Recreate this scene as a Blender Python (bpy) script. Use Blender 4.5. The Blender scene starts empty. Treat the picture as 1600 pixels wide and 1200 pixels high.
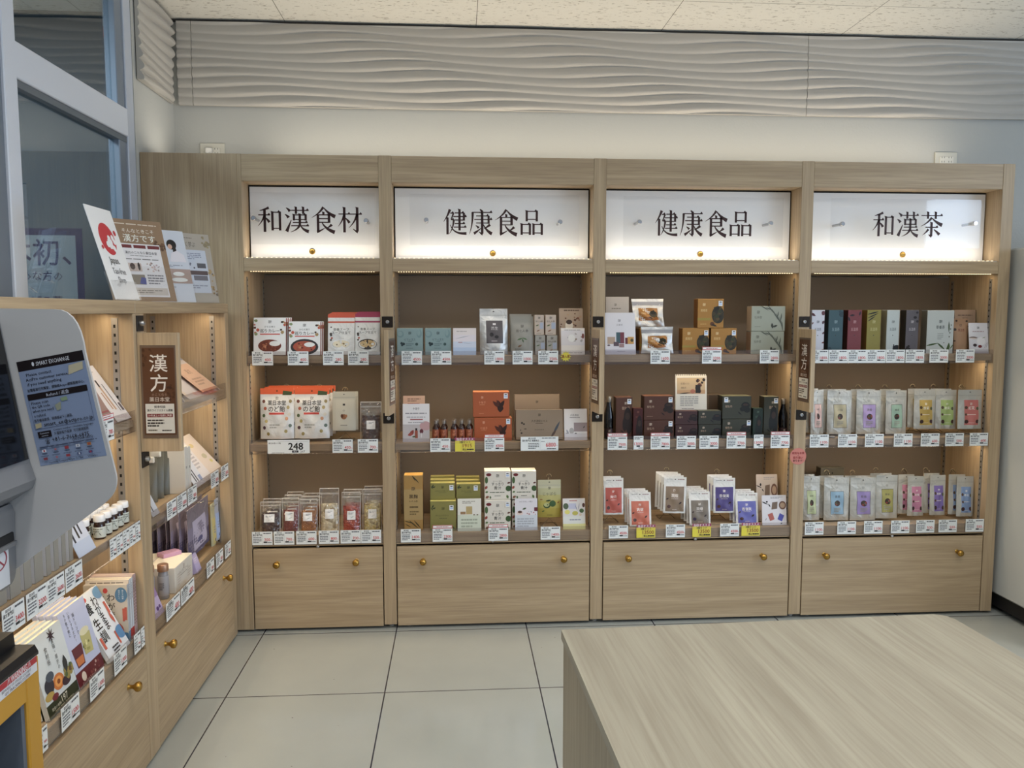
import bpy, math, random
from mathutils import Matrix, Vector
random.seed(7)
S = bpy.context.scene
COL = S.collection
R = math.radians

# ---------------------------------------------------------------- camera
FPX = 1263.26
YAW, PITCH, ROLL = -.0681, -.0901, -.0005
CAM = Vector((.2934, -3.4356, 1.3782))
ROT = Matrix.Rotation(YAW, 3, 'Z') @ Matrix.Rotation(PITCH, 3, 'X') @ Matrix.Rotation(ROLL, 3, 'Y')
cam_data = bpy.data.cameras.new('camera')
cam_data.sensor_width = 36
cam_data.lens = 36 * FPX / 1600
cam_data.clip_start = .02
cam = bpy.data.objects.new('camera', cam_data)
m3 = Matrix((ROT.col[0], ROT.col[2], -ROT.col[1])).transposed()
cam.matrix_world = Matrix.Translation(CAM) @ m3.to_4x4()
COL.objects.link(cam)
S.camera = cam
S.view_settings.view_transform = 'Standard'
S.view_settings.look = 'None'
S.view_settings.gamma = 1
S.view_settings.use_curve_mapping = False
S.view_settings.exposure = 0.30

# ---------------------------------------------------------------- daylight and ceiling lights
W = bpy.data.worlds.new('world'); S.world = W; W.use_nodes = True
W.node_tree.nodes['Background'].inputs[0].default_value = (.60, .70, .85, 1)
W.node_tree.nodes['Background'].inputs[1].default_value = .42

def area(name, loc, rot, size, size_y, power, color=(1, 1, 1), shape='RECTANGLE', spread=180):
    l = bpy.data.lights.new(name, 'AREA')
    l.shape = shape; l.size = size
    if shape == 'RECTANGLE': l.size_y = size_y
    l.energy = power; l.color = color; l.spread = R(spread)
    o = bpy.data.objects.new(name, l); COL.objects.link(o)
    o.location = loc; o.rotation_euler = rot
    return o
WARM = (1, .80, .54)
CEIL_Z = 2.685
area('window_light', (5.3, -3.4, 1.5), (0, R(90), R(-10)), 2.0, 2.4, 62, (.62, .78, 1))
DOWN = [(.35, -1.75), (1.75, -1.75), (-.2, -3.1), (1.1, -3.1), (2.5, -3.1), (3.2, -1.5), (.4, -4.6), (2.0, -4.6)]

def PY(u, v, y=0.0):
    "point of the plane y=const seen at pixel (u, v): gives x, z"
    d = ROT @ Vector(((u - 800) / FPX, 1, -(v - 600) / FPX)); t = (y - CAM.y) / d.y
    return CAM.x + t * d.x, CAM.z + t * d.z
def pix(p):
    q = ROT.transposed() @ (Vector(p) - CAM); return 800 + FPX * q.x / q.y, 600 - FPX * q.z / q.y
def PX(u, v, x):
    d = ROT @ Vector(((u - 800) / FPX, 1, -(v - 600) / FPX)); t = (x - CAM.x) / d.x
    return CAM.y + t * d.y, CAM.z + t * d.z

# ---------------------------------------------------------------- materials
_M = {}
PRINT = [False]      # printed packaging inks: a little lighter and softer than the plain paint values
def lin(h):
    if isinstance(h, tuple): return h
    h = h.lstrip('#'); c = [int(h[i:i + 2], 16) / 255 for i in (0, 2, 4)]
    return tuple(x / 12.92 if x <= .04045 else ((x + .055) / 1.055) ** 2.4 for x in c)
def mat(h, rough=.5, metal=0.0, emit=0.0, name=None, coat=0.0, spec=.5):
    k = (h, rough, metal, emit, coat, spec, PRINT[0])
    if k in _M: return _M[k]
    m = bpy.data.materials.new(name or 'mat'); m.use_nodes = True
    b = m.node_tree.nodes['Principled BSDF']; c = lin(h)
    if PRINT[0] and not emit and metal < .5:
        g = .3 * c[0] + .6 * c[1] + .1 * c[2]; c = tuple(min(.88, (x * .88 + g * .12) * 1.30) for x in c)
    b.inputs['Base Color'].default_value = (*c, 1)
    b.inputs['Roughness'].default_value = rough
    b.inputs['Metallic'].default_value = metal
    b.inputs['Coat Weight'].default_value = coat
    b.inputs['Specular IOR Level'].default_value = spec
    if emit:
        b.inputs['Emission Color'].default_value = (*c, 1); b.inputs['Emission Strength'].default_value = emit
    _M[k] = m
    return m
def nt(name):
    m = bpy.data.materials.new(name); m.use_nodes = True
    t = m.node_tree; return m, t, t.nodes, t.links, t.nodes['Principled BSDF']
def mix_col(N, L, fac, a, b):
    n = N.new('ShaderNodeMix'); n.data_type = 'RGBA'
    if isinstance(fac, float): n.inputs[0].default_value = fac
    else: L.new(fac, n.inputs[0])
    for i, s in ((6, a), (7, b)):
        if isinstance(s, tuple): n.inputs[i].default_value = (*s, 1)
        else: L.new(s, n.inputs[i])
    return n.outputs[2]
def wood(name, axis, c0, c1, c2, rough=.45, sc=1.0):
    m, t, N, L, b = nt(name)
    tc = N.new('ShaderNodeTexCoord'); mp = N.new('ShaderNodeMapping')
    s = [26 * sc, 26 * sc, 26 * sc]; s[axis] = 1.1 * sc
    mp.inputs['Scale'].default_value = s
    L.new(tc.outputs['Object'], mp.inputs[0])
    n1 = N.new('ShaderNodeTexNoise'); n1.inputs['Scale'].default_value = 1.0; n1.inputs['Detail'].default_value = 6; n1.inputs['Distortion'].default_value = .9
    L.new(mp.outputs[0], n1.inputs['Vector'])
    r1 = N.new('ShaderNodeValToRGB'); r1.color_ramp.elements[0].position = .32; r1.color_ramp.elements[1].position = .68
    r1.color_ramp.elements[0].color = (*lin(c0), 1); r1.color_ramp.elements[1].color = (*lin(c1), 1)
    L.new(n1.outputs['Fac'], r1.inputs[0])
    mp2 = N.new('ShaderNodeMapping'); s2 = [170 * sc] * 3; s2[axis] = 5 * sc; mp2.inputs['Scale'].default_value = s2
    L.new(tc.outputs['Object'], mp2.inputs[0])
    n2 = N.new('ShaderNodeTexNoise'); n2.inputs['Scale'].default_value = 1; n2.inputs['Detail'].default_value = 3
    L.new(mp2.outputs[0], n2.inputs['Vector'])
    r2 = N.new('ShaderNodeValToRGB'); r2.color_ramp.elements[0].position = .42; r2.color_ramp.elements[1].position = .72
    r2.color_ramp.elements[0].color = (0, 0, 0, 1); r2.color_ramp.elements[1].color = (.55, .55, .55, 1)
    L.new(n2.outputs['Fac'], r2.inputs[0])
    out = mix_col(N, L, r2.outputs[0], r1.outputs[0], lin(c2))
    L.new(out, b.inputs['Base Color']); b.inputs['Roughness'].default_value = rough
    return m
OAK = ('#ab9576', '#c1ab8b', '#98816a')
WX = wood('oak_grain_x', 0, *OAK); WY = wood('oak_grain_y', 1, *OAK); WZ = wood('oak_grain_z', 2, *OAK)
WTOP = wood('counter_oak', 1, '#8f8878', '#a19b8a', '#827868', .42, .8)
WSIDE = wood('counter_oak_side', 2, '#958a75', '#a59a84', '#877b66', .5)

def floor_mat():
    m, t, N, L, b = nt('floor_tile')
    g = N.new('ShaderNodeNewGeometry'); sp = N.new('ShaderNodeSeparateXYZ'); L.new(g.outputs['Position'], sp.inputs[0])
    def joint(sock, off):
        a = N.new('ShaderNodeMath'); a.operation = 'SUBTRACT'; L.new(sock, a.inputs[0]); a.inputs[1].default_value = off
        d = N.new('ShaderNodeMath'); d.operation = 'DIVIDE'; L.new(a.outputs[0], d.inputs[0]); d.inputs[1].default_value = .565
        r = N.new('ShaderNodeMath'); r.operation = 'ROUND'; L.new(d.outputs[0], r.inputs[0])
        s = N.new('ShaderNodeMath'); s.operation = 'SUBTRACT'; L.new(d.outputs[0], s.inputs[0]); L.new(r.outputs[0], s.inputs[1])
        q = N.new('ShaderNodeMath'); q.operation = 'ABSOLUTE'; L.new(s.outputs[0], q.inputs[0])
        c = N.new('ShaderNodeMath'); c.operation = 'LESS_THAN'; L.new(q.outputs[0], c.inputs[0]); c.inputs[1].default_value = .0042
        return c.outputs[0]
    jx = joint(sp.outputs[0], -.5395); jy = joint(sp.outputs[1], -.5927)
    mx = N.new('ShaderNodeMath'); mx.operation = 'MAXIMUM'; L.new(jx, mx.inputs[0]); L.new(jy, mx.inputs[1])
    n = N.new('ShaderNodeTexNoise'); n.inputs['Scale'].default_value = 3.5; n.inputs['Detail'].default_value = 5
    L.new(g.outputs['Position'], n.inputs['Vector'])
    base = mix_col(N, L, n.outputs['Fac'], lin('#a6aaa6'), lin('#b6bab5'))
    v = N.new('ShaderNodeTexNoise'); v.inputs['Scale'].default_value = 31; v.inputs['Detail'].default_value = 2
    L.new(g.outputs['Position'], v.inputs['Vector'])
    gt = N.new('ShaderNodeMath'); gt.operation = 'GREATER_THAN'; L.new(v.outputs['Fac'], gt.inputs[0]); gt.inputs[1].default_value = .765
    base = mix_col(N, L, gt.outputs[0], base, lin('#77746c'))
    out = mix_col(N, L, mx.outputs[0], base, lin('#34343f'))
    L.new(out, b.inputs['Base Color']); b.inputs['Roughness'].default_value = .16
    rr = N.new('ShaderNodeMapRange'); L.new(n.outputs['Fac'], rr.inputs[0]); rr.inputs[3].default_value = .06; rr.inputs[4].default_value = .20
    L.new(rr.outputs[0], b.inputs['Roughness'])
    return m
def ceiling_mat():
    m, t, N, L, b = nt('ceiling_board')
    g = N.new('ShaderNodeNewGeometry'); mp = N.new('ShaderNodeMapping'); L.new(g.outputs['Position'], mp.inputs[0])
    mp.inputs['Scale'].default_value = (26, 90, 1)
    n = N.new('ShaderNodeTexNoise'); n.inputs['Scale'].default_value = 1.3; n.inputs['Detail'].default_value = 3; n.inputs['Roughness'].default_value = .6
    L.new(mp.outputs[0], n.inputs['Vector'])
    gt = N.new('ShaderNodeValToRGB'); gt.color_ramp.elements[0].position = .60; gt.color_ramp.elements[1].position = .66
    gt.color_ramp.elements[0].color = (0, 0, 0, 1); gt.color_ramp.elements[1].color = (.75, .75, .75, 1)
    L.new(n.outputs['Fac'], gt.inputs[0])
    c = mix_col(N, L, gt.outputs[0], lin('#eeeae0'), lin('#948a7a'))
    sp = N.new('ShaderNodeSeparateXYZ'); L.new(g.outputs['Position'], sp.inputs[0])
    def joint(sock, off, per, w):
        a = N.new('ShaderNodeMath'); a.operation = 'SUBTRACT'; L.new(sock, a.inputs[0]); a.inputs[1].default_value = off
        d = N.new('ShaderNodeMath'); d.operation = 'DIVIDE'; L.new(a.outputs[0], d.inputs[0]); d.inputs[1].default_value = per
        r = N.new('ShaderNodeMath'); r.operation = 'ROUND'; L.new(d.outputs[0], r.inputs[0])
        s = N.new('ShaderNodeMath'); s.operation = 'SUBTRACT'; L.new(d.outputs[0], s.inputs[0]); L.new(r.outputs[0], s.inputs[1])
        q = N.new('ShaderNodeMath'); q.operation = 'ABSOLUTE'; L.new(s.outputs[0], q.inputs[0])
        k = N.new('ShaderNodeMath'); k.operation = 'LESS_THAN'; L.new(q.outputs[0], k.inputs[0]); k.inputs[1].default_value = w
        return k.outputs[0]
    jx = joint(sp.outputs[0], .39, .866, .0016); jy = joint(sp.outputs[1], .062, .433, .0032)
    mx = N.new('ShaderNodeMath'); mx.operation = 'MAXIMUM'; L.new(jx, mx.inputs[0]); L.new(jy, mx.inputs[1])
    c = mix_col(N, L, mx.outputs[0], c, lin('#6f685b'))
    L.new(c, b.inputs['Base Color']); b.inputs['Roughness'].default_value = .9
    return m
def plaster(name, h, bump=.25, scale=90):
    m, t, N, L, b = nt(name)
    n = N.new('ShaderNodeTexNoise'); n.inputs['Scale'].default_value = scale; n.inputs['Detail'].default_value = 4
    g = N.new('ShaderNodeNewGeometry'); L.new(g.outputs['Position'], n.inputs['Vector'])
    bp = N.new('ShaderNodeBump'); bp.inputs['Strength'].default_value = bump; bp.inputs['Distance'].default_value = .004
    L.new(n.outputs['Fac'], bp.inputs['Height']); L.new(bp.outputs[0], b.inputs['Normal'])
    b.inputs['Base Color'].default_value = (*lin(h), 1); b.inputs['Roughness'].default_value = .8
    return m
def clear(name, tint, ior=1.49, rough=.03, film=0.0):
    "thin clear sheet: passes what is behind it and reflects by its angle"
    m = bpy.data.materials.new(name); m.use_nodes = True; N = m.node_tree.nodes; L = m.node_tree.links
    N.clear(); o = N.new('ShaderNodeOutputMaterial')
    tr = N.new('ShaderNodeBsdfTransparent'); tr.inputs[0].default_value = (*tint, 1)
    gl = N.new('ShaderNodeBsdfGlossy'); gl.inputs['Roughness'].default_value = rough
    fr = N.new('ShaderNodeFresnel'); geo = N.new('ShaderNodeNewGeometry'); mr = N.new('ShaderNodeMapRange')
    mr.inputs[3].default_value = ior; mr.inputs[4].default_value = 1 / ior      # same reflection on both faces of the sheet
    L.new(geo.outputs['Backfacing'], mr.inputs[0]); L.new(mr.outputs[0], fr.inputs[0])
    mx = N.new('ShaderNodeMixShader')
    if film:
        n = N.new('ShaderNodeTexNoise'); n.inputs['Scale'].default_value = 55; n.inputs['Detail'].default_value = 2
        tc = N.new('ShaderNodeTexCoord'); L.new(tc.outputs['Object'], n.inputs['Vector'])
        bp = N.new('ShaderNodeBump'); bp.inputs['Strength'].default_value = film; bp.inputs['Distance'].default_value = .01
        L.new(n.outputs['Fac'], bp.inputs['Height']); L.new(bp.outputs[0], gl.inputs['Normal']); L.new(bp.outputs[0], fr.inputs['Normal'])
        ad = N.new('ShaderNodeMath'); ad.operation = 'ADD'; ad.inputs[1].default_value = .10; L.new(fr.outputs[0], ad.inputs[0])
        L.new(ad.outputs[0], mx.inputs[0])
    else: L.new(fr.outputs[0], mx.inputs[0])
    L.new(tr.outputs[0], mx.inputs[1]); L.new(gl.outputs[0], mx.inputs[2]); L.new(mx.outputs[0], o.inputs[0])
    return m
ACRY = clear('clear_acrylic', (.99, .99, .99)); RAILM = clear('price_rail_plastic', (.90, .89, .90), 1.6, .12)
GLASS = clear('window_glass', (.80, .86, .88), 1.75, .005); FILM = clear('clear_film', (.97, .965, .95), 1.6, .12, .9)
def lumps(name, cols, scale=60):
    m, t, N, L, b = nt(name)
    tc = N.new('ShaderNodeTexCoord'); v = N.new('ShaderNodeTexVoronoi'); v.inputs['Scale'].default_value = scale
    L.new(tc.outputs['Object'], v.inputs['Vector'])
    sp = N.new('ShaderNodeSeparateColor'); L.new(v.outputs['Color'], sp.inputs[0])
    r = N.new('ShaderNodeValToRGB'); e = r.color_ramp.elements
    e[0].color = (*lin(cols[0]), 1); e[1].color = (*lin(cols[-1]), 1)
    for i, c in enumerate(cols[1:-1]): x = e.new((i + 1) / (len(cols) - 1)); x.color = (*lin(c), 1)
    L.new(sp.outputs[0], r.inputs[0]); L.new(r.outputs[0], b.inputs['Base Color'])
    bp = N.new('ShaderNodeBump'); bp.inputs['Strength'].default_value = .9; bp.inputs['Distance'].default_value = .006; bp.invert = True
    L.new(v.outputs['Distance'], bp.inputs['Height']); L.new(bp.outputs[0], b.inputs['Normal']); b.inputs['Roughness'].default_value = .5
    return m
def foil(name, h, rough=.32, metal=.75, strength=.35, scale=22):
    m, t, N, L, b = nt(name)
    tc = N.new('ShaderNodeTexCoord'); n = N.new('ShaderNodeTexNoise'); n.inputs['Scale'].default_value = scale; n.inputs['Detail'].default_value = 2; n.inputs['Distortion'].default_value = .8
    L.new(tc.outputs['Object'], n.inputs['Vector'])
    bp = N.new('ShaderNodeBump'); bp.inputs['Strength'].default_value = strength; bp.inputs['Distance'].default_value = .02
    L.new(n.outputs['Fac'], bp.inputs['Height']); L.new(bp.outputs[0], b.inputs['Normal'])
    b.inputs['Base Color'].default_value = (*lin(h), 1); b.inputs['Roughness'].default_value = rough; b.inputs['Metallic'].default_value = metal
    return m
SILVER = foil('silver_foil', '#cfcfcd', .38, .55); SILV2 = foil('matt_silver_foil', '#c2c1ba', .42, .4)
WHITEF = foil('white_foil', '#e4e4e2', .4, .1, .3)
METAL = mat('#b8b8b8', .3, 1, name='steel'); BRASS = mat('#b08a45', .28, 1, name='brass'); DARKM = mat('#2c2520', .45, .6, name='bronze_plate')
WIRE = mat('#9a8f80', .3, 1, name='wire'); ALU = mat('#c2c9d6', .45, .1, name='aluminium')
BACKP = mat('#8d7f70', .75, name='back_panel')
LEDM = mat('#ffe6b8', .5, emit=4, name='led_dot')

# ---------------------------------------------------------------- mesh builder
class MB:
    def __init__(s): s.V = []; s.F = []; s.I = []; s.S = []; s.M = []
    def mi(s, m):
        if m not in s.M: s.M.append(m)
        return s.M.index(m)
    def add(s, vs, fs, m, smooth=False):
        o = len(s.V); s.V.extend([tuple(v) for v in vs]); i = s.mi(m)
        for f in fs: s.F.append([o + k for k in f]); s.I.append(i); s.S.append(smooth)
    def box(s, x0, x1, y0, y1, z0, z1, m, c=0.0, top=None, side=None):
        if x0 > x1: x0, x1 = x1, x0
        if y0 > y1: y0, y1 = y1, y0
        if z0 > z1: z0, z1 = z1, z0
        if c <= 0:
            vs = [(x, y, z) for x in (x0, x1) for y in (y0, y1) for z in (z0, z1)]
            fs = [(0, 1, 3, 2), (4, 6, 7, 5), (0, 4, 5, 1), (2, 3, 7, 6), (0, 2, 6, 4), (1, 5, 7, 3)]
            for f, mm in zip(fs, (side or m, side or m, m, m, m, top or m)): s.add(vs, [f], mm)
            return
        lo, hi = (x0, y0, z0), (x1, y1, z1); vs = []; ix = {}
        c = min(c, .45 * min(hi[k] - lo[k] for k in range(3)))
        for q in [(a, b, d) for a in (0, 1) for b in (0, 1) for d in (0, 1)]:
            for a in range(3):
                p = []
                for b in range(3):
                    base = (lo, hi)[q[b]][b]
                    p.append(base if a == b else base + (c if q[b] == 0 else -c))
                ix[(q, a)] = len(vs); vs.append(p)
        def setq(q, k, val): q = list(q); q[k] = val; return tuple(q)
        for a in range(3):
            b, d = [(1, 2), (2, 0), (0, 1)][a]
            for sd in (0, 1):
                q = setq((0, 0, 0), a, sd)
                f = [ix[(q, a)], ix[(setq(q, b, 1), a)], ix[(setq(setq(q, b, 1), d, 1), a)], ix[(setq(q, d, 1), a)]]
                if sd == 0: f.reverse()
                mm = m
                if a == 2 and sd == 1 and top: mm = top
                if a == 0 and side: mm = side
                s.add([vs[i] for i in f], [(0, 1, 2, 3)], mm)
            for sb in (0, 1):
                for sc in (0, 1):
                    q0 = setq(setq(setq((0, 0, 0), a, 0), b, sb), d, sc); q1 = setq(q0, a, 1)
                    s.add([vs[ix[(q0, b)]], vs[ix[(q1, b)]], vs[ix[(q1, d)]], vs[ix[(q0, d)]]], [(0, 1, 2, 3) if sb == sc else (3, 2, 1, 0)], m)
        for q in [(a, b, d) for a in (0, 1) for b in (0, 1) for d in (0, 1)]:
            s.add([vs[ix[(q, 0)]], vs[ix[(q, 1)]], vs[ix[(q, 2)]]], [(0, 1, 2)], m)
    def prism(s, pts, a0, a1, m, axis=1, capm=None):
        n = len(pts)
        def P(p, a): return {1: (p[0], a, p[1]), 0: (a, p[0], p[1]), 2: (p[0], p[1], a)}[axis]
        vs = [P(p, a0) for p in pts] + [P(p, a1) for p in pts]
        s.add(vs, [[i, (i + 1) % n, n + (i + 1) % n, n + i] for i in range(n)], m)
        s.add([P(p, a0) for p in pts], [list(range(n))], capm or m)
        s.add([P(p, a1) for p in pts], [list(range(n))][::-1], capm or m)
    def lathe(s, prof, m, n=18, c=(0, 0, 0), axis='z', smooth=True):
        vs = []
        for r, z in prof:
            for k in range(n):
                a = 2 * math.pi * k / n; x, y = r * math.cos(a), r * math.sin(a)
                p = {'z': (x, y, z), 'y': (x, -z, y), 'x': (z, x, y)}[axis]
                vs.append((p[0] + c[0], p[1] + c[1], p[2] + c[2]))
        fs = [[i * n + k, i * n + (k + 1) % n, (i + 1) * n + (k + 1) % n, (i + 1) * n + k] for i in range(len(prof) - 1) for k in range(n)]
        s.add(vs, fs, m, smooth)
        s.add(vs[:n], [list(range(n))], m); s.add(vs[-n:], [list(range(n))], m)
    def tube(s, pts, r, m, n=6):
        pts = [Vector(p) for p in pts]; vs = []
        for i, p in enumerate(pts):
            d = (pts[min(i + 1, len(pts) - 1)] - pts[max(i - 1, 0)]).normalized()
            a = d.orthogonal().normalized() if i == 0 else (pa - d * pa.dot(d)).normalized()
            pa = a; b = d.cross(a)
            for k in range(n): t = 2 * math.pi * k / n; vs.append(p + (a * math.cos(t) + b * math.sin(t)) * r)
        s.add(vs, [[i * n + k, i * n + (k + 1) % n, (i + 1) * n + (k + 1) % n, (i + 1) * n + k] for i in range(len(pts) - 1) for k in range(n)], m, True)
        s.add(vs[:n], [list(range(n))], m); s.add(vs[-n:], [list(range(n))], m)
    def mesh(s, name):
        me = bpy.data.meshes.new(name); me.from_pydata(s.V, [], s.F)
        for m in s.M: me.materials.append(m)
        me.polygons.foreach_set('material_index', s.I); me.polygons.foreach_set('use_smooth', s.S); me.update()
        return me
    def build(s, name, parent=None, loc=(0, 0, 0), rot=(0, 0, 0)):
        o = bpy.data.objects.new(name, s.mesh(name)); COL.objects.link(o); o.location = loc; o.rotation_euler = rot
        if parent: o.parent = parent
        return o
LABELS = {}
def tag(o, label, cat, group=None, kind=None):
    if label:
        o['label'] = label; LABELS.setdefault(label, []).append(o.name)
    if cat: o['category'] = cat
    if group: o['group'] = group
    if kind: o['kind'] = kind
    return o
def empty(name, label, cat, loc=(0, 0, 0), rot=(0, 0, 0), group=None):
    o = bpy.data.objects.new(name, None); COL.objects.link(o); o.empty_display_size = .02
    o.location = loc; o.rotation_euler = rot
    return tag(o, label, cat, group)
def copy_thing(o, loc, rot=None, label=None, group=None):
    c = o.copy(); COL.objects.link(c); c.location = loc
    if rot is not None: c.rotation_euler = rot
    for ch in list(o.children):
        d = ch.copy(); COL.objects.link(d); d.parent = c
        for g in list(ch.children):
            e = g.copy(); COL.objects.link(e); e.parent = d
    if label: c['label'] = label; LABELS.setdefault(label, []).append(c.name)
    if group: c['group'] = group
    return c
def struct(name, mb, loc=(0, 0, 0)):
    o = mb.build(name, None, loc); o['kind'] = 'structure'; return o

# ---------------------------------------------------------------- printed artwork
_T = {}
def glyphs(txt, res=1):
    k = (txt, res)
    if k in _T: return _T[k]
    cu = bpy.data.curves.new('t', 'FONT'); cu.body = txt; cu.size = 1; cu.resolution_u = res; cu.fill_mode = 'FRONT'
    ob = bpy.data.objects.new('t', cu); COL.objects.link(ob)
    me = bpy.data.meshes.new_from_object(ob.evaluated_get(bpy.context.evaluated_depsgraph_get()))
    V = [(v.co.x, v.co.y) for v in me.vertices]; Fs = [list(p.vertices) for p in me.polygons]
    bpy.data.objects.remove(ob); bpy.data.curves.remove(cu); bpy.data.meshes.remove(me)
    if V:
        x0 = min(v[0] for v in V); x1 = max(v[0] for v in V); y0 = min(v[1] for v in V); y1 = max(v[1] for v in V)
        V = [(x - (x0 + x1) / 2, y - (y0 + y1) / 2) for x, y in V]; w = x1 - x0; h = y1 - y0
    else: w = h = 1
    _T[k] = (V, Fs, w, h); return _T[k]
def leafpts(cx, cy, ln, ang, wd, asp):
    a = R(ang); out = []
    for k in range(7): t = k / 6; out.append((t - .5, math.sin(math.pi * t) * wd / ln / 2))
    for k in range(5, 0, -1): t = k / 6; out.append((t - .5, -math.sin(math.pi * t) * wd / ln / 2))
    return [(cx + ln * (x * math.cos(a) - y * math.sin(a)), cy + ln * (x * math.sin(a) + y * math.cos(a)) * asp) for x, y in out]
def art(mb, ops, mp, asp, lay0=1, rough=.5, curved=False, clip=True):
    """flat print laid on a surface. asp = width / height of the printed field; mp(s, t, layer) -> point"""
    rnd = random.Random(len(ops) * 7 + 3); lay = lay0; mp0 = mp
    if clip: mp = lambda s, t, l: mp0(min(1, max(0, s)), min(1, max(0, t)), l)
    for op in ops:
        k = op[0]; lay += 1
        if k == 'r':
            _, x0, y0, x1, y1, c = op; m = c if not isinstance(c, str) else mat(c, rough)
            nx = max(1, int(abs(x1 - x0) * 14)) if curved else 1; ny = max(1, int(abs(y1 - y0) * 18)) if curved else 1
            vs = [mp(x0 + (x1 - x0) * i / nx, y0 + (y1 - y0) * j / ny, lay) for j in range(ny + 1) for i in range(nx + 1)]
            mb.add(vs, [[j * (nx + 1) + i, j * (nx + 1) + i + 1, (j + 1) * (nx + 1) + i + 1, (j + 1) * (nx + 1) + i] for j in range(ny) for i in range(nx)], m, curved)
        elif k == 'e':
            _, cx, cy, rx, ry, c = op; n = 20
            vs = [mp(cx, cy, lay)] + [mp(cx + rx * math.cos(2 * math.pi * i / n), cy + ry * math.sin(2 * math.pi * i / n), lay) for i in range(n)]
            mb.add(vs, [[0, 1 + i, 1 + (i + 1) % n] for i in range(n)], mat(c, rough) if isinstance(c, str) else c)
        elif k == 'p':
            mb.add([mp(x, y, lay) for x, y in op[1]], [list(range(len(op[1])))], mat(op[2], rough))
        elif k == 'l':
            _, cx, cy, ln, ang, wd, c = op
            pts = leafpts(cx, cy, ln, ang, wd, asp)
            mb.add([mp(x, y, lay) for x, y in pts], [list(range(len(pts)))], mat(c, rough))
        elif k == 't':
            txt, cx, cy, size, c = op[1:6]; V, Fs, w, h = glyphs(txt, 2 if size > .12 else 1)
            sx = size
            if len(op) > 6 and w * size > op[6]: sx = op[6] / w
            bold = op[7] if len(op) > 7 else 0
            m = mat(c, rough) if isinstance(c, str) else c
            for dx, dy in ([(0, 0)] if not bold else [(-bold, 0), (bold, 0), (0, bold), (0, -bold)]):
                mb.add([mp(cx + x * sx + dx * size, cy + (y + dy) * size * asp, lay) for x, y in V], Fs, m)
                lay += .2
        elif k == 'v':
            txt, cx, ty, size, c = op[1:6]
            for i, ch in enumerate(txt):
                V, Fs, w, h = glyphs(ch, 1)
                mb.add([mp(cx + x * size, ty - (i + .5) * size * 1.04 * asp + y * size * asp, lay) for x, y in V], Fs, mat(c, rough))
        elif k == 'b':
            _, x0, y0, x1, y1, n, c = op; m = mat(c, rough)
            for i in range(n):
                yy = y1 - (i + .5) * (y1 - y0) / n; hh = (y1 - y0) / n * .26; x = x0; end = x1 if i < n - 1 or n == 1 else x0 + (x1 - x0) * .7
                while x < end - 1e-6:
                    w = min(end - x, (x1 - x0) * rnd.uniform(.1, .3))
                    mb.add([mp(x, yy - hh, lay), mp(x + w * .86, yy - hh, lay), mp(x + w * .86, yy + hh, lay), mp(x, yy + hh, lay)], [(0, 1, 2, 3)], m); x += w
        elif k == 'g':   # small square maker's mark of broken strokes
            _, cx, cy, sz, c = op; m = mat(c, rough); h = sz / 2
            for x0, y0, x1, y1 in [(-1, .72, .5, 1), (-1, -1, -.75, .6), (-.55, .1, .2, .35), (-.55, -.35, .2, -.1), (-.6, -1, .4, -.75), (.7, -.2, 1, 1), (.4, -.6, .62, .45), (.8, -1, 1, -.45), (-.2, -.7, .05, .6)]:
                mb.add([mp(cx + x0 * h, cy + y0 * h * asp, lay), mp(cx + x1 * h, cy + y0 * h * asp, lay), mp(cx + x1 * h, cy + y1 * h * asp, lay), mp(cx + x0 * h, cy + y1 * h * asp, lay)], [(0, 1, 2, 3)], m)
        elif k == 'm':   # scattered small round or leafy marks in a band
            _, x0, y0, x1, y1, n, rr, cs = op
            for i in range(n):
                cx = rnd.uniform(x0, x1); cy = rnd.uniform(y0, y1); c = mat(rnd.choice(cs), rough); q = rr * rnd.uniform(.6, 1.3)
                vs = [mp(cx + q * math.cos(6.283 * j / 7), cy + q * asp * math.sin(6.283 * j / 7) * rnd.uniform(.7, 1.1), lay + i * .03) for j in range(7)]
                mb.add(vs, [list(range(7))], c)
# ---------------------------------------------------------------- the room
XW = -.985; YB = .43; TOPZ = 2.017
mb = MB(); mb.box(-3.2, 6.2, -6.5, YB + .1, -.06, 0, floor_mat()); struct('floor', mb)
mb = MB(); mb.box(-3.2, 6.2, -6.5, YB + .1, CEIL_Z, CEIL_Z + .05, ceiling_mat()); struct('ceiling', mb)
PLA = plaster('wall_plaster', '#bcbcb7')
mb = MB(); mb.box(-3.2, 6.2, YB, YB + .1, 0, CEIL_Z, PLA); struct('wall_back', mb)
mb = MB(); mb.box(XW - .06, XW, -.03, YB, 0, CEIL_Z, PLA); struct('wall_left', mb)
area('neighbour_fill', (-1.9, -1.2, CEIL_Z - .03), (0, 0, 0), .6, 1.2, 42, (.86, .93, 1))  # added fill, no fixture: brightens the space and notice behind the glass
SLATE = mat('#5b6670', .8, name='slate_wall')
mb = MB(); mb.box(-2.9, -2.8, -6.5, YB, 0, CEIL_Z, SLATE); struct('wall_left_neighbour', mb)
mb = MB(); mb.box(-2.8, XW - .06, .36, YB, 0, CEIL_Z, mat('#59636c', .8)); struct('wall_back_neighbour', mb)
mb = MB(); mb.box(XW - .06, 6.2, YB - .006, YB, CEIL_Z - .012, CEIL_Z, mat('#4a463f', .8)); struct('trim_1', mb)
mb = MB(); mb.box(XW, XW + .006, -.03, YB - .01, CEIL_Z - .012, CEIL_Z, mat('#4a463f', .8)); struct('trim_2', mb)

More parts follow.
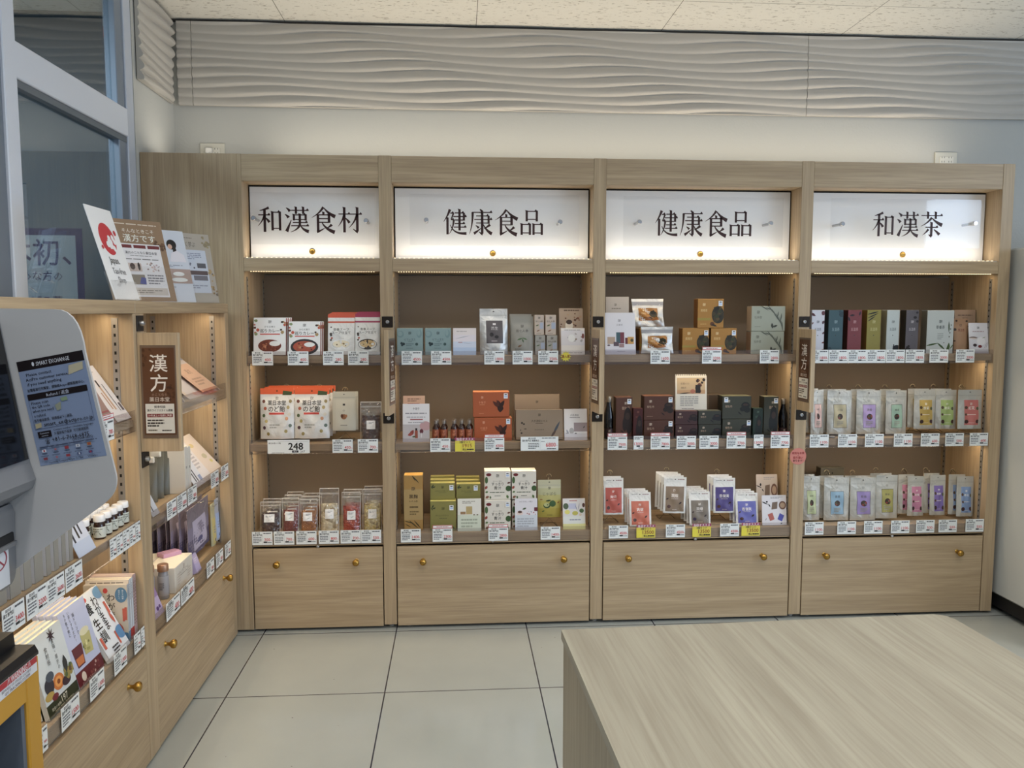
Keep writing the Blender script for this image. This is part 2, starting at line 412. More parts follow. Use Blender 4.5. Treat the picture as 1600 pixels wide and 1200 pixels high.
WAVEM = mat('#bcb7af', .6, name='wave_panel')
def wave_panel(name, a0, a1, z0, z1, mapf, amp=.0125, shift=0.0):
    nx = max(6, int((a1 - a0) / .022)); nz = 190; vs = []
    for j in range(nz + 1):
        z = z0 + (z1 - z0) * j / nz
        for i in range(nx + 1):
            a = a0 + (a1 - a0) * i / nx; b = a + shift
            ph = (z - z0) / .0405 + .20 * math.sin(b * 6.6 + (z - z0) * 19) + .10 * math.sin(b * 2.4 - (z - z0) * 12 + 1.0)
            am = amp * (.30 + .70 * (.5 + .5 * math.sin(b * 6.6 + (z - z0) * 17 - 1.6)) ** 1.3)
            f = ph % 1.0; sh = math.sin(math.pi / 2 * f / .34) if f < .34 else math.cos(math.pi / 2 * (f - .34) / .66)
            vs.append(mapf(a, z, .010 + am * sh))
    mb = MB(); w = nx + 1
    mb.add(vs, [[j * w + i, j * w + i + 1, (j + 1) * w + i + 1, (j + 1) * w + i] for j in range(nz) for i in range(nx)], WAVEM, True)
    n = len(vs)
    bk = [mapf(a0 + (a1 - a0) * i / nx, z0, 0) for i in range(nx + 1)]
    mb.add(vs[:w] + bk, [[i, w + i, w + i + 1, i + 1] for i in range(nx)], WAVEM)
    lf = [vs[j * w] for j in range(nz + 1)] + [mapf(a0, z0 + (z1 - z0) * j / nz, 0) for j in range(nz + 1)]
    mb.add(lf, [[j, j + 1, nz + 2 + j, nz + 1 + j] for j in range(nz)], WAVEM)
    rt = [vs[j * w + nx] for j in range(nz + 1)] + [mapf(a1, z0 + (z1 - z0) * j / nz, 0) for j in range(nz + 1)]
    mb.add(rt, [[j, j + 1, nz + 2 + j, nz + 1 + j] for j in range(nz)], WAVEM)
    return struct(name, mb)
ZW0, ZW1 = 2.304, CEIL_Z - .014
xs = [XW + .03, PY(300, 100, .41)[0], PY(1262, 100, .41)[0], 4.6]
for i in range(3):
    wave_panel('trim_%d' % (i + 3), xs[i] + .0012, xs[i + 1] - .0012, ZW0, ZW1, lambda a, z, d: (a, YB - .010 - d, z))
wave_panel('trim_6', .0, YB - .045, ZW0, ZW1, lambda a, z, d: (XW + .004 + d, a, z), amp=.021, shift=.35)

# aluminium and glass partition on the left
GX = XW
mb = MB()
mb.box(GX - .05, GX + .004, -.115, -.045, 0, CEIL_Z, ALU, .003)        # right post
mb.box(GX - .045, GX - .002, -.185, -.12, 0, CEIL_Z, mat('#8792a0', .45, .3), .003)
mb.box(GX - .055, GX + .012, -1.00, -.93, 0, CEIL_Z, mat('#dfe4ee', .45), .003)        # middle post
mb.box(GX - .055, GX + .004, -1.09, -1.0, 0, CEIL_Z, mat('#7d8794', .45, .3), .003)
mb.box(GX - .055, GX + .004, -3.4, -3.3, 0, CEIL_Z, ALU, .003)
mb.box(GX - .05, GX + .008, -.93, -.12, 2.052, 2.158, mat('#dfe4ee', .45), .003)
mb.box(GX - .04, GX + .0, -.93, -.12, 2.03, 2.052, mat('#6e7781', .45, .3))
mb.box(GX - .05, GX + .006, -3.3, -1.09, 2.052, 2.158, mat('#dfe4ee', .45), .003)
mb.box(GX - .05, GX + .004, -3.3, -.12, 0, .09, ALU, .003)
struct('window_frame_1', mb)
for i, (y0, y1, z0, z1) in enumerate([(-.93, -.185, 2.158, CEIL_Z), (-.93, -.185, .09, 2.03), (-3.3, -1.09, 2.158, CEIL_Z), (-3.3, -1.09, .09, 2.052)]):
    mb = MB(); mb.box(GX - .028, GX - .022, y0, y1, z0, z1, GLASS); struct('window_%d' % (i + 1), mb)

# notice behind the glass
def board_art(name, label, cat, x0, x1, z0, z1, y, base, ops, th=.004, rough=.5, group=None):
    mb = MB(); mb.box(x0, x1, y, y + th, z0, z1, mat(base, rough), min(.0008, th / 4))
    Wd, Hd = x1 - x0, z1 - z0
    art(mb, ops, lambda s, t, l: (x0 + s * Wd, y - .00007 * l, z0 + t * Hd), Wd / Hd, 1, rough)
    o = mb.build(name); return tag(o, label, cat, group)
px1, pz1 = PY(128, 357, 0); px0 = px1 - .80
NAVY = '#0c1448'
board_art('window_notice', 'pale grey notice with thick navy border and navy Japanese writing behind the glass', 'notice', px0, px1, pz1 - .62, pz1, .0, '#7a848b', [
    ('r', 0, .955, 1, 1, NAVY), ('r', .965, 0, 1, 1, NAVY), ('r', 0, 0, 1, .035, NAVY), ('r', 0, 0, .035, 1, NAVY),
    ('t', '日本初、', .715, .845, .142, NAVY, .8, .010), ('t', 'まじめな方の', .745, .69, .052, NAVY, .9, .006),
    ('t', '予防・', .68, .61, .052, NAVY, .9, .006), ('t', '和らげる薬」', .77, .53, .052, NAVY, .9, .006)])
z1_, = [PY(160, 58, .1)[1]]
xa = PY(160, 30, .1)[0]
board_art('hanging_notice', 'narrow white notice with black writing and red foot high behind the glass', 'notice', xa, xa + .085, z1_ - .0, z1_ + .42, .1, '#c9ccd0', [
    ('r', 0, 0, 1, .10, '#b02a2a'), ('v', 'フリヰル', .35, .55, .34, '#22242c'), ('v', '免税店', .78, .6, .3, '#22242c')])

# ceiling lamps behind the camera
for i, (x, y) in enumerate(DOWN):
    r = .085
    e = empty('ceiling_downlight', None, 'ceiling light', (x, y, CEIL_Z), group='recessed ceiling downlights')
    e['label'] = 'round recessed white downlight in the ceiling of the shop'
    mb = MB(); mb.lathe([(r + .018, -.0005), (r + .018, -.006), (r, -.008), (r, -.0005)], mat('#e8e8e8', .4), 28); mb.build('trim_ring', e)
    mb = MB(); mb.lathe([(r - .002, -.001), (r - .004, -.004)], mat('#fff6e8', .5, emit=6), 28); mb.build('diffuser', e)
    area('downlight', (x, y, CEIL_Z - .02), (0, 0, 0), .17, 0, 7.5, (1, .98, .95), 'DISK', 150)

# ---------------------------------------------------------------- Mincho lettering for the shop signs
def ribbon(pts, w0, w1, n=9):
    "tapering brush stroke through control points"
    P = [Vector(p) for p in pts]; out = []
    def bez(t):
        q = P[:]
        while len(q) > 1: q = [q[i].lerp(q[i + 1], t) for i in range(len(q) - 1)]
        return q[0]
    L_, R_ = [], []
    for i in range(n + 1):
        t = i / n; p = bez(t); d = (bez(min(1, t + .02)) - bez(max(0, t - .02))); d.normalize(); nn = Vector((-d.y, d.x)); w = (w0 + (w1 - w0) * t) / 2
        L_.append(p + nn * w); R_.append(p - nn * w)
    return [[(a.x, a.y), (b.x, b.y), (c.x, c.y), (d.x, d.y)] for a, b, c, d in zip(L_, L_[1:], R_[1:], R_)]
def kanji(ch):
    q = []
    def H(x0, y, x1, u=1):
        q.append([(x0, y - 2.1), (x1, y - 2.1), (x1, y + 2.1), (x0, y + 2.1)])
        if u: q.append([(x1 - 11, y + 1), (x1 - 4, y + 8.5), (x1 + 1, y + 1.5), (x1 + 1, y - 2.1)])
    def V(x, y0, y1, w=8.2):
        w *= 1.32
        q.append([(x - w / 2, y0), (x - w / 2, y1), (x + w / 2, y1), (x + w / 2, y0)])
        q.append([(x - w / 2 - 2, y0 + 3), (x - w / 2, y0 - 3), (x + w / 2, y0 - 4), (x + w / 2, y0 + .5)])
    def P(pts, a, b): q.extend(ribbon(pts, a * 1.3, b * 1.3))
    def box(x0, y1, x1, y0, w=7.5):
        V(x0, y1, y0, w); V(x1, y1, y0, w); H(x0, y1 - 2.2, x1); H(x0, y0 + 8, x1, 0)
    if ch == '和':
        P([(46, 96), (28, 88), (8, 84)], 8, 2); H(2, 67, 50); V(28, 88, 0); P([(27, 66), (20, 42), (0, 24)], 7, 1); P([(30, 56), (40, 50), (47, 38)], 3, 9); box(60, 80, 91, 6)
    elif ch == '漢':
        P([(6, 96), (16, 91), (22, 82)], 2, 10); P([(1, 70), (10, 66), (16, 57)], 2, 10); P([(27, 48), (16, 22), (7, 2)], 2, 11)
        H(27, 86, 99); V(47, 99, 72, 7); V(77, 99, 72, 7); V(38, 70, 46, 7); V(87, 70, 46, 7); H(38, 68, 87); H(38, 50, 87, 0); V(62.5, 72, 26, 7.5)
        H(33, 38, 94); H(26, 25, 99); P([(61, 28), (55, 10), (24, 0)], 8, 1); P([(66, 24), (76, 8), (99, 2)], 3, 11)
    elif ch == '食':
        P([(50, 100), (34, 74), (1, 58)], 8, 1); P([(52, 97), (70, 74), (99, 62)], 3, 12); V(50, 80, 70, 7); H(26, 69, 76); V(27, 69, 3, 8); V(73, 69, 38, 8)
        H(27, 54, 73, 0); H(27, 39.5, 73, 0); P([(22, 1), (36, 5), (54, 16)], 8, 2); P([(44, 38), (58, 12), (96, 0)], 3, 12); P([(84, 31), (76, 22), (64, 17)], 9, 2)
    elif ch == '材':
        H(2, 73, 50); V(26, 99, 0); P([(25, 70), (18, 44), (0, 24)], 7, 1); P([(30, 57), (40, 50), (47, 38)], 3, 9); H(50, 73, 99); V(80, 99, 4)
        P([(82, 1), (76, 3), (62, 14)], 8, 2); P([(79, 71), (70, 40), (44, 18)], 8, 1)
    elif ch == '健':
        P([(28, 99), (18, 72), (0, 50)], 9, 1); V(17, 66, 0, 7.5); H(48, 85, 88); H(42, 71, 99); H(48, 57, 88, 0); H(48, 43, 92); H(44, 29, 98); V(69, 99, 16, 7.5); V(88, 85, 55, 7)
        H(29, 84, 44); P([(43, 84), (38, 70), (32, 59)], 6, 3); H(32, 58, 45); P([(44, 58), (42, 22), (24, 2)], 7, 1); P([(29, 38), (42, 4), (72, 3), (99, 4)], 2, 9)
    elif ch == '康':
        P([(46, 100), (52, 97), (57, 89)], 3, 9); H(12, 88, 99); P([(15, 88), (15, 36), (0, 1)], 8, 1); H(30, 74, 84); H(22, 60, 99); H(30, 46, 84, 0); V(84, 74, 43, 7)
        V(56, 86, 4); P([(58, 1), (52, 3), (42, 11)], 8, 2); P([(28, 36), (36, 32), (41, 26)], 2, 8); P([(20, 4), (34, 12), (52, 26)], 9, 2); P([(90, 40), (80, 31), (64, 24)], 9, 2); P([(60, 42), (72, 16), (98, 3)], 2, 11)
    elif ch == '品':
        box(28, 96, 72, 54); box(6, 44, 42, 0); box(58, 44, 94, 0)
    elif ch == '茶':
        H(1, 86, 99); V(32, 100, 73, 7.5); V(68, 100, 73, 7.5); P([(50, 78), (34, 56), (1, 42)], 8, 1); P([(52, 75), (70, 58), (99, 47)], 3, 12)
        H(22, 38, 80); V(50, 58, 2); P([(52, 0), (46, 2), (38, 9)], 8, 2); P([(36, 30), (28, 18), (10, 6)], 8, 1); P([(62, 29), (76, 20), (88, 8)], 3, 10)
    return q
LETTER = mat('#341010', .45, name='maroon_lettering')

# ---------------------------------------------------------------- tall display cabinets along the back wall
OPEN = [(-.583, -.0265), (.0265, .8735), (.9265, 1.7735), (1.8265, 2.6735)]
SH = [1.189, .815, .421]
SIDE_W = .053
def led_row(parent, x0, x1, y, z, n=None, name='light_strip', axis='x', hood=True):
    mb = MB(); n = n or int((x1 - x0) / .0105)
    a, b = (x0, x1)
    if axis == 'x': mb.box(a, b, y - .004, y + .006, z, z + .003, mat('#6b6255', .5))
    else: mb.box(y - .006, y + .004, a, b, z, z + .003, mat('#cfc8bb', .5))
    for k in range(n):
        c = a + (k + .5) * (b - a) / n
        if axis == 'x': mb.box(c - .0019, c + .0019, y - .002, y + .003, z - .0012, z, LEDM)
        else: mb.box(y - .003, y + .002, c - .0022, c + .0022, z - .0012, z, LEDM)
    return mb.build(name, parent)
SIGNS = ['和漢食材', '健康食品', '健康食品', '和漢茶']
WHERE = ['narrow leftmost', 'second from left', 'third from left', 'rightmost']
KNOBS = [[(432, 883), (556, 879)], [(661, 878), (881, 874)], [(982, 873), (1193, 870)], [(1291, 869), (1500, 864)]]
LOCK = [(496, 855), (770, 846), (1087, 843), (1395, 838)]
SIGNTXT = [(403, 566), (693, 849), (1024, 1175), (1364, 1473)]
STANDOFF = [[(396, 341), (572, 345)], [(666, 344), (875, 347)], [(999, 347), (1204, 349)], [(1316, 350), (1523, 349)]]
PLATE = [(390, 585), (640, 905), (975, 1225), (1300, 1535)]
KEYH = [(488, 393), (770, 396), (1094, 397), (1410, 398)]
def track(mb, y, x, z0, z1, axis):
    "slotted steel shelf track on a side panel; the panel face is the plane x=const"
    s = 1 if axis > 0 else -1
    mb.box(x + s * .0003, x + s * .003, y - .008, y + .008, z0, z1, mat('#9c9790', .4, .6))
    n = int((z1 - z0) / .025)
    for k in range(n):
        z = z0 + (k + .5) * (z1 - z0) / n
        mb.box(x + s * .003, x + s * .0034, y - .0028, y + .0028, z - .004, z + .004, mat('#17130f', .8))
for i, (a, b) in enumerate(OPEN):
    e = empty('display_cabinet', 'tall oak display cabinet with maroon %s sign, %s on the back wall' % (SIGNS[i], WHERE[i]), 'cabinet', (0, 0, 0))
    e['group'] = 'tall display cabinets along the back wall'
    D = .365
    mb = MB()
    if i == 0: mb.box(-.600, a, 0, D, .012, TOPZ, WZ, .0008); mb.build('side_panel', e); mb = MB()
    mb.box(b, b + SIDE_W, 0, D, .02 if i < 3 else .012, TOPZ, WZ, .0010)
    mb.build('side_panel', e)
    mb = MB(); mb.box(a + .0003, b - .0003, .352, .364, .02, 1.54, BACKP); mb.build('back_panel', e)
    mb = MB(); mb.box(a + .0005, b - .0005, .001, .34, 1.908, TOPZ - .001, WX, .0008); mb.build('top_rail', e)
    mb = MB(); mb.box(a + .0005, b - .0005, .001, .34, 1.545, 1.594, WX, .0008); mb.box(a + .0006, b - .0006, .0012, .0115, 1.5425, 1.546, WX); mb.build('middle_rail', e)
    # lightbox recess
    mb = MB(); mb.box(a + .001, b - .001, .1125, .118, 1.594, 1.907, mat('#1c1512', .8)); mb.box(a + .0065, b - .0065, .105, .112, 1.594, 1.9, mat('#eef0f3', .4, name='sign_backboard'))  # near-black plate behind the white board paints the shadow gap around its edge
    for (u0, v0) in [KEYH[i]]:
        x, z = PY(u0, v0, .105); mb.lathe([(.0125, 0), (.0125, .004), (.010, .006), (.0085, .004), (.003, .004)], BRASS, 20, (x, .105, z), 'y')
    mb.build('sign_backboard', e)
    mb = MB(); mb.box(a + .0006, b - .0006, .012, .03, 1.594, 1.5985, mat('#cfc8bb', .5))
    for k in range(int((b - a) / .02)): mb.box(a + .02 * (k + .35), a + .02 * (k + .6), .018, .026, 1.5985, 1.6, LEDM)
    mb.build('light_strip', e)
    area('sign_light', ((a + b) / 2, .056, 1.602), (R(180 - 6), 0, 0), b - a - .03, .012, .56 * (b - a), (1, .88, .70))
    led_row(e, a + .02, b - .02, .016, 1.5418)
    area('shelf_light', ((a + b) / 2, .034, 1.5445), (R(14), 0, 0), b - a - .04, .004, .40 * (b - a), WARM)
    # shelves
    for k, z in enumerate(SH):
        if k < 2:
            mb = MB(); mb.box(a + .001, b - .001, .010, .351, z - .03, z, WX, .0008)
        else:
            mb = MB(); mb.box(a + .001, b - .001, .010, .351, z - .048, z, WX, .0008)
            x, zz = PY(*LOCK[i], 0)
            mb.lathe([(.007, 0), (.007, .006), (.004, .008), (.002, .008)], METAL, 14, (x, .010, min(zz, z - .040)), 'y')
        sh = mb.build('shelf', e)
        mb = MB(); mb.box(a + .001, b - .001, .0030, .0044, z - .040, z + .020, RAILM); mb.box(a + .001, b - .001, .0044, .0098, z - .0405, z - .0390, RAILM)
        mb.build('price_rail', sh)
        if k < 2:
            led_row(sh, a + .02, b - .02, .05, z - .0292, name='light_strip')
            area('shelf_light', ((a + b) / 2, .066, z - .0312), (R(8), 0, 0), b - a - .04, .008, .85 * (b - a), WARM)
    # drawer
    g = .0045
    mb = MB(); mb.box(a + g, b - g, .0, .02, .014, .364, WX, .0012); mb.box(a + .02, b - .02, .021, .3, .03, .34, mat('#4a3f33', .7)); dr = mb.build('drawer', e)
    for u0, v0 in KNOBS[i]:
        x, z = PY(u0, v0, -.022)
        mb = MB(); mb.lathe([(.010, 0), (.006, .003), (.0055, .012), (.008, .016), (.0135, .022), (.0148, .028), (.0125, .034), (.006, .037)], BRASS, 20, (x, 0, z), 'y'); mb.build('knob', dr)
    # feet, tracks
    mb = MB()
    for x in ((a - .008, b + .026) if i == 0 else (b + .026, a + .05)):
        mb.lathe([(.012, .0), (.012, .006), (.005, .007), (.005, .02)], mat('#c9c9c4', .4), 12, (x, .045, 0))
    mb.build('glide_foot', e)
    mb = MB()
    for y in (.325, .045): track(mb, y, a, .43, 1.52, 1); track(mb, y, b, .43, 1.52, -1)
    mb.build('shelf_track', e)
    # acrylic shop sign on standoffs
    u0, u1 = PLATE[i]; x0, zt = PY(u0, 300, .03); x1, _ = PY(u1, 300, .03); zt = 1.866; zb = 1.655
    sg = empty('acrylic_sign', 'clear acrylic sign with maroon characters %s in the %s cabinet' % (SIGNS[i], WHERE[i]), 'sign', (0, 0, 0), group='clear acrylic signs above the shelves')
    mb = MB(); mb.box(x0, x1, .030, .034, zb, zt, ACRY); mb.build('acrylic_plate', sg)
    ux0, ux1 = SIGNTXT[i]; n = len(SIGNS[i]); yy = .0292
    lx0, _ = PY(ux0, 345, yy); lx1, _ = PY(ux1, 345, yy); pit = (lx1 - lx0 + .010) / n; gw = pit * .90
    vt, vb = {0: (323, 361), 1: (327, 365), 2: (329, 367), 3: (331, 368)}[i]
    zc = (PY(ux0, vt, yy)[1] + PY(ux0, vb, yy)[1]) / 2 - .001; gh = PY(ux0, vt, yy)[1] - PY(ux0, vb, yy)[1] + .004
    mb = MB()
    for k, ch in enumerate(SIGNS[i]):
        cx = lx0 + k * pit
        for poly in kanji(ch):
            mb.prism([(cx + p[0] / 100 * gw, zc - gh / 2 + p[1] / 100 * gh) for p in poly], yy, yy + .0006, LETTER)
    mb.build('lettering', sg)
    for u0, v0 in STANDOFF[i]:
        x, z = PY(u0, v0, .02)
        mb = MB(); mb.lathe([(.0085, 0), (.0100, .002), (.0100, .016), (.0085, .018)], mat('#d0d0d0', .18, 1), 18, (x, .030, z), 'y'); mb.lathe([(.006, 0), (.006, .0705)], METAL, 14, (x, .1048, z), 'y'); mb.build('standoff', sg)

# corner filler and the strip light on top of the cabinets
mb = MB(); mb.box(XW + .002, -.6005, .0005, .02, .012, TOPZ, WZ, .0008)
tag(mb.build('corner_filler_panel'), 'plain oak filler panel in the corner left of the tall cabinets', 'panel')
t = empty('cove_light_strip', 'warm strip light lying along the top of the tall cabinets', 'light strip', (0, 0, 0))
mb = MB(); mb.box(-.55, 2.68, .300, .318, TOPZ + .0004, TOPZ + .012, mat('#c9c4ba', .5)); mb.build('housing', t)
mb = MB(); mb.box(-.54, 2.67, .302, .316, TOPZ + .012, TOPZ + .015, mat('#ffe9c4', .5, emit=4)); mb.build('diffuser', t)
area('cove_light', (1.06, .30, TOPZ + .02), (R(180 + 12), 0, 0), 3.2, .02, 4.6, (1, .91, .76))
area('cove_light', (-.78, .20, TOPZ + .02), (R(180), R(0), 0), .3, .2, .45, (1, .93, .80))

def outlet(u0, v0, u1, v1, label, plugs=0):
    x0, z1 = PY(u0, v0, YB); x1, z0 = PY(u1, v1, YB); z1 = max(z1, 2.10)
    z0 = z1 - .075; 
    e = empty('wall_outlet', label, 'outlet', (0, 0, 0))
    mb = MB(); mb.box(x0, x1, YB - .008, YB - .0005, z0, z1, mat('#cfccc0', .5), .002); mb.build('face_plate', e)
    mb = MB(); mb.box(x0 + .022, x1 - .02, YB - .0105, YB - .008, z0 + .01, z1 - .022, mat('#dedbd0', .5), .0008)
    n = 2
    for k in range(n):
        cx = x0 + .022 + (x1 - x0 - .042) * (k + .5) / n
        for dz in (-.008, .012): 
            for dx in (-.006, .006): mb.box(cx + dx - .001, cx + dx + .001, YB - .0108, YB - .0104, (z0 + z1) / 2 + dz - .004, (z0 + z1) / 2 + dz + .004, mat('#222222', .6))
    mb.build('socket_insert', e)
    if plugs:
        mb = MB(); mb.box(x0 + .03, x0 + .058, YB - .034, YB - .0108, z1 - .048, z1 - .024, mat('#e6e4de', .5), .003)
        mb.tube([(x0 + .044, YB - .03, z1 - .046), (x0 + .03, YB - .05, z1 - .06), (x0 + .0, YB - .055, z1 - .075), (x0 - .03, YB - .055, z1 - .09)], .003, mat('#e6e4de', .5)); mb.build('plug', e)
outlet(313, 224, 352, 236, 'beige wall outlet with a white plug above the leftmost cabinet', 1)
outlet(1460, 238, 1494, 252, 'beige double wall outlet above the rightmost cabinet')

# ---------------------------------------------------------------- low cabinets on the left
XL = -.643; LZ = 1.407
LSH = [[1.060, .733, .410], [1.062, .757, .414]]
LOFF = [[0, 0, 0], [0, .021, 0]]
LY = [(-.937, -.080, -.997, -.035), (-1.880, -1.015, -1.930, -.9985)]
LKN = [[(357, 903), (268, 1006)], [(212, 1073)]]
for i, (a, b, fa, fb) in enumerate(LY):
    e = empty('low_cabinet', ['low oak cabinet with open shelves against the left partition, nearer the corner', 'low oak cabinet with open shelves on the left, half hidden by the exchange machine'][i], 'cabinet', (0, 0, 0), group='low cabinets on the left')
    x0 = XW + .022
    mb = MB(); mb.box(x0, XL, fa, fb, LZ - .037, LZ, WY, .0012); mb.build('top_panel', e)
    mb = MB(); mb.box(x0, XL, fa, a, .012, LZ - .0375, WZ, .001); mb.build('side_panel', e)
    mb = MB(); mb.box(x0, XL, b, fb, .012, LZ - .0375, WZ, .001); mb.build('side_panel', e)
    mb = MB(); mb.box(x0, x0 + .01, a, b, .02, LZ - .04, WZ); mb.build('back_panel', e)
    for k, z in enumerate(LSH[i]):
        mb = MB(); mb.box(x0 + .0105, XL - .012, a + .001, b - .001, z - (.022 if k < 2 else .04), z, WY, .0008); sh = mb.build('shelf', e)
        mb = MB(); zr = z - LOFF[i][k]; mb.box(XL - .0062, XL - .0048, a + .001, b - .001, zr - .036, zr + .027, RAILM); mb.box(XL - .0115, XL - .0062, a + .001, b - .001, zr - .0365, zr - .035, RAILM); mb.build('price_rail', sh)
        if k < 2:
            led_row(sh, a + .03, b - .03, XL - .05, z - .0212, axis='y')
            o = area('shelf_light', (XL - .066, (a + b) / 2, z - .0232), (0, R(10), 0), .008, b - a - .05, .85 * (b - a), WARM)
    led_row(e, a + .03, b - .03, XL - .05, LZ - .0362, axis='y')
    area('shelf_light', (XL - .066, (a + b) / 2, LZ - .0382), (0, R(10), 0), .006, b - a - .05, .85 * (b - a), WARM)
    mb = MB(); mb.box(XL - .02, XL + .0, a - .0 if i == 0 else a, b - .003, .014, .366, WY, .0012); mb.box(x0 + .03, XL - .021, a + .02, b - .02, .03, .34, mat('#4a3f33', .7)); dr = mb.build('drawer', e)
    for u0, v0 in LKN[i]:
        y, z = PX(u0, v0, XL + .02)
        mb = MB(); mb.lathe([(.010, 0), (.006, .003), (.0055, .012), (.008, .016), (.0135, .022), (.0148, .028), (.0125, .034), (.006, .037)], BRASS, 20, (XL, y, z), 'x'); mb.build('knob', dr)
    mb = MB()
    for x in (x0 + .035, XL - .052):      # slotted tracks on the far side panel and the near one
        for (yy, s) in ((b, -1), (a, 1)):
            mb.box(x - .009, x + .009, yy, yy + s * .003, .42, LZ - .05, mat('#a5a09a', .4, .6))
            for q in range(36):
                z = .43 + q * .0258; mb.box(x - .003, x + .003, yy + s * .003, yy + s * .0034, z - .004, z + .005, mat('#17130f', .8))
    mb.build('shelf_track', e)
    mb = MB()
    for y in (fa + .03, fb - .03): mb.lathe([(.012, 0), (.012, .006), (.005, .007), (.005, .012)], mat('#c9c9c4', .4), 12, (XL - .04, y, 0))
    mb.build('glide_foot', e)

# ---------------------------------------------------------------- projecting 漢方 signs
def flag_sign(label, loc, rz, flip=False):
    """board in the local XZ plane, front face towards -Y, width along +X"""
    w, h, th = .118, .352, .019
    e = empty('projecting_sign', label, 'sign', loc, (0, 0, rz), group='projecting brown and white signs')
    mb = MB(); mb.box(0, w, 0, th, 0, h, WZ, .001)
    mb.build('board', e)
    mb = MB()
    faces = [(0.0, -1, False), (th, 1, True)]
    for (y0, s, mir) in faces:
        mb.box(.008, w - .008, min(y0, y0 + s * .0016), max(y0, y0 + s * .0016), .040, h - .036, mat('#6b5a4c', .3), .0005)
        x0, x1, z0, z1 = .014, w - .012, .050, h - .044
        def mp(a, b, l, y0=y0, s=s, mir=mir, x0=x0, x1=x1, z0=z0, z1=z1): return ((x1 - a * (x1 - x0)) if mir else (x0 + a * (x1 - x0)), y0 + s * (.0018 + l * .00007), z0 + b * (z1 - z0))
        art(mb, [('r', 0, 0, 1, 1, '#5a3a26'), ('m', .0, .8, .4, 1, 14, .05, ['#432817', '#4d2f1c']), ('m', .75, .4, 1, .6, 12, .05, ['#40261a', '#4d2f1c']),
                 ('t', '漢', .5, .825, .60, '#e6e0d8', .9, .006), ('t', '方', .5, .60, .60, '#e6e0d8', .9, .006), ('t', 'のことなら', .5, .465, .1, '#b49a86', .5), ('t', '薬日本堂', .5, .41, .16, '#d8cbbd', .66, .006),
                 ('r', .05, .02, .95, .36, '#d9d6cc'), ('t', '健康相談', .5, .325, .09, '#2b2320', .4, .008), ('t', '漢方ライフスタイル提案', .5, .285, .09, '#2b2320', .8, .008), ('r', .1, .205, .9, .245, '#7a2a2c'), ('t', '50年以上の信頼と実績', .5, .226, .08, '#e9e2da', .72),
                 ('b', .1, .09, .62, .185, 3, '#3d3531'), ('b', .12, .04, .4, .07, 1, '#6d6459'), ('b', .55, .04, .85, .065, 1, '#3d3531')], mp, (x1 - x0) / (z1 - z0), 0, .35)
    mb.build('poster', e)
    return e
def bracket(label, x0, x1, z0, z1, y=0, axis='y'):
    e = empty('sign_bracket', label, 'bracket', (0, 0, 0), group='dark square sign brackets')
    mb = MB()
    if axis == 'y': mb.box(x0, x1, -.0035, -.0005, z0, z1, DARKM, .0008)
    else: mb.box(XL + .0005, XL + .0035, x0, x1, z0, z1, DARKM, .0008)
    mb.build('plate', e)
    mb = MB(); c = ((x0 + x1) / 2, -.0035, (z0 + z1) / 2)
    if axis == 'y': mb.lathe([(.008, 0), (.0075, .005), (.004, .0065), (.0035, .003)], METAL, 14, c, 'y')
    else: mb.lathe([(.008, 0), (.0075, .010), (.004, .0125), (.0035, .003)], METAL, 14, (XL + .0035, c[0], c[2]), 'x')
    mb.build('screw', e)
    return e
STN = ['between the leftmost and second tall cabinets', 'between the second and third tall cabinets', 'between the third and rightmost tall cabinets']
# rz=-90deg: local +X -> -Y (towards the room); front face (-Y local) -> -X world
for k, (x, y, a) in enumerate([(.013, -.0008, -97.7), (.869, -.0036, -83.2), (1.781, -.0014, -88)]):
    flag_sign('projecting oak sign reading 漢方 on the post ' + STN[k], (x, y, .949), R(a))
for k, (xa_, xb_) in enumerate([(-.020, .026), (.873, .920), (1.779, 1.826)]):
    bracket('dark square bracket above the projecting sign ' + STN[k], xa_, xb_, 1.309, 1.355)
    bracket('dark square bracket below the projecting sign ' + STN[k], xa_, xb_, .902, .946)
flag_sign('projecting oak sign reading 漢方 on the low left cabinet, facing the camera', (XL + .0006, -.997, .962), 0)
bracket('dark bracket above the projecting sign on the low left cabinet', -.995, -.945, 1.318, 1.364, axis='x')
bracket('dark bracket below the projecting sign on the low left cabinet', -.995, -.945, .912, .959, axis='x')

# round sticker
x, z = PY(1247, 713, -.001); mb = MB()
mb.lathe([(.037, 0), (.037, .0006)], mat('#d0857a', .55), 32, (x, -.0008, z), 'y')
art(mb, [('t', '特別なお茶', .5, .70, .15, '#8e1c20', .75, .02), ('t', 'の', .5, .56, .11, '#5d1418'), ('t', '取り扱い', .5, .42, .16, '#8e1c20', .6, .02), ('t', 'あります！', .5, .24, .15, '#4b1418', .62, .02)],
    lambda s, t, l: (x - .037 + s * .074, -.0016 - .00007 * l, z - .037 + t * .074), 1)
tag(mb.build('round_sticker'), 'round salmon pink sticker with red writing on the post left of the rightmost cabinet', 'sticker')

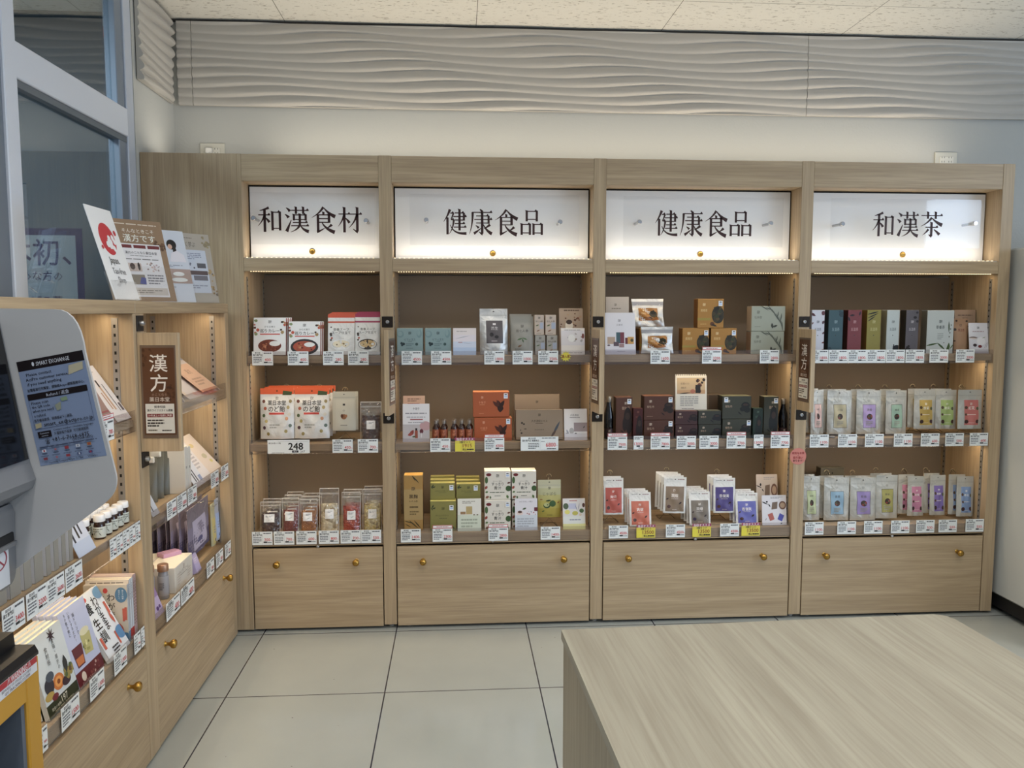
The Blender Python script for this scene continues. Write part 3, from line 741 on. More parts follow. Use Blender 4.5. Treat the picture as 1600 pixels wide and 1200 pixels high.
# ---------------------------------------------------------------- white fridge at the right end
e = empty('white_fridge', 'white upright refrigerator with black base at the right end of the shelves', 'refrigerator', (0, 0, 0))
fx0, _ = 2.752, 0; FW = mat('#c9ccca', .35, name='fridge_enamel')
mb = MB(); mb.box(fx0, fx0 + .62, -.62, .22, .085, 1.655, FW, .008); mb.build('body', e)
mb = MB(); mb.box(fx0 + .01, fx0 + .61, -.60, .21, .025, .084, mat('#141414', .6)); mb.build('base', e)
mb = MB(); mb.box(fx0 + .004, fx0 + .616, -.66, -.625, .09, 1.65, FW, .008); d = mb.build('door', e)
mb = MB(); mb.box(fx0 + .55, fx0 + .57, -.69, -.661, .7, 1.2, METAL, .004); mb.build('handle', d)
mb = MB()
for x, y in ((.04, -.56), (.04, -.22), (.58, -.56), (.58, .17), (.04, .17)): mb.lathe([(.018, 0), (.018, .012), (.007, .014), (.007, .03)], mat('#2a2a2a', .5), 12, (fx0 + x, y, 0))
mb.build('foot', e)

# ---------------------------------------------------------------- counter in the foreground
e = empty('oak_counter', 'large pale oak counter block in the right foreground', 'counter', (.506, -1.823, 0), (0, 0, R(2.3)))
mb = MB(); mb.box(.004, .846, -1.25, -.004, .0, .7, WSIDE, .001); mb.build('body', e)
mb = MB(); mb.prism([(0, 0), (.822, 0), (.842, -.012), (.85, -.03), (.85, -1.255), (0, -1.255)], .7005, .72, WTOP, axis=2, capm=WTOP); mb.build('counter_top', e)
# ---------------------------------------------------------------- exchange machine and note machine on the left
YK = -1.935
def K(u, v): return PY(u, v, YK)
SIL = mat('#7d7e81', .4, .25, name='machine_silver'); WH = mat('#b2b2b3', .38, name='machine_white'); BLK = mat('#0d0e11', .12, name='gloss_black')
e = empty('exchange_machine', 'silver and white currency exchange machine with a tall white side wing at the left edge', 'machine', (0, 0, 0))
def arc(c, p0, p1, n=7):
    return [((1 - t) ** 2 * p0[0] + 2 * t * (1 - t) * c[0] + t * t * p1[0], (1 - t) ** 2 * p0[1] + 2 * t * (1 - t) * c[1] + t * t * p1[1]) for t in [i / n for i in range(n + 1)]]
wp = [(-70, 482), (0, 482)] + arc((124, 482), (84, 483), (133, 552)) + arc((186, 770), (181, 742), (160, 789)) + [(25, 889), (-70, 960)]
mb = MB(); mb.prism([K(*p) for p in wp], YK, YK + .006, WH); mb.build('side_wing', e)
pc = [K(25.6, 566), K(128.7, 546.8), K(166.9, 711.4), K(63.7, 728.4)]
def pmap(s, t, l):
    a = [pc[0][k] * (1 - s) + pc[1][k] * s for k in (0, 1)]; b = [pc[3][k] * (1 - s) + pc[2][k] * s for k in (0, 1)]
    return (a[0] * t + b[0] * (1 - t), YK - .0006 - .00007 * l, a[1] * t + b[1] * (1 - t))
mb = MB(); K1 = '#1b1416'; PB = '#7c8ba8'
mb.prism([(p[0], p[1]) for p in pc], YK - .0005, YK, mat(PB, .25))
ops = [('r', 0, 0, 1, 1, PB), ('r', 0, .905, 1, 1, K1), ('t', 'SMART EXCHANGE', .53, .952, .082, '#c8ccd6', .5, .008), ('e', .235, .955, .018, .02, '#c8ccd6'),
       ('t', 'Please contact', .29, .862, .066, K1, .38, .008), ('t', 'ActPro customer service,', .40, .815, .066, K1, .64, .008), ('t', 'if you need anything.', .35, .768, .066, K1, .52, .008),
       ('t', '如需客服任何幫助，請聯絡Actpro顧客服務中心。', .5, .715, .05, K1, .86, .008),
       ('p', [(.72, .80), (.95, .83), (.97, .90), (.75, .885)], '#b2ab93'), ('r', .05, .625, .95, .682, K1), ('t', 'Refund / 返金', .5, .653, .062, '#aeb6c8', .34, .008),
       ('r', .05, .345, .95, .35, '#5b6680'), ('r', .05, .35, .056, .63, '#5b6680'), ('r', .944, .35, .95, .63, '#5b6680'),
       ('t', 'Please scan', .21, .595, .058, K1, .26, .008), ('t', 'the QR code', .215, .555, .058, K1, .27, .008), ('t', 'when you need', .235, .515, .058, K1, .31, .008), ('t', 'a refund.', .175, .475, .058, K1, .18, .008),
       ('p', [(.42, .545), (.52, .57), (.50, .50), (.44, .49)], '#8a8f80'), ('p', [(.52, .60), (.62, .61), (.63, .575), (.54, .57)], '#7f9376'),
       ('t', '若不備退款請，請掃描以下二維碼。', .36, .428, .05, K1, .58, .006), ('p', [(.07, .355), (.16, .362), (.165, .405), (.075, .40)], '#a79f83'), ('t', 'smart_ex@actpro.co.jp', .57, .378, .085, K1, .74, .01),
       ('t', 'Contact number / Available languages', .62, .318, .04, K1, .62, .006), ('r', .08, .262, .28, .322, K1), ('t', 'Customer', .18, .304, .035, '#aeb6c8', .14), ('t', 'service', .18, .28, .035, '#aeb6c8', .12), ('t', '多種類客戶服務  可可翻譯服務', .58, .285, .045, K1, .52, .006),
       ('t', '☎', .20, .222, .08, K1, .07, .008), ('t', '+81-6-7668-6875', .55, .232, .085, K1, .56, .008), ('t', '(06-7668-6875)', .72, .20, .05, K1, .34, .006)]
for q in range(5):
    x = .12 + q * .17; ops += [('r', x - .06, .165, x + .06, .182, '#5f6b86')]
ops += [('b', .07, .166, .93, .180, 1, '#3a4257')]
FL = [('#c9ccd6', '#9e3b46'), ('#70768f', '#a35a63'), ('#8e3942', '#8e3942'), ('#b9bdc9', '#7f8496'), ('#9c6a3b', '#8e3942')]
for q, (c1, c2) in enumerate(FL):
    x = .12 + q * .17; ops += [('r', x - .03, .125, x + .03, .152, c1), ('r', x - .012, .13, x + .012, .147, c2), ('b', x - .04, .105, x + .04, .118, 1, '#3a4257')]
for q, (c1, c2) in enumerate([('#7c3640', '#7c3640'), ('#70768f', '#a35a63'), ('#8e3942', '#8e3942'), ('#3f4a70', '#b7bcc9'), ('#4a4470', '#8e3942')]):
    x = .12 + q * .17; ops += [('b', x - .06, .082, x + .06, .096, 1, '#4a536b'), ('r', x - .03, .052, x + .03, .076, c1), ('r', x - .01, .056, x + .012, .073, c2)]
ops += [('r', .05, .040, .95, .043, '#5b6680'), ('t', 'Operating Company Actpro Co., Ltd.', .42, .021, .045, K1, .52, .005), ('t', 'Vesatio', .82, .024, .05, K1, .2)]
art(mb, ops, pmap, .64, 0, .3); mb.build('contact_poster', e)
hp = [(-95, 470), (-3, 487), (48, 722), (57, 748), (52, 762), (0, 794), (-95, 845)]
mb = MB(); mb.prism([K(*p) for p in hp], YK - .0015, YK - .75, SIL); mb.build('screen_housing', e)
a_, b_ = Vector(K(0, 503)), Vector(K(46.5, 716)); d_ = (b_ - a_).normalized(); n_ = Vector((-d_.y, d_.x)); n_ = n_ if n_.x > 0 else -n_
mb = MB(); mb.prism([tuple(a_ - n_ * .004), tuple(a_ + n_ * .0035), tuple(b_ + n_ * .0035), tuple(b_ - n_ * .004)], YK - .010, YK - .74, BLK); mb.build('touch_screen', e)
c_ = Vector(K(47, 733)) + n_ * .001
mb = MB(); mb.tube([(c_.x, YK - .022, c_.y), (c_.x, YK - .7, c_.y)], .0042, mat('#d4d6d8', .25, .8)); mb.build('chrome_bar', e)
lp = [(-95, 800), (18, 786), (24, 800), (26, 888)] + arc((26, 914), (26, 888), (2, 924)) + [(-95, 965)]
mb = MB(); mb.prism([K(*p) for p in lp], YK - .0015, YK - .75, SIL); mb.build('lower_housing', e)
mb = MB(); mb.prism([K(*p) for p in [(-80, 800), (6, 817), (27, 829), (28, 841), (-80, 871)]], YK - .012, YK - .5, mat('#0b0b0c', .35)); mb.prism([K(*p) for p in [(-80, 871.5), (28, 841.5), (31, 842), (30, 849), (-80, 882)]], YK - .009, YK - .5, SIL); mb.build('note_tray', e)
xs_ = K(26, 880)[0] + .0009
def quadx(px): return [(lambda q: (xs_, q[0], q[1]))(PX(u, v, xs_)) for u, v in px]
mb = MB(); Q = quadx([(16, 912), (13, 858), (-60, 900), (-60, 960)]); mb.add(Q, [(0, 1, 2, 3)], mat('#c9ccd2', .5))
cy_, cz_ = PX(-3, 877, xs_)
ring = [(xs_ + .0004, cy_ + .028 * rr * math.cos(2 * math.pi * k / 24), cz_ + .020 * rr * math.sin(2 * math.pi * k / 24)) for rr in (1, .86) for k in range(24)]
mb.add(ring, [[k, (k + 1) % 24, 24 + (k + 1) % 24, 24 + k] for k in range(24)], mat('#8f3a48', .5))
mb.add([(xs_ + .0005, cy_ - .02, cz_ + .014), (xs_ + .0005, cy_ - .017, cz_ + .016), (xs_ + .0005, cy_ + .02, cz_ - .013), (xs_ + .0005, cy_ + .017, cz_ - .015)], [(0, 1, 2, 3)], mat('#8f3a48', .5))
mb.build('prohibition_sticker', e)
mb = MB(); mb.box(-.97, -.72, YK - .75, YK - .0015, 0, .93, SIL, .004); mb.build('pedestal', e)
# yellow note machine
xk = K(63, 1060)[0]; zc1 = K(60, 1021)[1]; YEL = mat('#b98a2f', .45, name='yellow_enamel')
e = empty('note_machine', 'yellow cash machine with black lid and red WARNING label at the lower left corner', 'machine', (0, 0, 0))
yr, zr = PX(43, 1097, xk); y9 = YK - .6
mb = MB(); mb.box(-.715, xk, yr, YK - .002, 0, zc1, YEL, .003)
mb.box(-.715, xk, y9, yr - .0003, zr, zc1, YEL, .003); mb.box(-.715, xk, y9, yr - .0003, 0, zr - .34, YEL, .003); mb.box(-.715, xk, y9 - .02, y9, 0, zc1, YEL, .003); mb.build('case', e)
mb = MB(); mb.box(-.715, -.60, y9, yr - .0005, zr - .34, zr - .001, mat('#6f7b91', .5)); mb.box(-.60, xk - .006, yr - .012, yr - .0008, zr - .34, zr - .001, mat('#5a6472', .5)); mb.build('recess', e)
yy1, zz1 = PX(40, 1165, xk - .05)
mb = MB(); mb.prism([(-.598, zz1 - .16), (xk - .012, zz1 - .16), (xk - .012, zz1 - .06), (-.598, zz1 + .04)], y9 + .05, yy1 - .02, mat('#b9c3d2', .4)); mb.build('coin_unit', e)
mb = MB()
mb.prism([(-.589, zz1 + .0345), (xk - .022, zz1 - .0475), (xk - .021, zz1 - .0455), (-.588, zz1 + .0365)], y9 + .08, yy1 - .04, mat('#0a0a0b', .2)); mb.build('display', e)
capz = K(60, 1006)[1]; kx1 = K(60, 1018)[0] + .001
mb = MB(); mb.prism([(-.715, zc1 + .0003), (kx1, zc1 + .0003), (kx1, zc1 + .006), (kx1 - .006, capz), (-.715, capz + .003)], y9 - .02, YK - .002, mat('#101216', .35))
bx = K(26, 1000)[0]; bz = K(26, 985)[1]; mb.prism([(-.715, capz), (bx, capz), (bx - .002, bz), (-.715, bz)], y9 - .01, YK - .006, mat('#0e0f12', .4)); mb.build('lid', e)
x_ = xk + .0007
tl, tr, br, bl = [PX(u, v, x_) for u, v in [(0, 1068), (57, 1024), (57, 1048), (0, 1106)]]
mb = MB()
ext = 1.9
def wmap(s, t, l):
    y = tr[0] + (1 - s) * (tl[0] - tr[0]); return (x_ + .00007 * l, y, br[1] + t * (tr[1] - br[1]))
mb.box(xk, x_, wmap(-.6, 0, 0)[1], tr[0], br[1], tr[1], mat('#cdd0d6', .4))
art(mb, [('r', -.6, .58, 1, 1, '#a52a35'), ('t', '⚠WARNING⚠', .50, .79, .13, '#dedfe2', .66, .006), ('t', 'BEWARE OF SPILLED LIQUIDS', .42, .40, .06, '#6a6468', .8), ('t', 'GPS TRACKING SYSTEM', .44, .16, .065, '#5a3a45', .8)], wmap, abs(tl[0] - tr[0]) / (tr[1] - br[1]), 1, .4, clip=False)
mb.build('warning_label', e)

# ---------------------------------------------------------------- builders for the goods
def PZ(u, v, z):
    d = ROT @ Vector(((u - 800) / FPX, 1, -(v - 600) / FPX)); t = (z - CAM.z) / d.z
    return CAM.x + t * d.x, CAM.y + t * d.y
class Slot:
    "where a thing stands: x centre, front plane y, shelf height z, width, height (from what the photo shows)"
    def __init__(s, u0, u1, vt, y, z):
        vm = (vt + 60 + vt) / 2
        zt = PY((u0 + u1) / 2, vt, y)[1]; vb = vt + (zt - z) * 365
        vm = (vt + vb) / 2; s.x0 = PY(u0, vm, y)[0]; s.x1 = PY(u1, vm, y)[0]; s.y = y; s.z = z; s.w = s.x1 - s.x0; s.h = zt - z; s.x = (s.x0 + s.x1) / 2
        s.loc = (s.x, y, z); s.rot = (0, 0, 0)
class LSlot:
    "the same for a thing facing into the aisle from the left cabinets"
    def __init__(s, u0, u1, vt, x, z):
        s.y0 = PX(u0, vt + 30, x)[0]; s.y1 = PX(u1, vt + 30, x)[0]; zt = PX((u0 + u1) / 2, vt, x)[1]
        s.w = s.y1 - s.y0; s.h = zt - z; s.loc = (x, (s.y0 + s.y1) / 2, z); s.rot = (0, 0, R(90)); s.z = z
def carton(name, label, cat, sl, d, col, ops=(), top=None, side=None, rough=.45, group=None, lean=0, seal=None, dy=0, h=None):
    hh = h or sl.h; mb = MB(); w = sl.w - .0012
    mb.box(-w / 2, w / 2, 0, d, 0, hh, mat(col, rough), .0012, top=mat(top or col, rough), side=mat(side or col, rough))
    mpf = lambda s, t, l: (-w / 2 + s * w, -.00007 * l, t * hh)
    art(mb, ops, mpf, w / hh, 1, rough)
    loc = (sl.loc[0], sl.loc[1] + dy, sl.loc[2] + .0003 + d * math.sin(R(lean)))
    if seal:
        o = empty(name, label, cat, loc, (-R(lean), 0, sl.rot[2]), group); mb.build('box_body', o)
        m2 = MB(); sx, sz = seal[:2]; sw, shh = .0115, .0145
        cx = -w / 2 + sx * w; cz = sz * hh
        m2.box(cx - sw / 2 - .003, cx + sw / 2 + .003, -.0036, -.0030, cz - shh / 2 - .004, cz + shh / 2 + .004, mat('#dfe3ec', .4))
        m2.box(cx - .005, cx + .005, -.0040, -.0036, cz + .004, cz + .008, mat('#1c2340', .5)); m2.box(cx - .006, cx + .006, -.0040, -.0036, cz - .006, cz + .001, mat('#9db6dd', .5)); m2.build('tax_sticker', o)
    else:
        o = mb.build(name, None, loc, (-R(lean), 0, sl.rot[2])); tag(o, label, cat, group)
    return o
def sheet(name, label, cat, sl, col, ops, lean=10, group=None, th=.0012, n=1, h=None, holder=False, dy=0):
    w = sl.w; hh = (h or sl.h) / math.cos(R(lean)); mb = MB()
    for k in range(n): mb.box(-w / 2 + .0004 * k, w / 2 - .0004 * k, k * th * 1.3, k * th * 1.3 + th, 0, hh - .001 * k, mat(col, .5), .0003)
    mpf = lambda s, t, l: (-w / 2 + s * w, -.00007 * l, t * hh)
    art(mb, ops, mpf, w / hh, 1, .5)
    o = mb.build(name, None, (sl.loc[0], sl.loc[1] + dy, sl.loc[2] + .0006 + n * th * 1.35 * math.sin(R(lean))), (-R(lean), 0, sl.rot[2])); tag(o, label, cat, group)
    return o
def bulge(w, h, d, flat=.80, base=.72, wr=.0, seed=0):
    rn = random.Random(seed); ph = [rn.uniform(0, 6.28) for _ in range(4)]
    def T(s, t):
        a = abs(2 * s - 1); sx = max(0, 1 - a ** 2.4) ** .8
        if t < .12: tz = base + (1 - base) * math.sin(t / .12 * math.pi / 2)
        elif t < flat: tz = max(0, math.cos((t - .12) / (flat - .12) * math.pi / 2)) ** .75
        else: tz = 0
        q = 1 - wr * (.8 - .8 * math.sin(9 * s + 5 * t + ph[0]) * math.sin(11 * t + ph[1]) + .5 - .5 * math.sin(17 * s + ph[2]) * math.sin(6 * t + ph[3]))
        return d / 2 * sx * tz * q + .0009
    def front(s, t, l=0): return (-w / 2 + s * w, -T(s, t) - .00007 * l, t * h)
    def back(s, t, l=0): return (-w / 2 + s * w, T(s, t) + .00007 * l, t * h)
    return front, back
def bagmesh(mb, fr, bk, m, nx=16, nz=22, t1=1.0):
    A = [fr(i / nx, t1 * j / nz) for j in range(nz + 1) for i in range(nx + 1)]; B = [bk(i / nx, t1 * j / nz) for j in range(nz + 1) for i in range(nx + 1)]; w = nx + 1
    mb.add(A, [[j * w + i, j * w + i + 1, (j + 1) * w + i + 1, (j + 1) * w + i] for j in range(nz) for i in range(nx)], m, True)
    mb.add(B, [[j * w + i, (j + 1) * w + i, (j + 1) * w + i + 1, j * w + i + 1] for j in range(nz) for i in range(nx)], m, True)
    for row in (0, nz): mb.add([A[row * w + i] for i in range(w)] + [B[row * w + i] for i in range(w)], [[i, i + 1, w + i + 1, w + i] for i in range(nx)], m)
    for c in (0, nx): mb.add([A[j * w + c] for j in range(nz + 1)] + [B[j * w + c] for j in range(nz + 1)], [[j, j + 1, nz + 2 + j, nz + 1 + j] for j in range(nz)], m)
def pouch(name, label, cat, sl, d, body, ops=(), lab=None, group=None, lean=4, zips=True, seed=0, wr=.12, rz=0, z=0, dy=0, h=None, back=0, rough=.45, tilt=0):
    """stand-up pouch. lab = (s0, t0, s1, t1, ops, colour) a printed label panel of its own"""
    hh = h or sl.h; fr, bk = bulge(sl.w, hh, d, seed=seed, wr=wr)
    o = empty(name, label, cat, (sl.loc[0], sl.loc[1] + d / 2 + dy if sl.rot[2] == 0 else sl.loc[1], sl.z + .0005 + z + d * .5 * math.sin(R(lean)) + sl.w * .5 * abs(math.sin(R(tilt)))), (-R(lean), R(tilt), sl.rot[2] + R(rz)), group)
    mb = MB(); bagmesh(mb, fr, bk, body)
    zc = '#8e8d88'
    zo = [('r', .02, .845, .98, .850, zc), ('r', .02, .862, .98, .866, zc), ('e', .5, .94, .035, .012, '#3c3a37')] if zips else []
    art(mb, zo + list(ops), fr, sl.w / hh, 1, rough, True); mb.build('bag', o)
    if lab:
        s0, t0, s1, t1, lo, lc = lab; mb = MB()
        f = lambda s, t, l: fr(s0 + s * (s1 - s0), t0 + t * (t1 - t0), l + 3)
        art(mb, [('r', 0, 0, 1, 1, lc)] + list(lo), f, (s1 - s0) * sl.w / ((t1 - t0) * hh), 0, .45, True); mb.build('printed_label', o)
    return o
def clearbag(name, label, cat, sl, d, cont, fill=.62, group=None, seed=0, lab=(.3, .30, .72, .52), lean=6):
    hh = sl.h; fr, bk = bulge(sl.w, hh, d, seed=seed, wr=.2, flat=.82)
    o = empty(name, label, cat, (sl.x, sl.y + d / 2, sl.z + .0005 + d * .5 * math.sin(R(lean))), (-R(lean), 0, 0), group)
    mb = MB(); bagmesh(mb, fr, bk, FILM, 14, 20)
    art(mb, [('r', .01, .86, .99, .868, '#c9c6c0'), ('r', .01, .885, .99, .891, '#c9c6c0'), ('r', 0, .985, 1, 1, '#d6d3cc'), ('r', 0, 0, .02, 1, '#bdbab3'), ('r', .98, 0, 1, 1, '#bdbab3')], fr, sl.w / hh, 1, .4, True)
    mb.build('bag', o)
    fi, bi = bulge(sl.w * .84, hh, d * .66, seed=seed, wr=.2, flat=.82, base=.72)
    mb = MB(); bagmesh(mb, lambda s, t, l=0: (fi(s, .03 + t * fill)[0] * (1 - .12 * abs(math.sin(t * 19 + s * 4)) * (abs(2 * s - 1) > .9)), fi(s, .03 + t * fill)[1], (.03 + t * fill) * hh), lambda s, t, l=0: (bi(s, .03 + t * fill)[0], bi(s, .03 + t * fill)[1], (.03 + t * fill) * hh), cont, 14, 16)
    c = mb.build('contents', o); c['kind'] = 'stuff'
    s0, t0, s1, t1 = lab; mb = MB()
    art(mb, [('r', 0, 0, 1, 1, '#e2e2e6'), ('b', .15, .6, .85, .85, 2, '#6b6f78'), ('l', .6, .3, .5, 30, .14, '#aeb6b4')], lambda s, t, l: fr(s0 + s * (s1 - s0), t0 + t * (t1 - t0), l + 2), .85, 0, .45, True); mb.build('printed_label', o)
    return o
def wire_stand(label, x, y, z, H, rz=0, group='bent wire hook stands'):
    mb = MB()
    mb.tube([(-.036, -.018, .003), (0, .006, .034), (.036, -.018, .003), (.036, .05, .003), (-.036, .05, .003), (-.036, -.018, .003)], .0016, WIRE, 5)
    mb.tube([(0, .006, .034), (0, .022, .040), (0, .026, H - .006)] + [(.010 * math.cos(a) - .0, .026 - .016 * (1 - math.cos(a * .5)) * 0, H - .006 + .012 * math.sin(a)) for a in [0]] +
            [(.0, .024, H + .004)], .0015, WIRE, 5)
    mb.tube([(.011 * math.cos(math.pi * k / 8), .012, H + .000 + .011 * math.sin(math.pi * k / 8)) for k in range(9)], .0014, mat('#c9b795', .3, 1), 5)
    mb.tube([(0, .026, H + .004), (0, .012, H + .011), (0, -.012, H - .004), (0, -.018, H + .001)], .0013, WIRE, 5)
    o = mb.build('wire_stand', None, (x, y, z + .0002), (0, 0, rz)); return tag(o, label, 'display stand', group)
_C = {}
def price(style, pr, x, z, what, y=.0012, side='back', w=None, yoff=0):
    "price card in the clear rail; z is the shelf top"
    W_ = {'n': .0855, 'h': .0855, 'y': .084, 's': .043, 'w': .163, 'big': .175}[style]
    if w: W_ = w
    H_ = {'n': .058, 'h': .073, 'y': .060, 's': .060, 'w': .061, 'big': .058}[style]
    key = (style, pr, round(W_, 3))
    if key not in _C:
        mb = MB(); base = {'y': '#c9b92a'}.get(style, '#d3d8df'); K_ = '#23242a'; RD = '#c03a40'
        mb.box(-W_ / 2, W_ / 2, 0, .0007, 0, H_, mat(base, .5))
        n0 = .058 / H_
        if style in ('n', 'h'):
            f = lambda t: t * n0
            ops = [('t', '薬日本堂', .27, f(.90), .085, K_, .24, .012), ('t', '漢方専門店', .27, f(.74), .115, K_, .46, .012), ('b', .06, f(.14), .47, f(.62), 4, '#5f636d'), ('r', .515, f(.05), .522, f(.96), '#9aa0aa'),
                   ('b', .56, f(.80), .94, f(.95), 1, '#4d5058'), ('t', pr, .745, f(.40), .20, RD, .36, .012), ('t', '円', .95, f(.34), .06, RD), ('r', .56, f(.16), .74, f(.26), K_), ('b', .76, f(.14), .96, f(.24), 1, '#55585f')]
            if style == 'h': ops += [('r', 0, .80, 1, 1, '#b3474f'), ('r', .03, .845, .97, .965, '#e4dcdc'), ('b', .2, .87, .8, .94, 1, '#a3414a')]
        elif style == 'y':
            ops = [('r', 0, .78, 1, 1, '#8e2f5a'), ('t', '当店オススメ', .5, .885, .15, '#e8dfe2', .92, .014), ('t', '3個セット', .5, .68, .13, K_, .8, .014), ('t', pr, .62, .42, .26, '#7d2f1a', .66, .010), ('r', 0, .04, .28, .58, '#d2c400'), ('t', '税込', .48, .15, .12, K_, .2, .012), ('b', .6, .06, .95, .24, 1, K_)]
        elif style == 's':
            ops = [('b', .08, .72, .92, .95, 2, '#4d5058'), ('t', pr, .5, .42, .4, RD, .86, .015), ('r', .3, .2, .66, .3, K_), ('b', .5, .06, .95, .16, 1, '#55585f')]
        elif style == 'w':
            ops = [('t', '薬日本堂', .30, .88, .052, K_, .2, .008), ('t', '漢方専門店 薬膳商品', .26, .72, .06, K_, .45, .008), ('b', .2, .12, .49, .58, 4, '#4d5058'), ('r', .515, 0, .519, 1, '#9aa0aa'), ('b', .56, .84, .94, .95, 1, '#4d5058'), ('b', .54, .62, .64, .70, 1, '#55585f'), ('t', pr, .80, .42, .155, RD, .26, .012), ('t', '円', .96, .36, .04, RD), ('b', .7, .08, .94, .2, 1, K_), ('r', .535, .04, .98, .055, '#8c919b')]
        else:
            ops = [('t', '薬日本堂のど飴', .17, .76, .042, K_, .3, .008), ('t', pr, .67, .52, .24, '#15120f', .45, .022), ('r', .58, .06, .73, .22, K_), ('t', '税込', .655, .14, .04, '#d8d8da'), ('t', '267', .83, .14, .075, K_, .12, .004), ('b', .1, .01, .4, .09, 1, '#85858a'), ('r', .25, .885, .96, .895, '#8b8784')]
        art(mb, ops, lambda s, t, l: (-W_ / 2 + s * W_, -.00007 * l, t * H_), W_ / H_, 1, .5)
        _C[key] = mb.mesh('price_card')
    o = bpy.data.objects.new('price_card', _C[key]); COL.objects.link(o)
    if side == 'back': o.location = (x, y, z - .0378)
    else: o.location = (XL - .0032, x, z - .034); o.rotation_euler = (0, 0, R(90))
    colr = {'y': 'yellow', 'h': 'white red-topped'}.get(style, 'white')
    return tag(o, '%s price card %s' % (colr, what), 'price card', 'price cards in the shelf rails')
def tags(rows, zs, ys=0):
    for style, pr, u0, u1, what in rows:
        zz = zs; x = PY((u0 + u1) / 2, 365 * (1.378 - zz) + 500, .001)[0]
        price(style, pr, x, zz, what)
def ltags(rows, z, v):
    LI = 0 if z in LSH[0] else 1; z -= LOFF[LI][LSH[LI].index(z)]
    for style, pr, u0, u1, what in rows:
        y0 = max(LY[LI][0] + .002, PX(u0, v(u0), XL)[0]); y1 = min(LY[LI][1] - .002, PX(u1, v(u1), XL)[0])
        price(style, pr, (y0 + y1) / 2, z, what, side='left', w=(y1 - y0) * .97 if style == 'n' else None)
PRINT[0] = True
# ---------------------------------------------------------------- goods: leftmost tall cabinet
INK = '#33302e'; Z1, Z2, Z3 = SH
CAB = ['leftmost tall cabinet', 'second tall cabinet', 'third tall cabinet', 'rightmost tall cabinet']
SHF = ['top shelf', 'middle shelf', 'bottom shelf']
def back_copies(o, n, dx, dy, dz, labelf, group):
    for k in range(n):
        copy_thing(o, (o.location.x + dx * (k + 1), o.location.y + dy * (k + 1), o.location.z + dz * (k + 1)), None, labelf(k), group)
ORD = ['directly behind the front one', 'third from the front', 'fourth from the front', 'fifth from the front', 'sixth from the front']
def curry(sl, txt, plate, food, label, name, seed):
    ops = [('r', 0, 0, 1, 1, '#dcd9d6'), ('g', .5, .89, .09, INK), ('t', 'からだ想う', .5, .76, .07, INK, .6), ('t', txt, .5, .65, .125, INK, .66, .012), ('r', .2, .545, .82, .575, '#c0392b'),
           ('e', .5, .24, .44, .24, plate), ('e', .5, .25, .36, .17, food), ('m', .25, .15, .75, .35, 26, .03, ['#8d4a30', '#5d2417', '#a9623c', '#c08a62']), ('e', .66, .31, .17, .07, '#e9e2d2'),
           ('m', .02, .55, .14, .95, 7, .045, ['#b24a35', '#59322a', '#7d8a5c']), ('m', .85, .5, .98, .95, 7, .045, ['#b24a35', '#3c2a22', '#a08454'])]
    return carton(name, label, 'food box', sl, .018, '#a6402c', ops, top='#e2dcd6', side='#9c4029', group='curry boxes on the top shelf', lean=8)
sl = Slot(395, 446, 497, .035, Z1); o = curry(sl, '巡りカレー', '#efece8', '#6a2a18', 'white curry box with brown curry on a white plate, front of the leftmost stack', 'curry_box', 1)
back_copies(o, 3, .004, .0205, 0, lambda k: 'white curry box with white plate picture, %s' % ORD[k], 'curry boxes on the top shelf')
sl = Slot(450, 500, 503, .035, Z1); o = curry(sl, '巡りカレー', '#2c2a2c', '#a2472f', 'white curry box with red curry in a black bowl, front of the second stack', 'curry_box', 2)
back_copies(o, 2, .004, .0205, 0, lambda k: 'white curry box with black bowl picture, %s' % ORD[k], 'curry boxes on the top shelf')
for (u0, u1, vt, c, bowl, soup, nm) in [(511, 553, 491, '#b9492c', '#ece8e2', '#d9cdb2', 'orange-red top and cream soup'), (554, 593, 490, '#96294f', '#2d2626', '#b79a66', 'magenta top and soup in a black bowl')]:
    sl = Slot(u0, u1, vt, .035, Z1)
    o = pouch('soup_pouch', 'white soup pouch with %s, frontmost of its row' % nm, 'pouch', sl, .025, WHITEF, [('r', 0, .91, 1, 1, c), ('r', 0, .78, 1, .82, c), ('t', '食養スープ', .5, .62, .12, INK, .7), ('t', 'スープ仕立て', .5, .54, .12, INK, .7, .008), ('e', .5, .25, .38, .13, bowl), ('e', .5, .265, .31, .09, soup), ('m', .3, .22, .7, .3, 12, .03, ['#7d6a3f', '#e8dcc0', '#a97b4a']), ('m', .06, .3, .16, .7, 5, .04, ['#a4442f', '#3f3129'])], zips=False, wr=.3, group='soup pouches on the top shelf', lean=9)
    back_copies(o, 2, .003, .030, .004, lambda k, nm=nm: 'soup pouch with %s, %s' % (nm.replace(' and soup', ','), ORD[k]), 'soup pouches on the top shelf')
tags([('n', '400', 394, 427, 'under the white plate curry boxes'), ('n', '400', 450, 482, 'under the black bowl curry boxes'), ('n', '280', 505, 537, 'under the orange-topped soup pouches'), ('n', '280', 544, 576, 'under the magenta-topped soup pouches')], Z1)
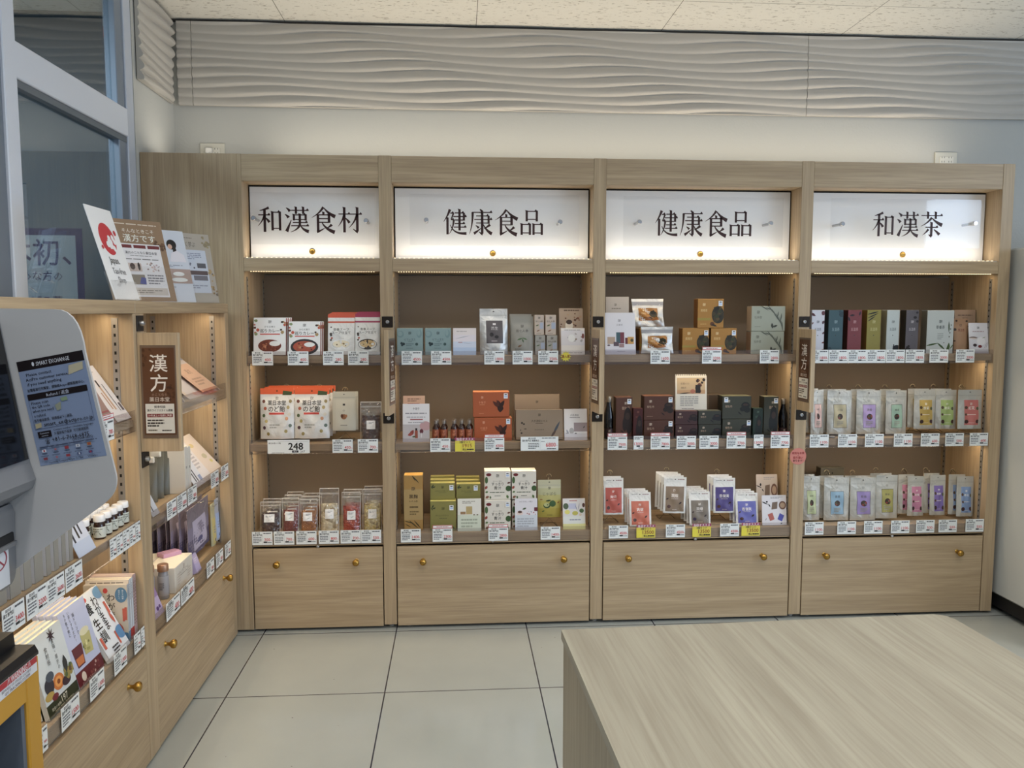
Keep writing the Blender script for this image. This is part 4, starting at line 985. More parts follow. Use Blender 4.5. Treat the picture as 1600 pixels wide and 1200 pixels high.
# middle shelf
for q, (u0, u1, lb) in enumerate([(404, 457, 'left'), (458, 513, 'right')]):
    sl = Slot(u0, u1, 613, .05, Z2)
    o = pouch('candy_bag', 'plump white throat candy bag with orange top, %s one of the pair' % lb, 'bag', sl, .055, WHITEF,
        [('r', 0, .88, 1, 1, '#c8501f'), ('e', .5, .945, .025, .018, '#5a2a16'), ('p', [(.66, .86), (.93, .86), (.95, .93), (.68, .95)], '#3a4a2c'), ('g', .5, .80, .08, INK), ('t', '薬日本堂', .5, .71, .16, INK, .54, .010), ('t', 'のど飴', .5, .59, .19, INK, .48, .014), ('r', .28, .48, .72, .52, '#c0392b'), ('b', .3, .2, .6, .3, 2, '#9a9a94')] +
        [('e', x, y, .045, .035, c) for x, y, c in [(.11, .74, '#63372d'), (.16, .60, '#a5533b'), (.12, .46, '#4d5f3c'), (.2, .35, '#a89a5c'), (.14, .22, '#4b2f3a'), (.26, .10, '#8a7a44'), (.9, .74, '#8a7a4c'), (.84, .62, '#a5935f'), (.88, .48, '#c9c3b4'), (.8, .40, '#c08a62'), (.9, .26, '#57665a'), (.78, .15, '#9a8a50')]],
        zips=False, wr=.18, seed=q, group='throat candy bags on the middle shelf', z=.012)
    back_copies(o, 2, .004, .062, 0, lambda k, lb=lb: 'white and orange throat candy bag, %s, in the %s row' % (ORD[k], lb), 'throat candy bags on the middle shelf')
    wire_stand('wire hook stand holding the %s throat candy bags' % lb, sl.x + .002, .262, Z2, sl.h + .004)
sl = Slot(519, 555, 613, .05, Z2)
o = pouch('small_pouch', 'small pale grey-beige pouch hanging on a wire stand', 'pouch', sl, .022, mat('#b5b0a0', .4), [('r', .45, .65, .55, .7, INK), ('t', 'の', .5, .52, .12, INK), ('e', .5, .36, .12, .07, '#8a5a35'), ('e', .42, .38, .06, .05, '#5a2f1c'), ('e', .60, .38, .05, .04, '#a06a40'), ('b', .35, .12, .65, .16, 1, '#7a766a')], z=.048, h=PY(537, 613, .05)[1] - Z2 - .05, zips=True)
back_copies(o, 1, .008, .026, 0, lambda k: 'small pale grey-beige pouch behind the front one on a wire stand', None)
wire_stand('wire hook stand holding the small beige pouches', sl.x + .002, .085, Z2, sl.h + .006)
RAISIN = lumps('dried_dark_fruit', ['#2a1412', '#4a2420', '#3a1a18'], 90); SEEDR = lumps('red_seeds', ['#7a2a20', '#9a4434', '#6a2018'], 170); SEEDO = lumps('amber_seeds', ['#a5622c', '#c08040', '#8a4a22'], 190)
SLICE = lumps('pale_slices', ['#cdbb95', '#ebdec0', '#a58f6c'], 70); GOJI = lumps('goji_berries', ['#a5301e', '#c24a2c', '#84241a'], 120); YEL2 = lumps('yellow_petals', ['#cbb368', '#e6daaa', '#957845'], 95)
clearbag('clear_bag', 'clear zip bag of dark dried fruit with a white label, right of the hanging pouch', 'bag', Slot(562, 595, 630, .04, Z2), .045, RAISIN, seed=3)
X24 = PY(451, 700, .001)[0]
price('big', '248', X24, Z2, 'with large black numerals under the throat candy bags')
tags([('n', '430', 520, 551, 'under the small beige pouches'), ('n', '700', 559, 591, 'under the bag of dark dried fruit')], Z2)
# bottom shelf
for q, (u0, u1, vt, c, nm, nb) in enumerate([(404, 438, 787, RAISIN, 'dark dried fruit', 1), (438, 467, 781, SEEDR, 'reddish brown seeds', 2), (466, 496, 783, SEEDO, 'amber brown seeds', 2), (497, 530, 766, SLICE, 'pale root slices', 0), (532, 564, 772, GOJI, 'dark red berries', 1), (565, 597, 767, YEL2, 'yellow dried petals', 1)]):
    sl = Slot(u0 + .8, u1 - 1.6, vt, .035, Z3)
    o = clearbag('clear_bag', 'clear zip bag of %s on the bottom shelf, frontmost' % nm, 'bag', sl, .036, c, seed=q, lab=(.30, .30, .74, .52) if q > 2 else (.2, .34, .72, .6), group='clear zip bags on the bottom shelf')
    back_copies(o, nb, .003, .042, .004, lambda k, nm=nm: 'clear zip bag of %s on the bottom shelf, %s' % (nm, ORD[k]), 'clear zip bags on the bottom shelf')
tags([('n', p, u - (2 if u > 560 else 0), u + 32 - (2 if u > 560 else 0), 'under the bottom shelf bag of ' + n) for p, u, n in [('300', 394, 'dark dried fruit'), ('700', 428, 'reddish brown seeds'), ('600', 463, 'amber brown seeds'), ('800', 498, 'pale root slices'), ('700', 532, 'dark red berries'), ('500', 566, 'yellow dried petals')]], Z3)

# ---------------------------------------------------------------- second tall cabinet
TEAL = '#7d9596'
for q, (u0, u1) in enumerate([(620, 661), (664, 705)]):
    carton('teal_carton', ['square grey-teal carton at the left end of the top shelf', 'square grey-teal carton, second from the left on the top shelf'][q], 'carton', Slot(u0, u1, 513, .045, Z1), .06, TEAL,
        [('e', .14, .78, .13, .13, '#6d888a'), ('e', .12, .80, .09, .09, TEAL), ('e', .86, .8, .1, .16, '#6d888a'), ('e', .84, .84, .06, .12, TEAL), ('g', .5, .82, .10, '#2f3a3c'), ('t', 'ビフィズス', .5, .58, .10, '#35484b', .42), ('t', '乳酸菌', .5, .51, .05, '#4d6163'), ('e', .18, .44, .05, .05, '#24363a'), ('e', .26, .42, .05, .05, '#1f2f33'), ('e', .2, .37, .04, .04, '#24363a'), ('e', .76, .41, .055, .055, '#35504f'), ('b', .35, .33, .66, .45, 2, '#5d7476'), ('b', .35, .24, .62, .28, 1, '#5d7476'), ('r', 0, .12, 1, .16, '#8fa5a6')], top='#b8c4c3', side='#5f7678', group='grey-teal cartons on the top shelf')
sheet('leaflet_card', 'pale pink and blue card standing right of the grey-teal cartons', 'card', Slot(708, 744, 513, .03, Z1), '#cfc7c7', [('r', 0, 0, 1, .28, '#a5b7d1'), ('r', 0, .28, 1, .5, '#b9c2d4'), ('r', 0, .5, 1, .75, '#cdc6cd'), ('l', .4, .66, .7, 12, .02, '#7d8794'), ('l', .6, .44, .5, -6, .015, '#8d97a7'), ('r', .22, .46, .4, .48, '#a2524c'), ('b', .15, .86, .6, .9, 1, '#8f8782')], lean=6)
sl = Slot(750, 794, 483, .035, Z1)
pouch('silver_pouch', 'large shiny silver pouch with dark grey panel on the top shelf', 'pouch', sl, .045, SILVER, lab=(.22, .24, .82, .74, [('r', .40, .80, .58, .88, '#c8c4c4'), ('t', '黒生', .5, .66, .22, '#b9b4b4', .5), ('e', .32, .38, .12, .09, '#1f1b1d'), ('e', .62, .28, .12, .07, '#1f1b1d'), ('r', .3, .08, .65, .12, '#8d8587')], '#4d474a'), seed=4, rz=4)
sl = Slot(799, 834, 495, .035, Z1)
o = pouch('leaf_pouch', 'grey pouch printed with a green leaf and a root, front one', 'pouch', sl, .035, mat('#85837b', .4), [('g', .5, .74, .12, INK), ('t', '田七人参', .5, .62, .14, INK, .64), ('l', .38, .40, .26, 20, .07, '#3f5a33'), ('l', .6, .41, .26, -20, .07, '#48663a'), ('l', .52, .36, .2, -70, .06, '#35502c'), ('l', .38, .22, .22, 30, .09, '#6a4f38'), ('b', .15, .08, .45, .16, 2, '#5d5a52')], seed=5, zips=False, group='leaf-printed grey pouches')
back_copies(o, 1, -.004, .04, .010, lambda k: 'grey pouch with green leaf, behind the front one with its olive top showing', 'leaf-printed grey pouches')
for q, (u0, u1, vt, zb, c, nm) in enumerate([(836, 852, 524, Z1, '#96938c', 'grey root carton, left one of the lower row'), (854, 871, 524, Z1, '#9b968e', 'grey root carton, right one of the lower row'), (835, 850, 492, None, '#b3a293', 'pinkish root carton, left one of the upper row'), (852, 869, 492, None, '#b5a495', 'pinkish root carton, right one of the upper row')]):
    if zb is None: zb = PY(852, 524, .05)[1] + .001
    carton('small_carton', nm, 'carton', Slot(u0, u1, vt, .045, zb), .05, c, [('g', .5, .85, .22, INK), ('t', '田七人参', .5, .68, .2, INK, .75), ('l', .3, .48, .4, 20, .12, '#4d5f3a'), ('l', .4, .22, .4, 25, .12, '#7a5238'), ('r', .56, .3, .95, .62, '#9aa2b3'), ('b', .2, .06, .7, .1, 1, '#6d6259')], group='small root cartons on the top shelf')
mug = [('m', .05, .45, .95, .9, 22, .05, ['#5d3a28', '#8a6a50', '#7a4a34', '#a98a6c']), ('e', .42, .62, .16, .12, '#d8cfc2'), ('e', .42, .70, .13, .05, '#3d2a20'), ('b', .2, .93, .85, .98, 1, '#5d4a3c')]
sheet('leaflet_card', 'tan leaflet with herb pictures standing behind the white one on the top shelf', 'card', Slot(874, 911, 482, .10, Z1), '#a08c78', [('r', 0, .4, 1, .95, '#a5917d')] + mug, lean=4)
sheet('leaflet_card', 'white leaflet with a pale cup picture at the right end of the second top shelf', 'card', Slot(877, 914, 513, .03, Z1), '#d5cfca', [('r', 0, .35, 1, .9, '#cbc7cb'), ('m', .05, .5, .95, .8, 14, .04, ['#9a9a9e', '#8a7a6c', '#a9a2a2']), ('e', .45, .62, .15, .14, '#dcdce0'), ('b', .15, .9, .85, .95, 1, '#84808a'), ('e', .93, .7, .05, .1, '#6d2f28'), ('b', .1, .05, .9, .1, 1, '#8d8680')], lean=8)
mb = MB(); x, z = PY(884, 557, -.004); pts = []
for k in range(24): r_ = .0235 if k % 2 == 0 else .015; pts.append((x + r_ * math.cos(k * math.pi / 12) * 1.05, z + r_ * math.sin(k * math.pi / 12)))
mb.prism(pts, -.005, -.0042, mat('#c9be1c', .5)); art(mb, [('t', '新入荷', .5, .5, .3, '#7a1e12', .62, .02)], lambda s, t, l: (x - .025 + s * .05, -.0051 - .00007 * l, z - .025 + t * .05), 1)
tag(mb.build('starburst_tag'), 'yellow starburst tag with red writing on the second top shelf rail', 'tag')
tags([('n', '4500', 628, 659, 'under the leftmost grey-teal carton'), ('n', '4500', 674, 705, 'under the second grey-teal carton'), ('n', '1800', 757, 788, 'under the large silver pouch'), ('n', '1000', 801, 832, 'under the leaf-printed grey pouches'), ('n', '3500', 841, 872, 'under the small root cartons')], Z1)
# middle shelf
sheet('leaflet_card', 'peach leaflet peeking out behind the white wine-glass leaflet', 'card', Slot(630, 664, 619, .10, Z2), '#b58f78', [('r', 0, .8, 1, 1, '#b9967f'), ('b', .2, .86, .8, .95, 2, '#7a5f50'), ('r', .2, .80, .75, .83, '#8a3a30')], lean=3)
sheet('leaflet_card', 'white leaflet with red bottle, pomegranate and wine glass pictures', 'card', Slot(629, 671, 632, .03, Z2), '#cfcdd0', [('r', 0, 0, 1, .46, '#aca6a8'), ('e', .85, .42, .22, .12, '#b08a8c'), ('t', '十味子', .5, .87, .12, '#5d5a60', .25), ('b', .1, .72, .9, .78, 1, '#83818a'), ('b', .15, .62, .85, .68, 1, '#a3a1a8'), ('r', .28, .575, .75, .60, '#93353a'), ('b', .2, .48, .8, .54, 1, '#9d9aa0'), ('l', .34, .24, .26, 60, .14, '#7a2c26'), ('l', .28, .20, .2, 20, .12, '#8a3a30'), ('r', .45, .1, .56, .3, '#8a3f2a'), ('r', .47, .3, .54, .36, '#1d1414'), ('e', .70, .28, .07, .06, '#5a1e2c'), ('r', .69, .12, .71, .24, '#c9c6c8'), ('l', .42, .14, .16, 10, .06, '#3f5233')], lean=7, holder=True)
def bottle(name, label, x, y, z, r, h, glass, capc, labc, seed=0, group=None, brand=None, neck=.42, labz=(.12, .58), caph=.16, labink='#c9825a'):
    e = empty(name, label, 'bottle', (x, y, z + .0003), (0, 0, 0), group)
    b = h * (1 - caph); nr = r * neck
    mb = MB(); mb.lathe([(r * .9, 0), (r, .003), (r, b * .70), (r * .92, b * .80), (nr * 1.15, b * .93), (nr, b), (nr, h * .98)], mat(glass, .12, coat=.4), 20); mb.build('bottle_body', e)
    mb = MB(); c1 = nr * 1.35; mb.lathe([(c1, b), (c1 * 1.03, b + .002), (c1 * 1.0, h - .002), (c1 * .9, h)], mat(capc, .3, .5 if capc != '#dcdcd8' else 0), 20); mb.build('cap', e)
    mb = MB(); mb.lathe([(r + .0005, h * labz[0]), (r + .0006, h * labz[0] + .0005), (r + .0006, h * labz[1] - .0005), (r + .0005, h * labz[1])], mat(labc, .45), 22)
    f = lambda s, t, l: ((r + .0009) * math.sin((s - .5) * 2.2), -(r + .0009) * math.cos((s - .5) * 2.2), h * (labz[0] + t * (labz[1] - labz[0])))
    art(mb, brand or [('g', .5, .78, .2, labink), ('b', .3, .35, .7, .6, 2, labink), ('l', .6, .2, .4, 30, .15, '#2a1410')], f, 1, 0, .4, True); mb.build('bottle_label', e)
    return e
first = None
def put(u, vt, y, z, what, proto, r, h, **kw):
    x = PY(u, (vt + 30), y)[0]
    if proto is None: return bottle('amber_bottle', what, x, y, z, r, h, '#2a1009', '#8f8378', '#8a4526', group='small amber tonic bottles', **kw)
    return copy_thing(proto, (x, y, z + .0003), None, what, 'small amber tonic bottles')
hB = PY(681, 657, .05)[1] - Z2
first = put(681, 657, .05, Z2, 'small amber tonic bottle, front left of the pair beside the wine-glass leaflet', None, .0150, hB)
put(693.5, 657, .05, Z2, 'small amber tonic bottle, front right of the pair beside the wine-glass leaflet', first, 0, 0)
put(683, 652, .09, Z2, 'small amber tonic bottle behind the left one of the pair', first, 0, 0)
put(694.5, 652, .09, Z2, 'small amber tonic bottle behind the right one of the pair', first, 0, 0)
for q, u in enumerate([709.5, 721, 733]):
    put(u, 656, .05, Z2, 'small amber tonic bottle, %s of the front three left of the orange boxes' % ['leftmost', 'middle', 'rightmost'][q], first, 0, 0)
    put(u + 1, 652, .09, Z2, 'small amber tonic bottle in the second row, behind the %s of the three' % ['leftmost', 'middle', 'rightmost'][q], first, 0, 0)
def dark_flower(cx, cy, s, c='#2c140e', c2='#4a2014'):
    return [('l', cx, cy, s * .9, 100, s * .4, c), ('l', cx - s * .25, cy + .05, s * .8, 135, s * .28, c2), ('l', cx + s * .22, cy + .05, s * .8, 60, s * .3, c), ('l', cx + s * .1, cy - .1, s * .7, 85, s * .5, c), ('l', cx - s * .1, cy + .1, s * .6, 110, s * .2, c2)]
OR = '#a04c20'
zt = PY(770, 652, .05)[1]
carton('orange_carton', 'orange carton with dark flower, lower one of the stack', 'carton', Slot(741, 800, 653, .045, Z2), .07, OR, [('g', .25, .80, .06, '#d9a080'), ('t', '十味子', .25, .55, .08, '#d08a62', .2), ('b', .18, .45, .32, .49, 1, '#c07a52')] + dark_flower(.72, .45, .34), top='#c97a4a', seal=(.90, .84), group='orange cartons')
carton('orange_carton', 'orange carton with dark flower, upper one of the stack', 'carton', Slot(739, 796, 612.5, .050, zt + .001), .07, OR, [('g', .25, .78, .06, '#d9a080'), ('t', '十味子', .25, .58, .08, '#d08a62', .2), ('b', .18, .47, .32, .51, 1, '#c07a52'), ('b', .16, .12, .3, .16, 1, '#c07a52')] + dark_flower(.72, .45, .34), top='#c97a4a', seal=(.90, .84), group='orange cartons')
TP = '#85725d'
def taupe(sl, label, dy=0): return carton('taupe_gift_box', label, 'carton', sl, .045, TP, [('g', .5, .82, .05, '#2b231c'), ('t', '人参濃縮エキス', .5, .62, .06, '#4a3c2e', .34), ('b', .42, .52, .58, .56, 1, '#5d4e3e'), ('b', .40, .30, .6, .36, 1, '#6d5e4c'), ('l', .86, .38, .34, 62, .05, '#3f4650'), ('l', .80, .2, .2, 55, .05, '#4d3a32'), ('e', .13, .56, .02, .035, '#2b231c'), ('e', .17, .52, .02, .03, '#33291f'), ('l', .2, .36, .07, 0, .02, '#4a3c2e'), ('e', .12, .22, .02, .03, '#3a2f26'), ('e', .10, .32, .012, .02, '#3a2f26')], top='#b39b7c', side='#6d5c48', group='taupe gift boxes', lean=6)
taupe(Slot(806, 880, 642, .035, Z2), 'wide taupe gift box with black feather picture, front one'); taupe(Slot(804, 875, 618, .125, Z2), 'wide taupe gift box standing taller behind the front one')
sheet('leaflet_card', 'white leaflet with a mauve box picture right of the taupe gift boxes', 'card', Slot(882, 918, 640, .03, Z2), '#c9c4c2', [('r', .42, .28, 1, .56, '#8f7f80'), ('t', '人参濃縮', .45, .80, .1, '#6d6765', .36), ('b', .25, .70, .7, .75, 1, '#86807e'), ('e', .32, .30, .1, .1, '#9a9694'), ('l', .14, .28, .2, 120, .08, '#8d8d96'), ('l', .86, .42, .12, 60, .04, '#2b2730'), ('l', .15, .22, .2, -10, .04, '#3d3a40'), ('r', 0, 0, 1, .22, '#b9b4b6'), ('l', .5, .22, .12, 0, .04, '#33302e')], lean=9)
tags([('n', '450', 673, 703, 'under the pair of amber bottles'), ('y', '1915', 711, 742, 'reading 1915 under the three amber bottles'), ('h', '4300', 757, 788, 'under the orange cartons'), ('w', '6800', 813, 873, 'of double width reading 6800 under the taupe gift boxes')], Z2)
# bottom shelf
GOLD = '#9a7638'
carton('tall_gold_carton', 'tall slim gold carton with black brush strokes at the left end of the bottom shelf', 'carton', Slot(631, 661, 743, .045, Z3), .065, GOLD, [('r', 0, .2, 1, .75, '#9d8350'), ('g', .5, .76, .18, INK), ('t', '黒麹', .5, .62, .24, '#3f2f1c', .46, .012), ('t', 'もろみ酢', .5, .535, .12, '#3f2f1c', .46), ('b', .3, .40, .75, .46, 1, '#5d4a2a'), ('b', .3, .28, .8, .37, 2, '#6d5a34')] + [('l', .62, .93, .6, -48, .06, '#33301c'), ('l', .52, .95, .4, -60, .04, '#33301c'), ('l', .25, .16, .6, -18, .05, '#33301c'), ('l', .5, .12, .7, -42, .06, '#3a361f'), ('l', .7, .12, .6, -50, .05, '#33301c'), ('l', .2, .10, .4, -30, .04, '#33301c')], top='#c99a45', side='#6f4d1c')
GRN = '#7a7438'
gops = [('l', .1, .82, .16, 60, .05, '#26301c'), ('l', .15, .76, .14, 20, .05, '#26301c'), ('l', .07, .74, .12, 110, .04, '#26301c'), ('g', .5, .75, .10, '#33331e'), ('t', 'ダイエットサポート', .46, .52, .075, '#3d3d20', .5), ('b', .35, .40, .65, .44, 1, '#55552f'), ('l', .1, .10, .14, 60, .04, '#33401f'), ('l', .9, .1, .14, 110, .05, '#33401f')]
zt = PY(692, 781, .035)[1]
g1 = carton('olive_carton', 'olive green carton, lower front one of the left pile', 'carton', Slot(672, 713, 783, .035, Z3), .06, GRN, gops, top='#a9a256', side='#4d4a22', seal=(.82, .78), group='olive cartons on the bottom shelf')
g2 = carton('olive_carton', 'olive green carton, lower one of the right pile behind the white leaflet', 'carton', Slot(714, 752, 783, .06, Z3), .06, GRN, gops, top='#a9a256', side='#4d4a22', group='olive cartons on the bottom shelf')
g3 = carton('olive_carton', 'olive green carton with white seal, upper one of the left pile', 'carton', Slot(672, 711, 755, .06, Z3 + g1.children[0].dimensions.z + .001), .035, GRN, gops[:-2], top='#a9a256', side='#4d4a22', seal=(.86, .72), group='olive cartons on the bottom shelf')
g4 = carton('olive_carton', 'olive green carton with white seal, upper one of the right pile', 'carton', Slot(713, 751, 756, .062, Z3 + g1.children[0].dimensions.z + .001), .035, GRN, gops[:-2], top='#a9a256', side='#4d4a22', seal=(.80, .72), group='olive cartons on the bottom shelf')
for q, (o, s_) in enumerate(((g3, 'left'), (g4, 'right'))):
    back_copies(o, 2, -.001, .055, .004, lambda k, s_=s_: 'olive green carton in the upper %s pile, %s' % (s_, ORD[k]), 'olive cartons on the bottom shelf')
# hidden boxes that carry the rear olive cartons
for q, (o, s_) in enumerate(((g1, 'left'), (g2, 'right'))):
    back_copies(o, 1, .0, .085, 0, lambda k, s_=s_: 'olive green carton at the bottom rear of the %s pile' % s_, 'olive cartons on the bottom shelf')
sheet('leaflet_card', 'white leaflet with gold box picture and pale green foot before the olive cartons', 'card', Slot(715, 752, 781, .022, Z3), '#c9c6bd', [('r', 0, 0, 1, .5, '#b9bfae'), ('b', .2, .84, .75, .94, 2, '#8a8478'), ('r', .36, .52, .62, .76, '#a58f5c'), ('r', .12, .52, .34, .60, '#8f6f4a'), ('e', .7, .5, .04, .02, '#5a4a33'), ('e', .84, .5, .04, .02, '#5a4a33'), ('b', .15, .1, .85, .4, 3, '#939a88')], lean=8)
WB = '#c9c3b8'
wops = [('g', .5, .83, .11, INK), ('t', 'おいしく飲む', .5, .64, .06, '#6d6862', .4), ('t', 'すっきり', .5, .54, .14, INK, .46, .008), ('t', '青汁', .5, .40, .15, INK, .28, .008), ('b', .2, .22, .78, .27, 1, '#3a4a2c'), ('b', .38, .1, .62, .14, 1, '#55524c'), ('e', .16, .87, .10, .055, '#6a1c24'), ('e', .07, .68, .06, .12, '#3f5a30'), ('l', .06, .42, .16, 60, .1, '#8a3a2c'), ('l', .08, .26, .12, 20, .08, '#4d6a34'), ('e', .92, .38, .11, .10, '#36502a'), ('l', .93, .58, .14, 20, .07, '#5a2f28'), ('l', .1, .08, .16, 30, .1, '#7a4a34'), ('l', .22, .07, .12, 100, .07, '#46603a'), ('l', .88, .09, .16, 110, .09, '#4d6a34')]
zt = PY(778, 779, .035)[1]
w1 = carton('green_juice_carton', 'white carton with herb pictures, lower left of the four', 'carton', Slot(757, 798, 782, .035, Z3), .075, WB, wops, top='#d9d4c9', side='#a39c8f', seal=(.88, .86), group='white cartons with herb pictures')
w2 = carton('green_juice_carton', 'white carton with herb pictures, lower right behind the white leaflet', 'carton', Slot(800, 839, 782, .056, Z3), .075, WB, wops, top='#d9d4c9', side='#a39c8f', group='white cartons with herb pictures')
zt = Z3 + w1.children[0].dimensions.z + .0015
carton('green_juice_carton', 'white carton with herb pictures, upper left of the four', 'carton', Slot(757, 798, 736, .05, zt), .075, WB, wops, top='#d9d4c9', side='#a39c8f', seal=(.88, .86), group='white cartons with herb pictures')
carton('green_juice_carton', 'white carton with herb pictures, upper right of the four', 'carton', Slot(799.5, 838, 736, .05, zt), .075, WB, wops, top='#d9d4c9', side='#a39c8f', group='white cartons with herb pictures')
sheet('leaflet_card', 'white leaflet with tea cup and leaf pictures in front of the herb cartons', 'card', Slot(805, 840, 781, .018, Z3), '#c6c2c8', [('r', 0, 0, 1, .48, '#b7bcc4'), ('t', 'からだキレイ青汁', .5, .90, .08, '#5d5a60', .6), ('e', .22, .55, .14, .07, '#c9b5ae'), ('e', .22, .58, .09, .04, '#4a2a24'), ('l', .42, .68, .2, 20, .08, '#3f5233'), ('r', .86, .6, 1, .72, '#5a1e2c'), ('m', .5, .5, .95, .6, 8, .025, ['#9a4a4a', '#8d8fa3', '#6d6f83']), ('b', .1, .1, .85, .4, 4, '#959aa3')], lean=9)
sl = Slot(841, 877, 751, .055, Z3)
pouch('citrus_pouch', 'yellow-green gradient pouch with green citrus picture hanging on a wire stand', 'pouch', sl, .022, mat('#a5a58c', .4), [('r', 0, 0, 1, .25, '#9a8a2a'), ('r', 0, .25, 1, .45, '#a1963f'), ('r', 0, .45, 1, .6, '#a09a5c'), ('r', 0, .6, 1, .78, '#9c9c78'), ('g', .5, .78, .1, INK), ('t', 'じゃばら', .5, .63, .16, '#4a4a33', .56), ('e', .63, .37, .14, .085, '#33502a'), ('l', .45, .45, .26, 10, .07, '#2a3f22'), ('e', .38, .32, .15, .075, '#26401f'), ('e', .37, .34, .12, .055, '#a3a56c'), ('l', .14, .48, .14, 0, .05, '#8a5a2c'), ('l', .88, .4, .12, 40, .06, '#7a4a28'), ('l', .22, .17, .14, 30, .06, '#4d5f28'), ('b', .38, .05, .62, .08, 1, '#5d5522')], z=.045, h=PY(859, 751, .055)[1] - Z3 - .047)
wire_stand('wire hook stand holding the yellow-green citrus pouch', sl.x, .085, Z3, sl.h + .010)
sheet('leaflet_card', 'leaflet with lemon pictures and pale yellow foot at the right end of the bottom shelf', 'card', Slot(880, 915, 781, .022, Z3), '#c4c1c0', [('r', 0, 0, 1, .18, '#c3bf7d'), ('r', 0, .18, 1, .42, '#c6c7c2'), ('b', .3, .90, .65, .95, 1, '#a3524a'), ('r', .26, .66, .6, .84, '#a9abc0'), ('e', .14, .75, .12, .1, '#4a5a40'), ('e', .2, .56, .12, .07, '#c9c05c'), ('e', .55, .52, .13, .07, '#a9a03f'), ('e', .84, .6, .1, .07, '#3f5a33'), ('e', .93, .78, .06, .07, '#4a2a24'), ('e', .78, .47, .06, .04, '#c0b09a'), ('l', .6, .7, .3, 110, .03, '#7d8196'), ('l', .72, .74, .3, 80, .03, '#7d8196'), ('b', .3, .28, .8, .34, 1, '#7d8196')], lean=10)
tags([('n', '1400', 627, 657, 'under the tall gold carton'), ('h', '2300', 676, 707, 'under the olive cartons'), ('h', '2800', 763, 794, 'under the white herb cartons'), ('n', '1400', 845, 875, 'under the yellow-green citrus pouch')], Z3)

# ---------------------------------------------------------------- third tall cabinet
sheet('leaflet_card', 'tall cream leaflet behind the white one with coloured boxes, third cabinet top shelf', 'card', Slot(947, 983, 464, .12, Z1), '#a8a097', [('g', .42, .86, .1, '#5d564e'), ('b', .25, .78, .66, .81, 1, '#6d665c')], lean=3)
sheet('leaflet_card', 'tall white leaflet with pictures of coloured boxes at the left end of the top shelf', 'card', Slot(946, 994, 489, .03, Z1), '#c4c3ca', [('g', .48, .81, .08, '#6d6a72'), ('t', '五養粥', .48, .71, .07, '#85828a', .24), ('r', .08, .25, .33, .42, '#a08a78'), ('r', .37, .27, .50, .53, '#33505a'), ('r', .50, .27, .63, .53, '#6a2a3a'), ('r', .66, .25, .74, .40, '#5a1e28'), ('r', .74, .25, .94, .42, '#b5853a'), ('e', .88, .34, .05, .04, '#3f3a20'), ('r', .28, .2, .45, .30, '#4d3f4a'), ('r', .46, .17, .62, .26, '#8d6f70'), ('e', .12, .22, .05, .02, '#5d4a50'), ('r', 0, .02, 1, .12, '#aaa8b4'), ('b', .4, .06, .66, .09, 1, '#7d7a84')], lean=9, n=2)
AMB = '#9a6b1e'
def nest(cx, cy, r): return [('e', cx, cy, r, r * 1.25, '#2a2415'), ('m', cx - r * .8, cy - r, cx + r * .8, cy + r, 16, r * .3, ['#3a3018', '#1f1c10', '#4a3a1c', '#2f3318']), ('e', cx - r * .9, cy - r * 1.3, r * .35, r * .3, '#5a3214'), ('l', cx - r * .6, cy - r * 1.5, r, -20, r * .3, '#2a2415')]
aops = [('g', .24, .80, .10, '#d9c08a'), ('t', '黄精茶', .24, .60, .12, '#cfae6c', .26), ('b', .1, .12, .34, .15, 1, '#c9a55c'), ('r', .0, .26, .5, .34, '#8d7a26')] + nest(.78, .45, .24)
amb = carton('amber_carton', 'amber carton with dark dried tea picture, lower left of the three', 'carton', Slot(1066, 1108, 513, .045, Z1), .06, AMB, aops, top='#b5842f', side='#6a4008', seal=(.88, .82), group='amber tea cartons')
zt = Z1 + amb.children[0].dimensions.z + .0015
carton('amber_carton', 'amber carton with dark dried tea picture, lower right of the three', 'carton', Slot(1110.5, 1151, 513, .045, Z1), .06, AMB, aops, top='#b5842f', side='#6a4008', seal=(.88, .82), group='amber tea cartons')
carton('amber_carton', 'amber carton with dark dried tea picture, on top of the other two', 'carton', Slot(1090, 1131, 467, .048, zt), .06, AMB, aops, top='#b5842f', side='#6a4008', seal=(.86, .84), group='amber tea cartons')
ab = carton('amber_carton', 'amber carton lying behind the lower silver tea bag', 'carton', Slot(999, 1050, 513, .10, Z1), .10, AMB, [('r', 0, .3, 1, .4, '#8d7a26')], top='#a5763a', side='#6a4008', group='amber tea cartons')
def pillow(label, sl, lean, seed, y):
    w, h = sl.w, sl.h; fr0, bk0 = bulge(w, h, .045, flat=.80, seed=seed, wr=.5, base=.5)
    pin = lambda p, t: (p[0] * (1 - .07 * math.sin(math.pi * min(1, max(0, t)))), p[1], p[2])
    e = empty('silver_tea_bag', label, 'bag', (sl.x, y + .025, sl.z + .0006 + .025 * math.sin(R(lean))), (-R(lean), 0, 0), 'silver tea bags with amber panels'); mb = MB()
    bagmesh(mb, lambda s, t, l=0: pin(fr0(s, t, l), t), lambda s, t, l=0: pin(bk0(s, t, l), t), SILVER, 18, 18)
    art(mb, [('r', 0, .76, 1, .90, '#85858a')], lambda s, t, l: pin(fr0(s, t, l), t), w / h, 1, .3, True); mb.build('bag', e)
    mb = MB(); f = lambda s, t, l: pin(fr0(.18 + s * .64, .20 + t * .46, l + 2), .5)
    art(mb, [('r', 0, 0, 1, 1, '#a06a24'), ('r', 0, 0, 1, .3, '#8a5216'), ('g', .25, .80, .08, '#e2c9a0'), ('t', '黄精茶', .25, .55, .1, '#d8b57c', .24), ('b', .05, .28, .5, .33, 1, '#b9853a')] + nest(.76, .52, .2), f, 1.7, 0, .35, True); mb.build('printed_label', e)
pillow('silver pillow bag with amber panel, lower one in front', Slot(1004, 1055, 512, .03, Z1), 8, 1, .03)
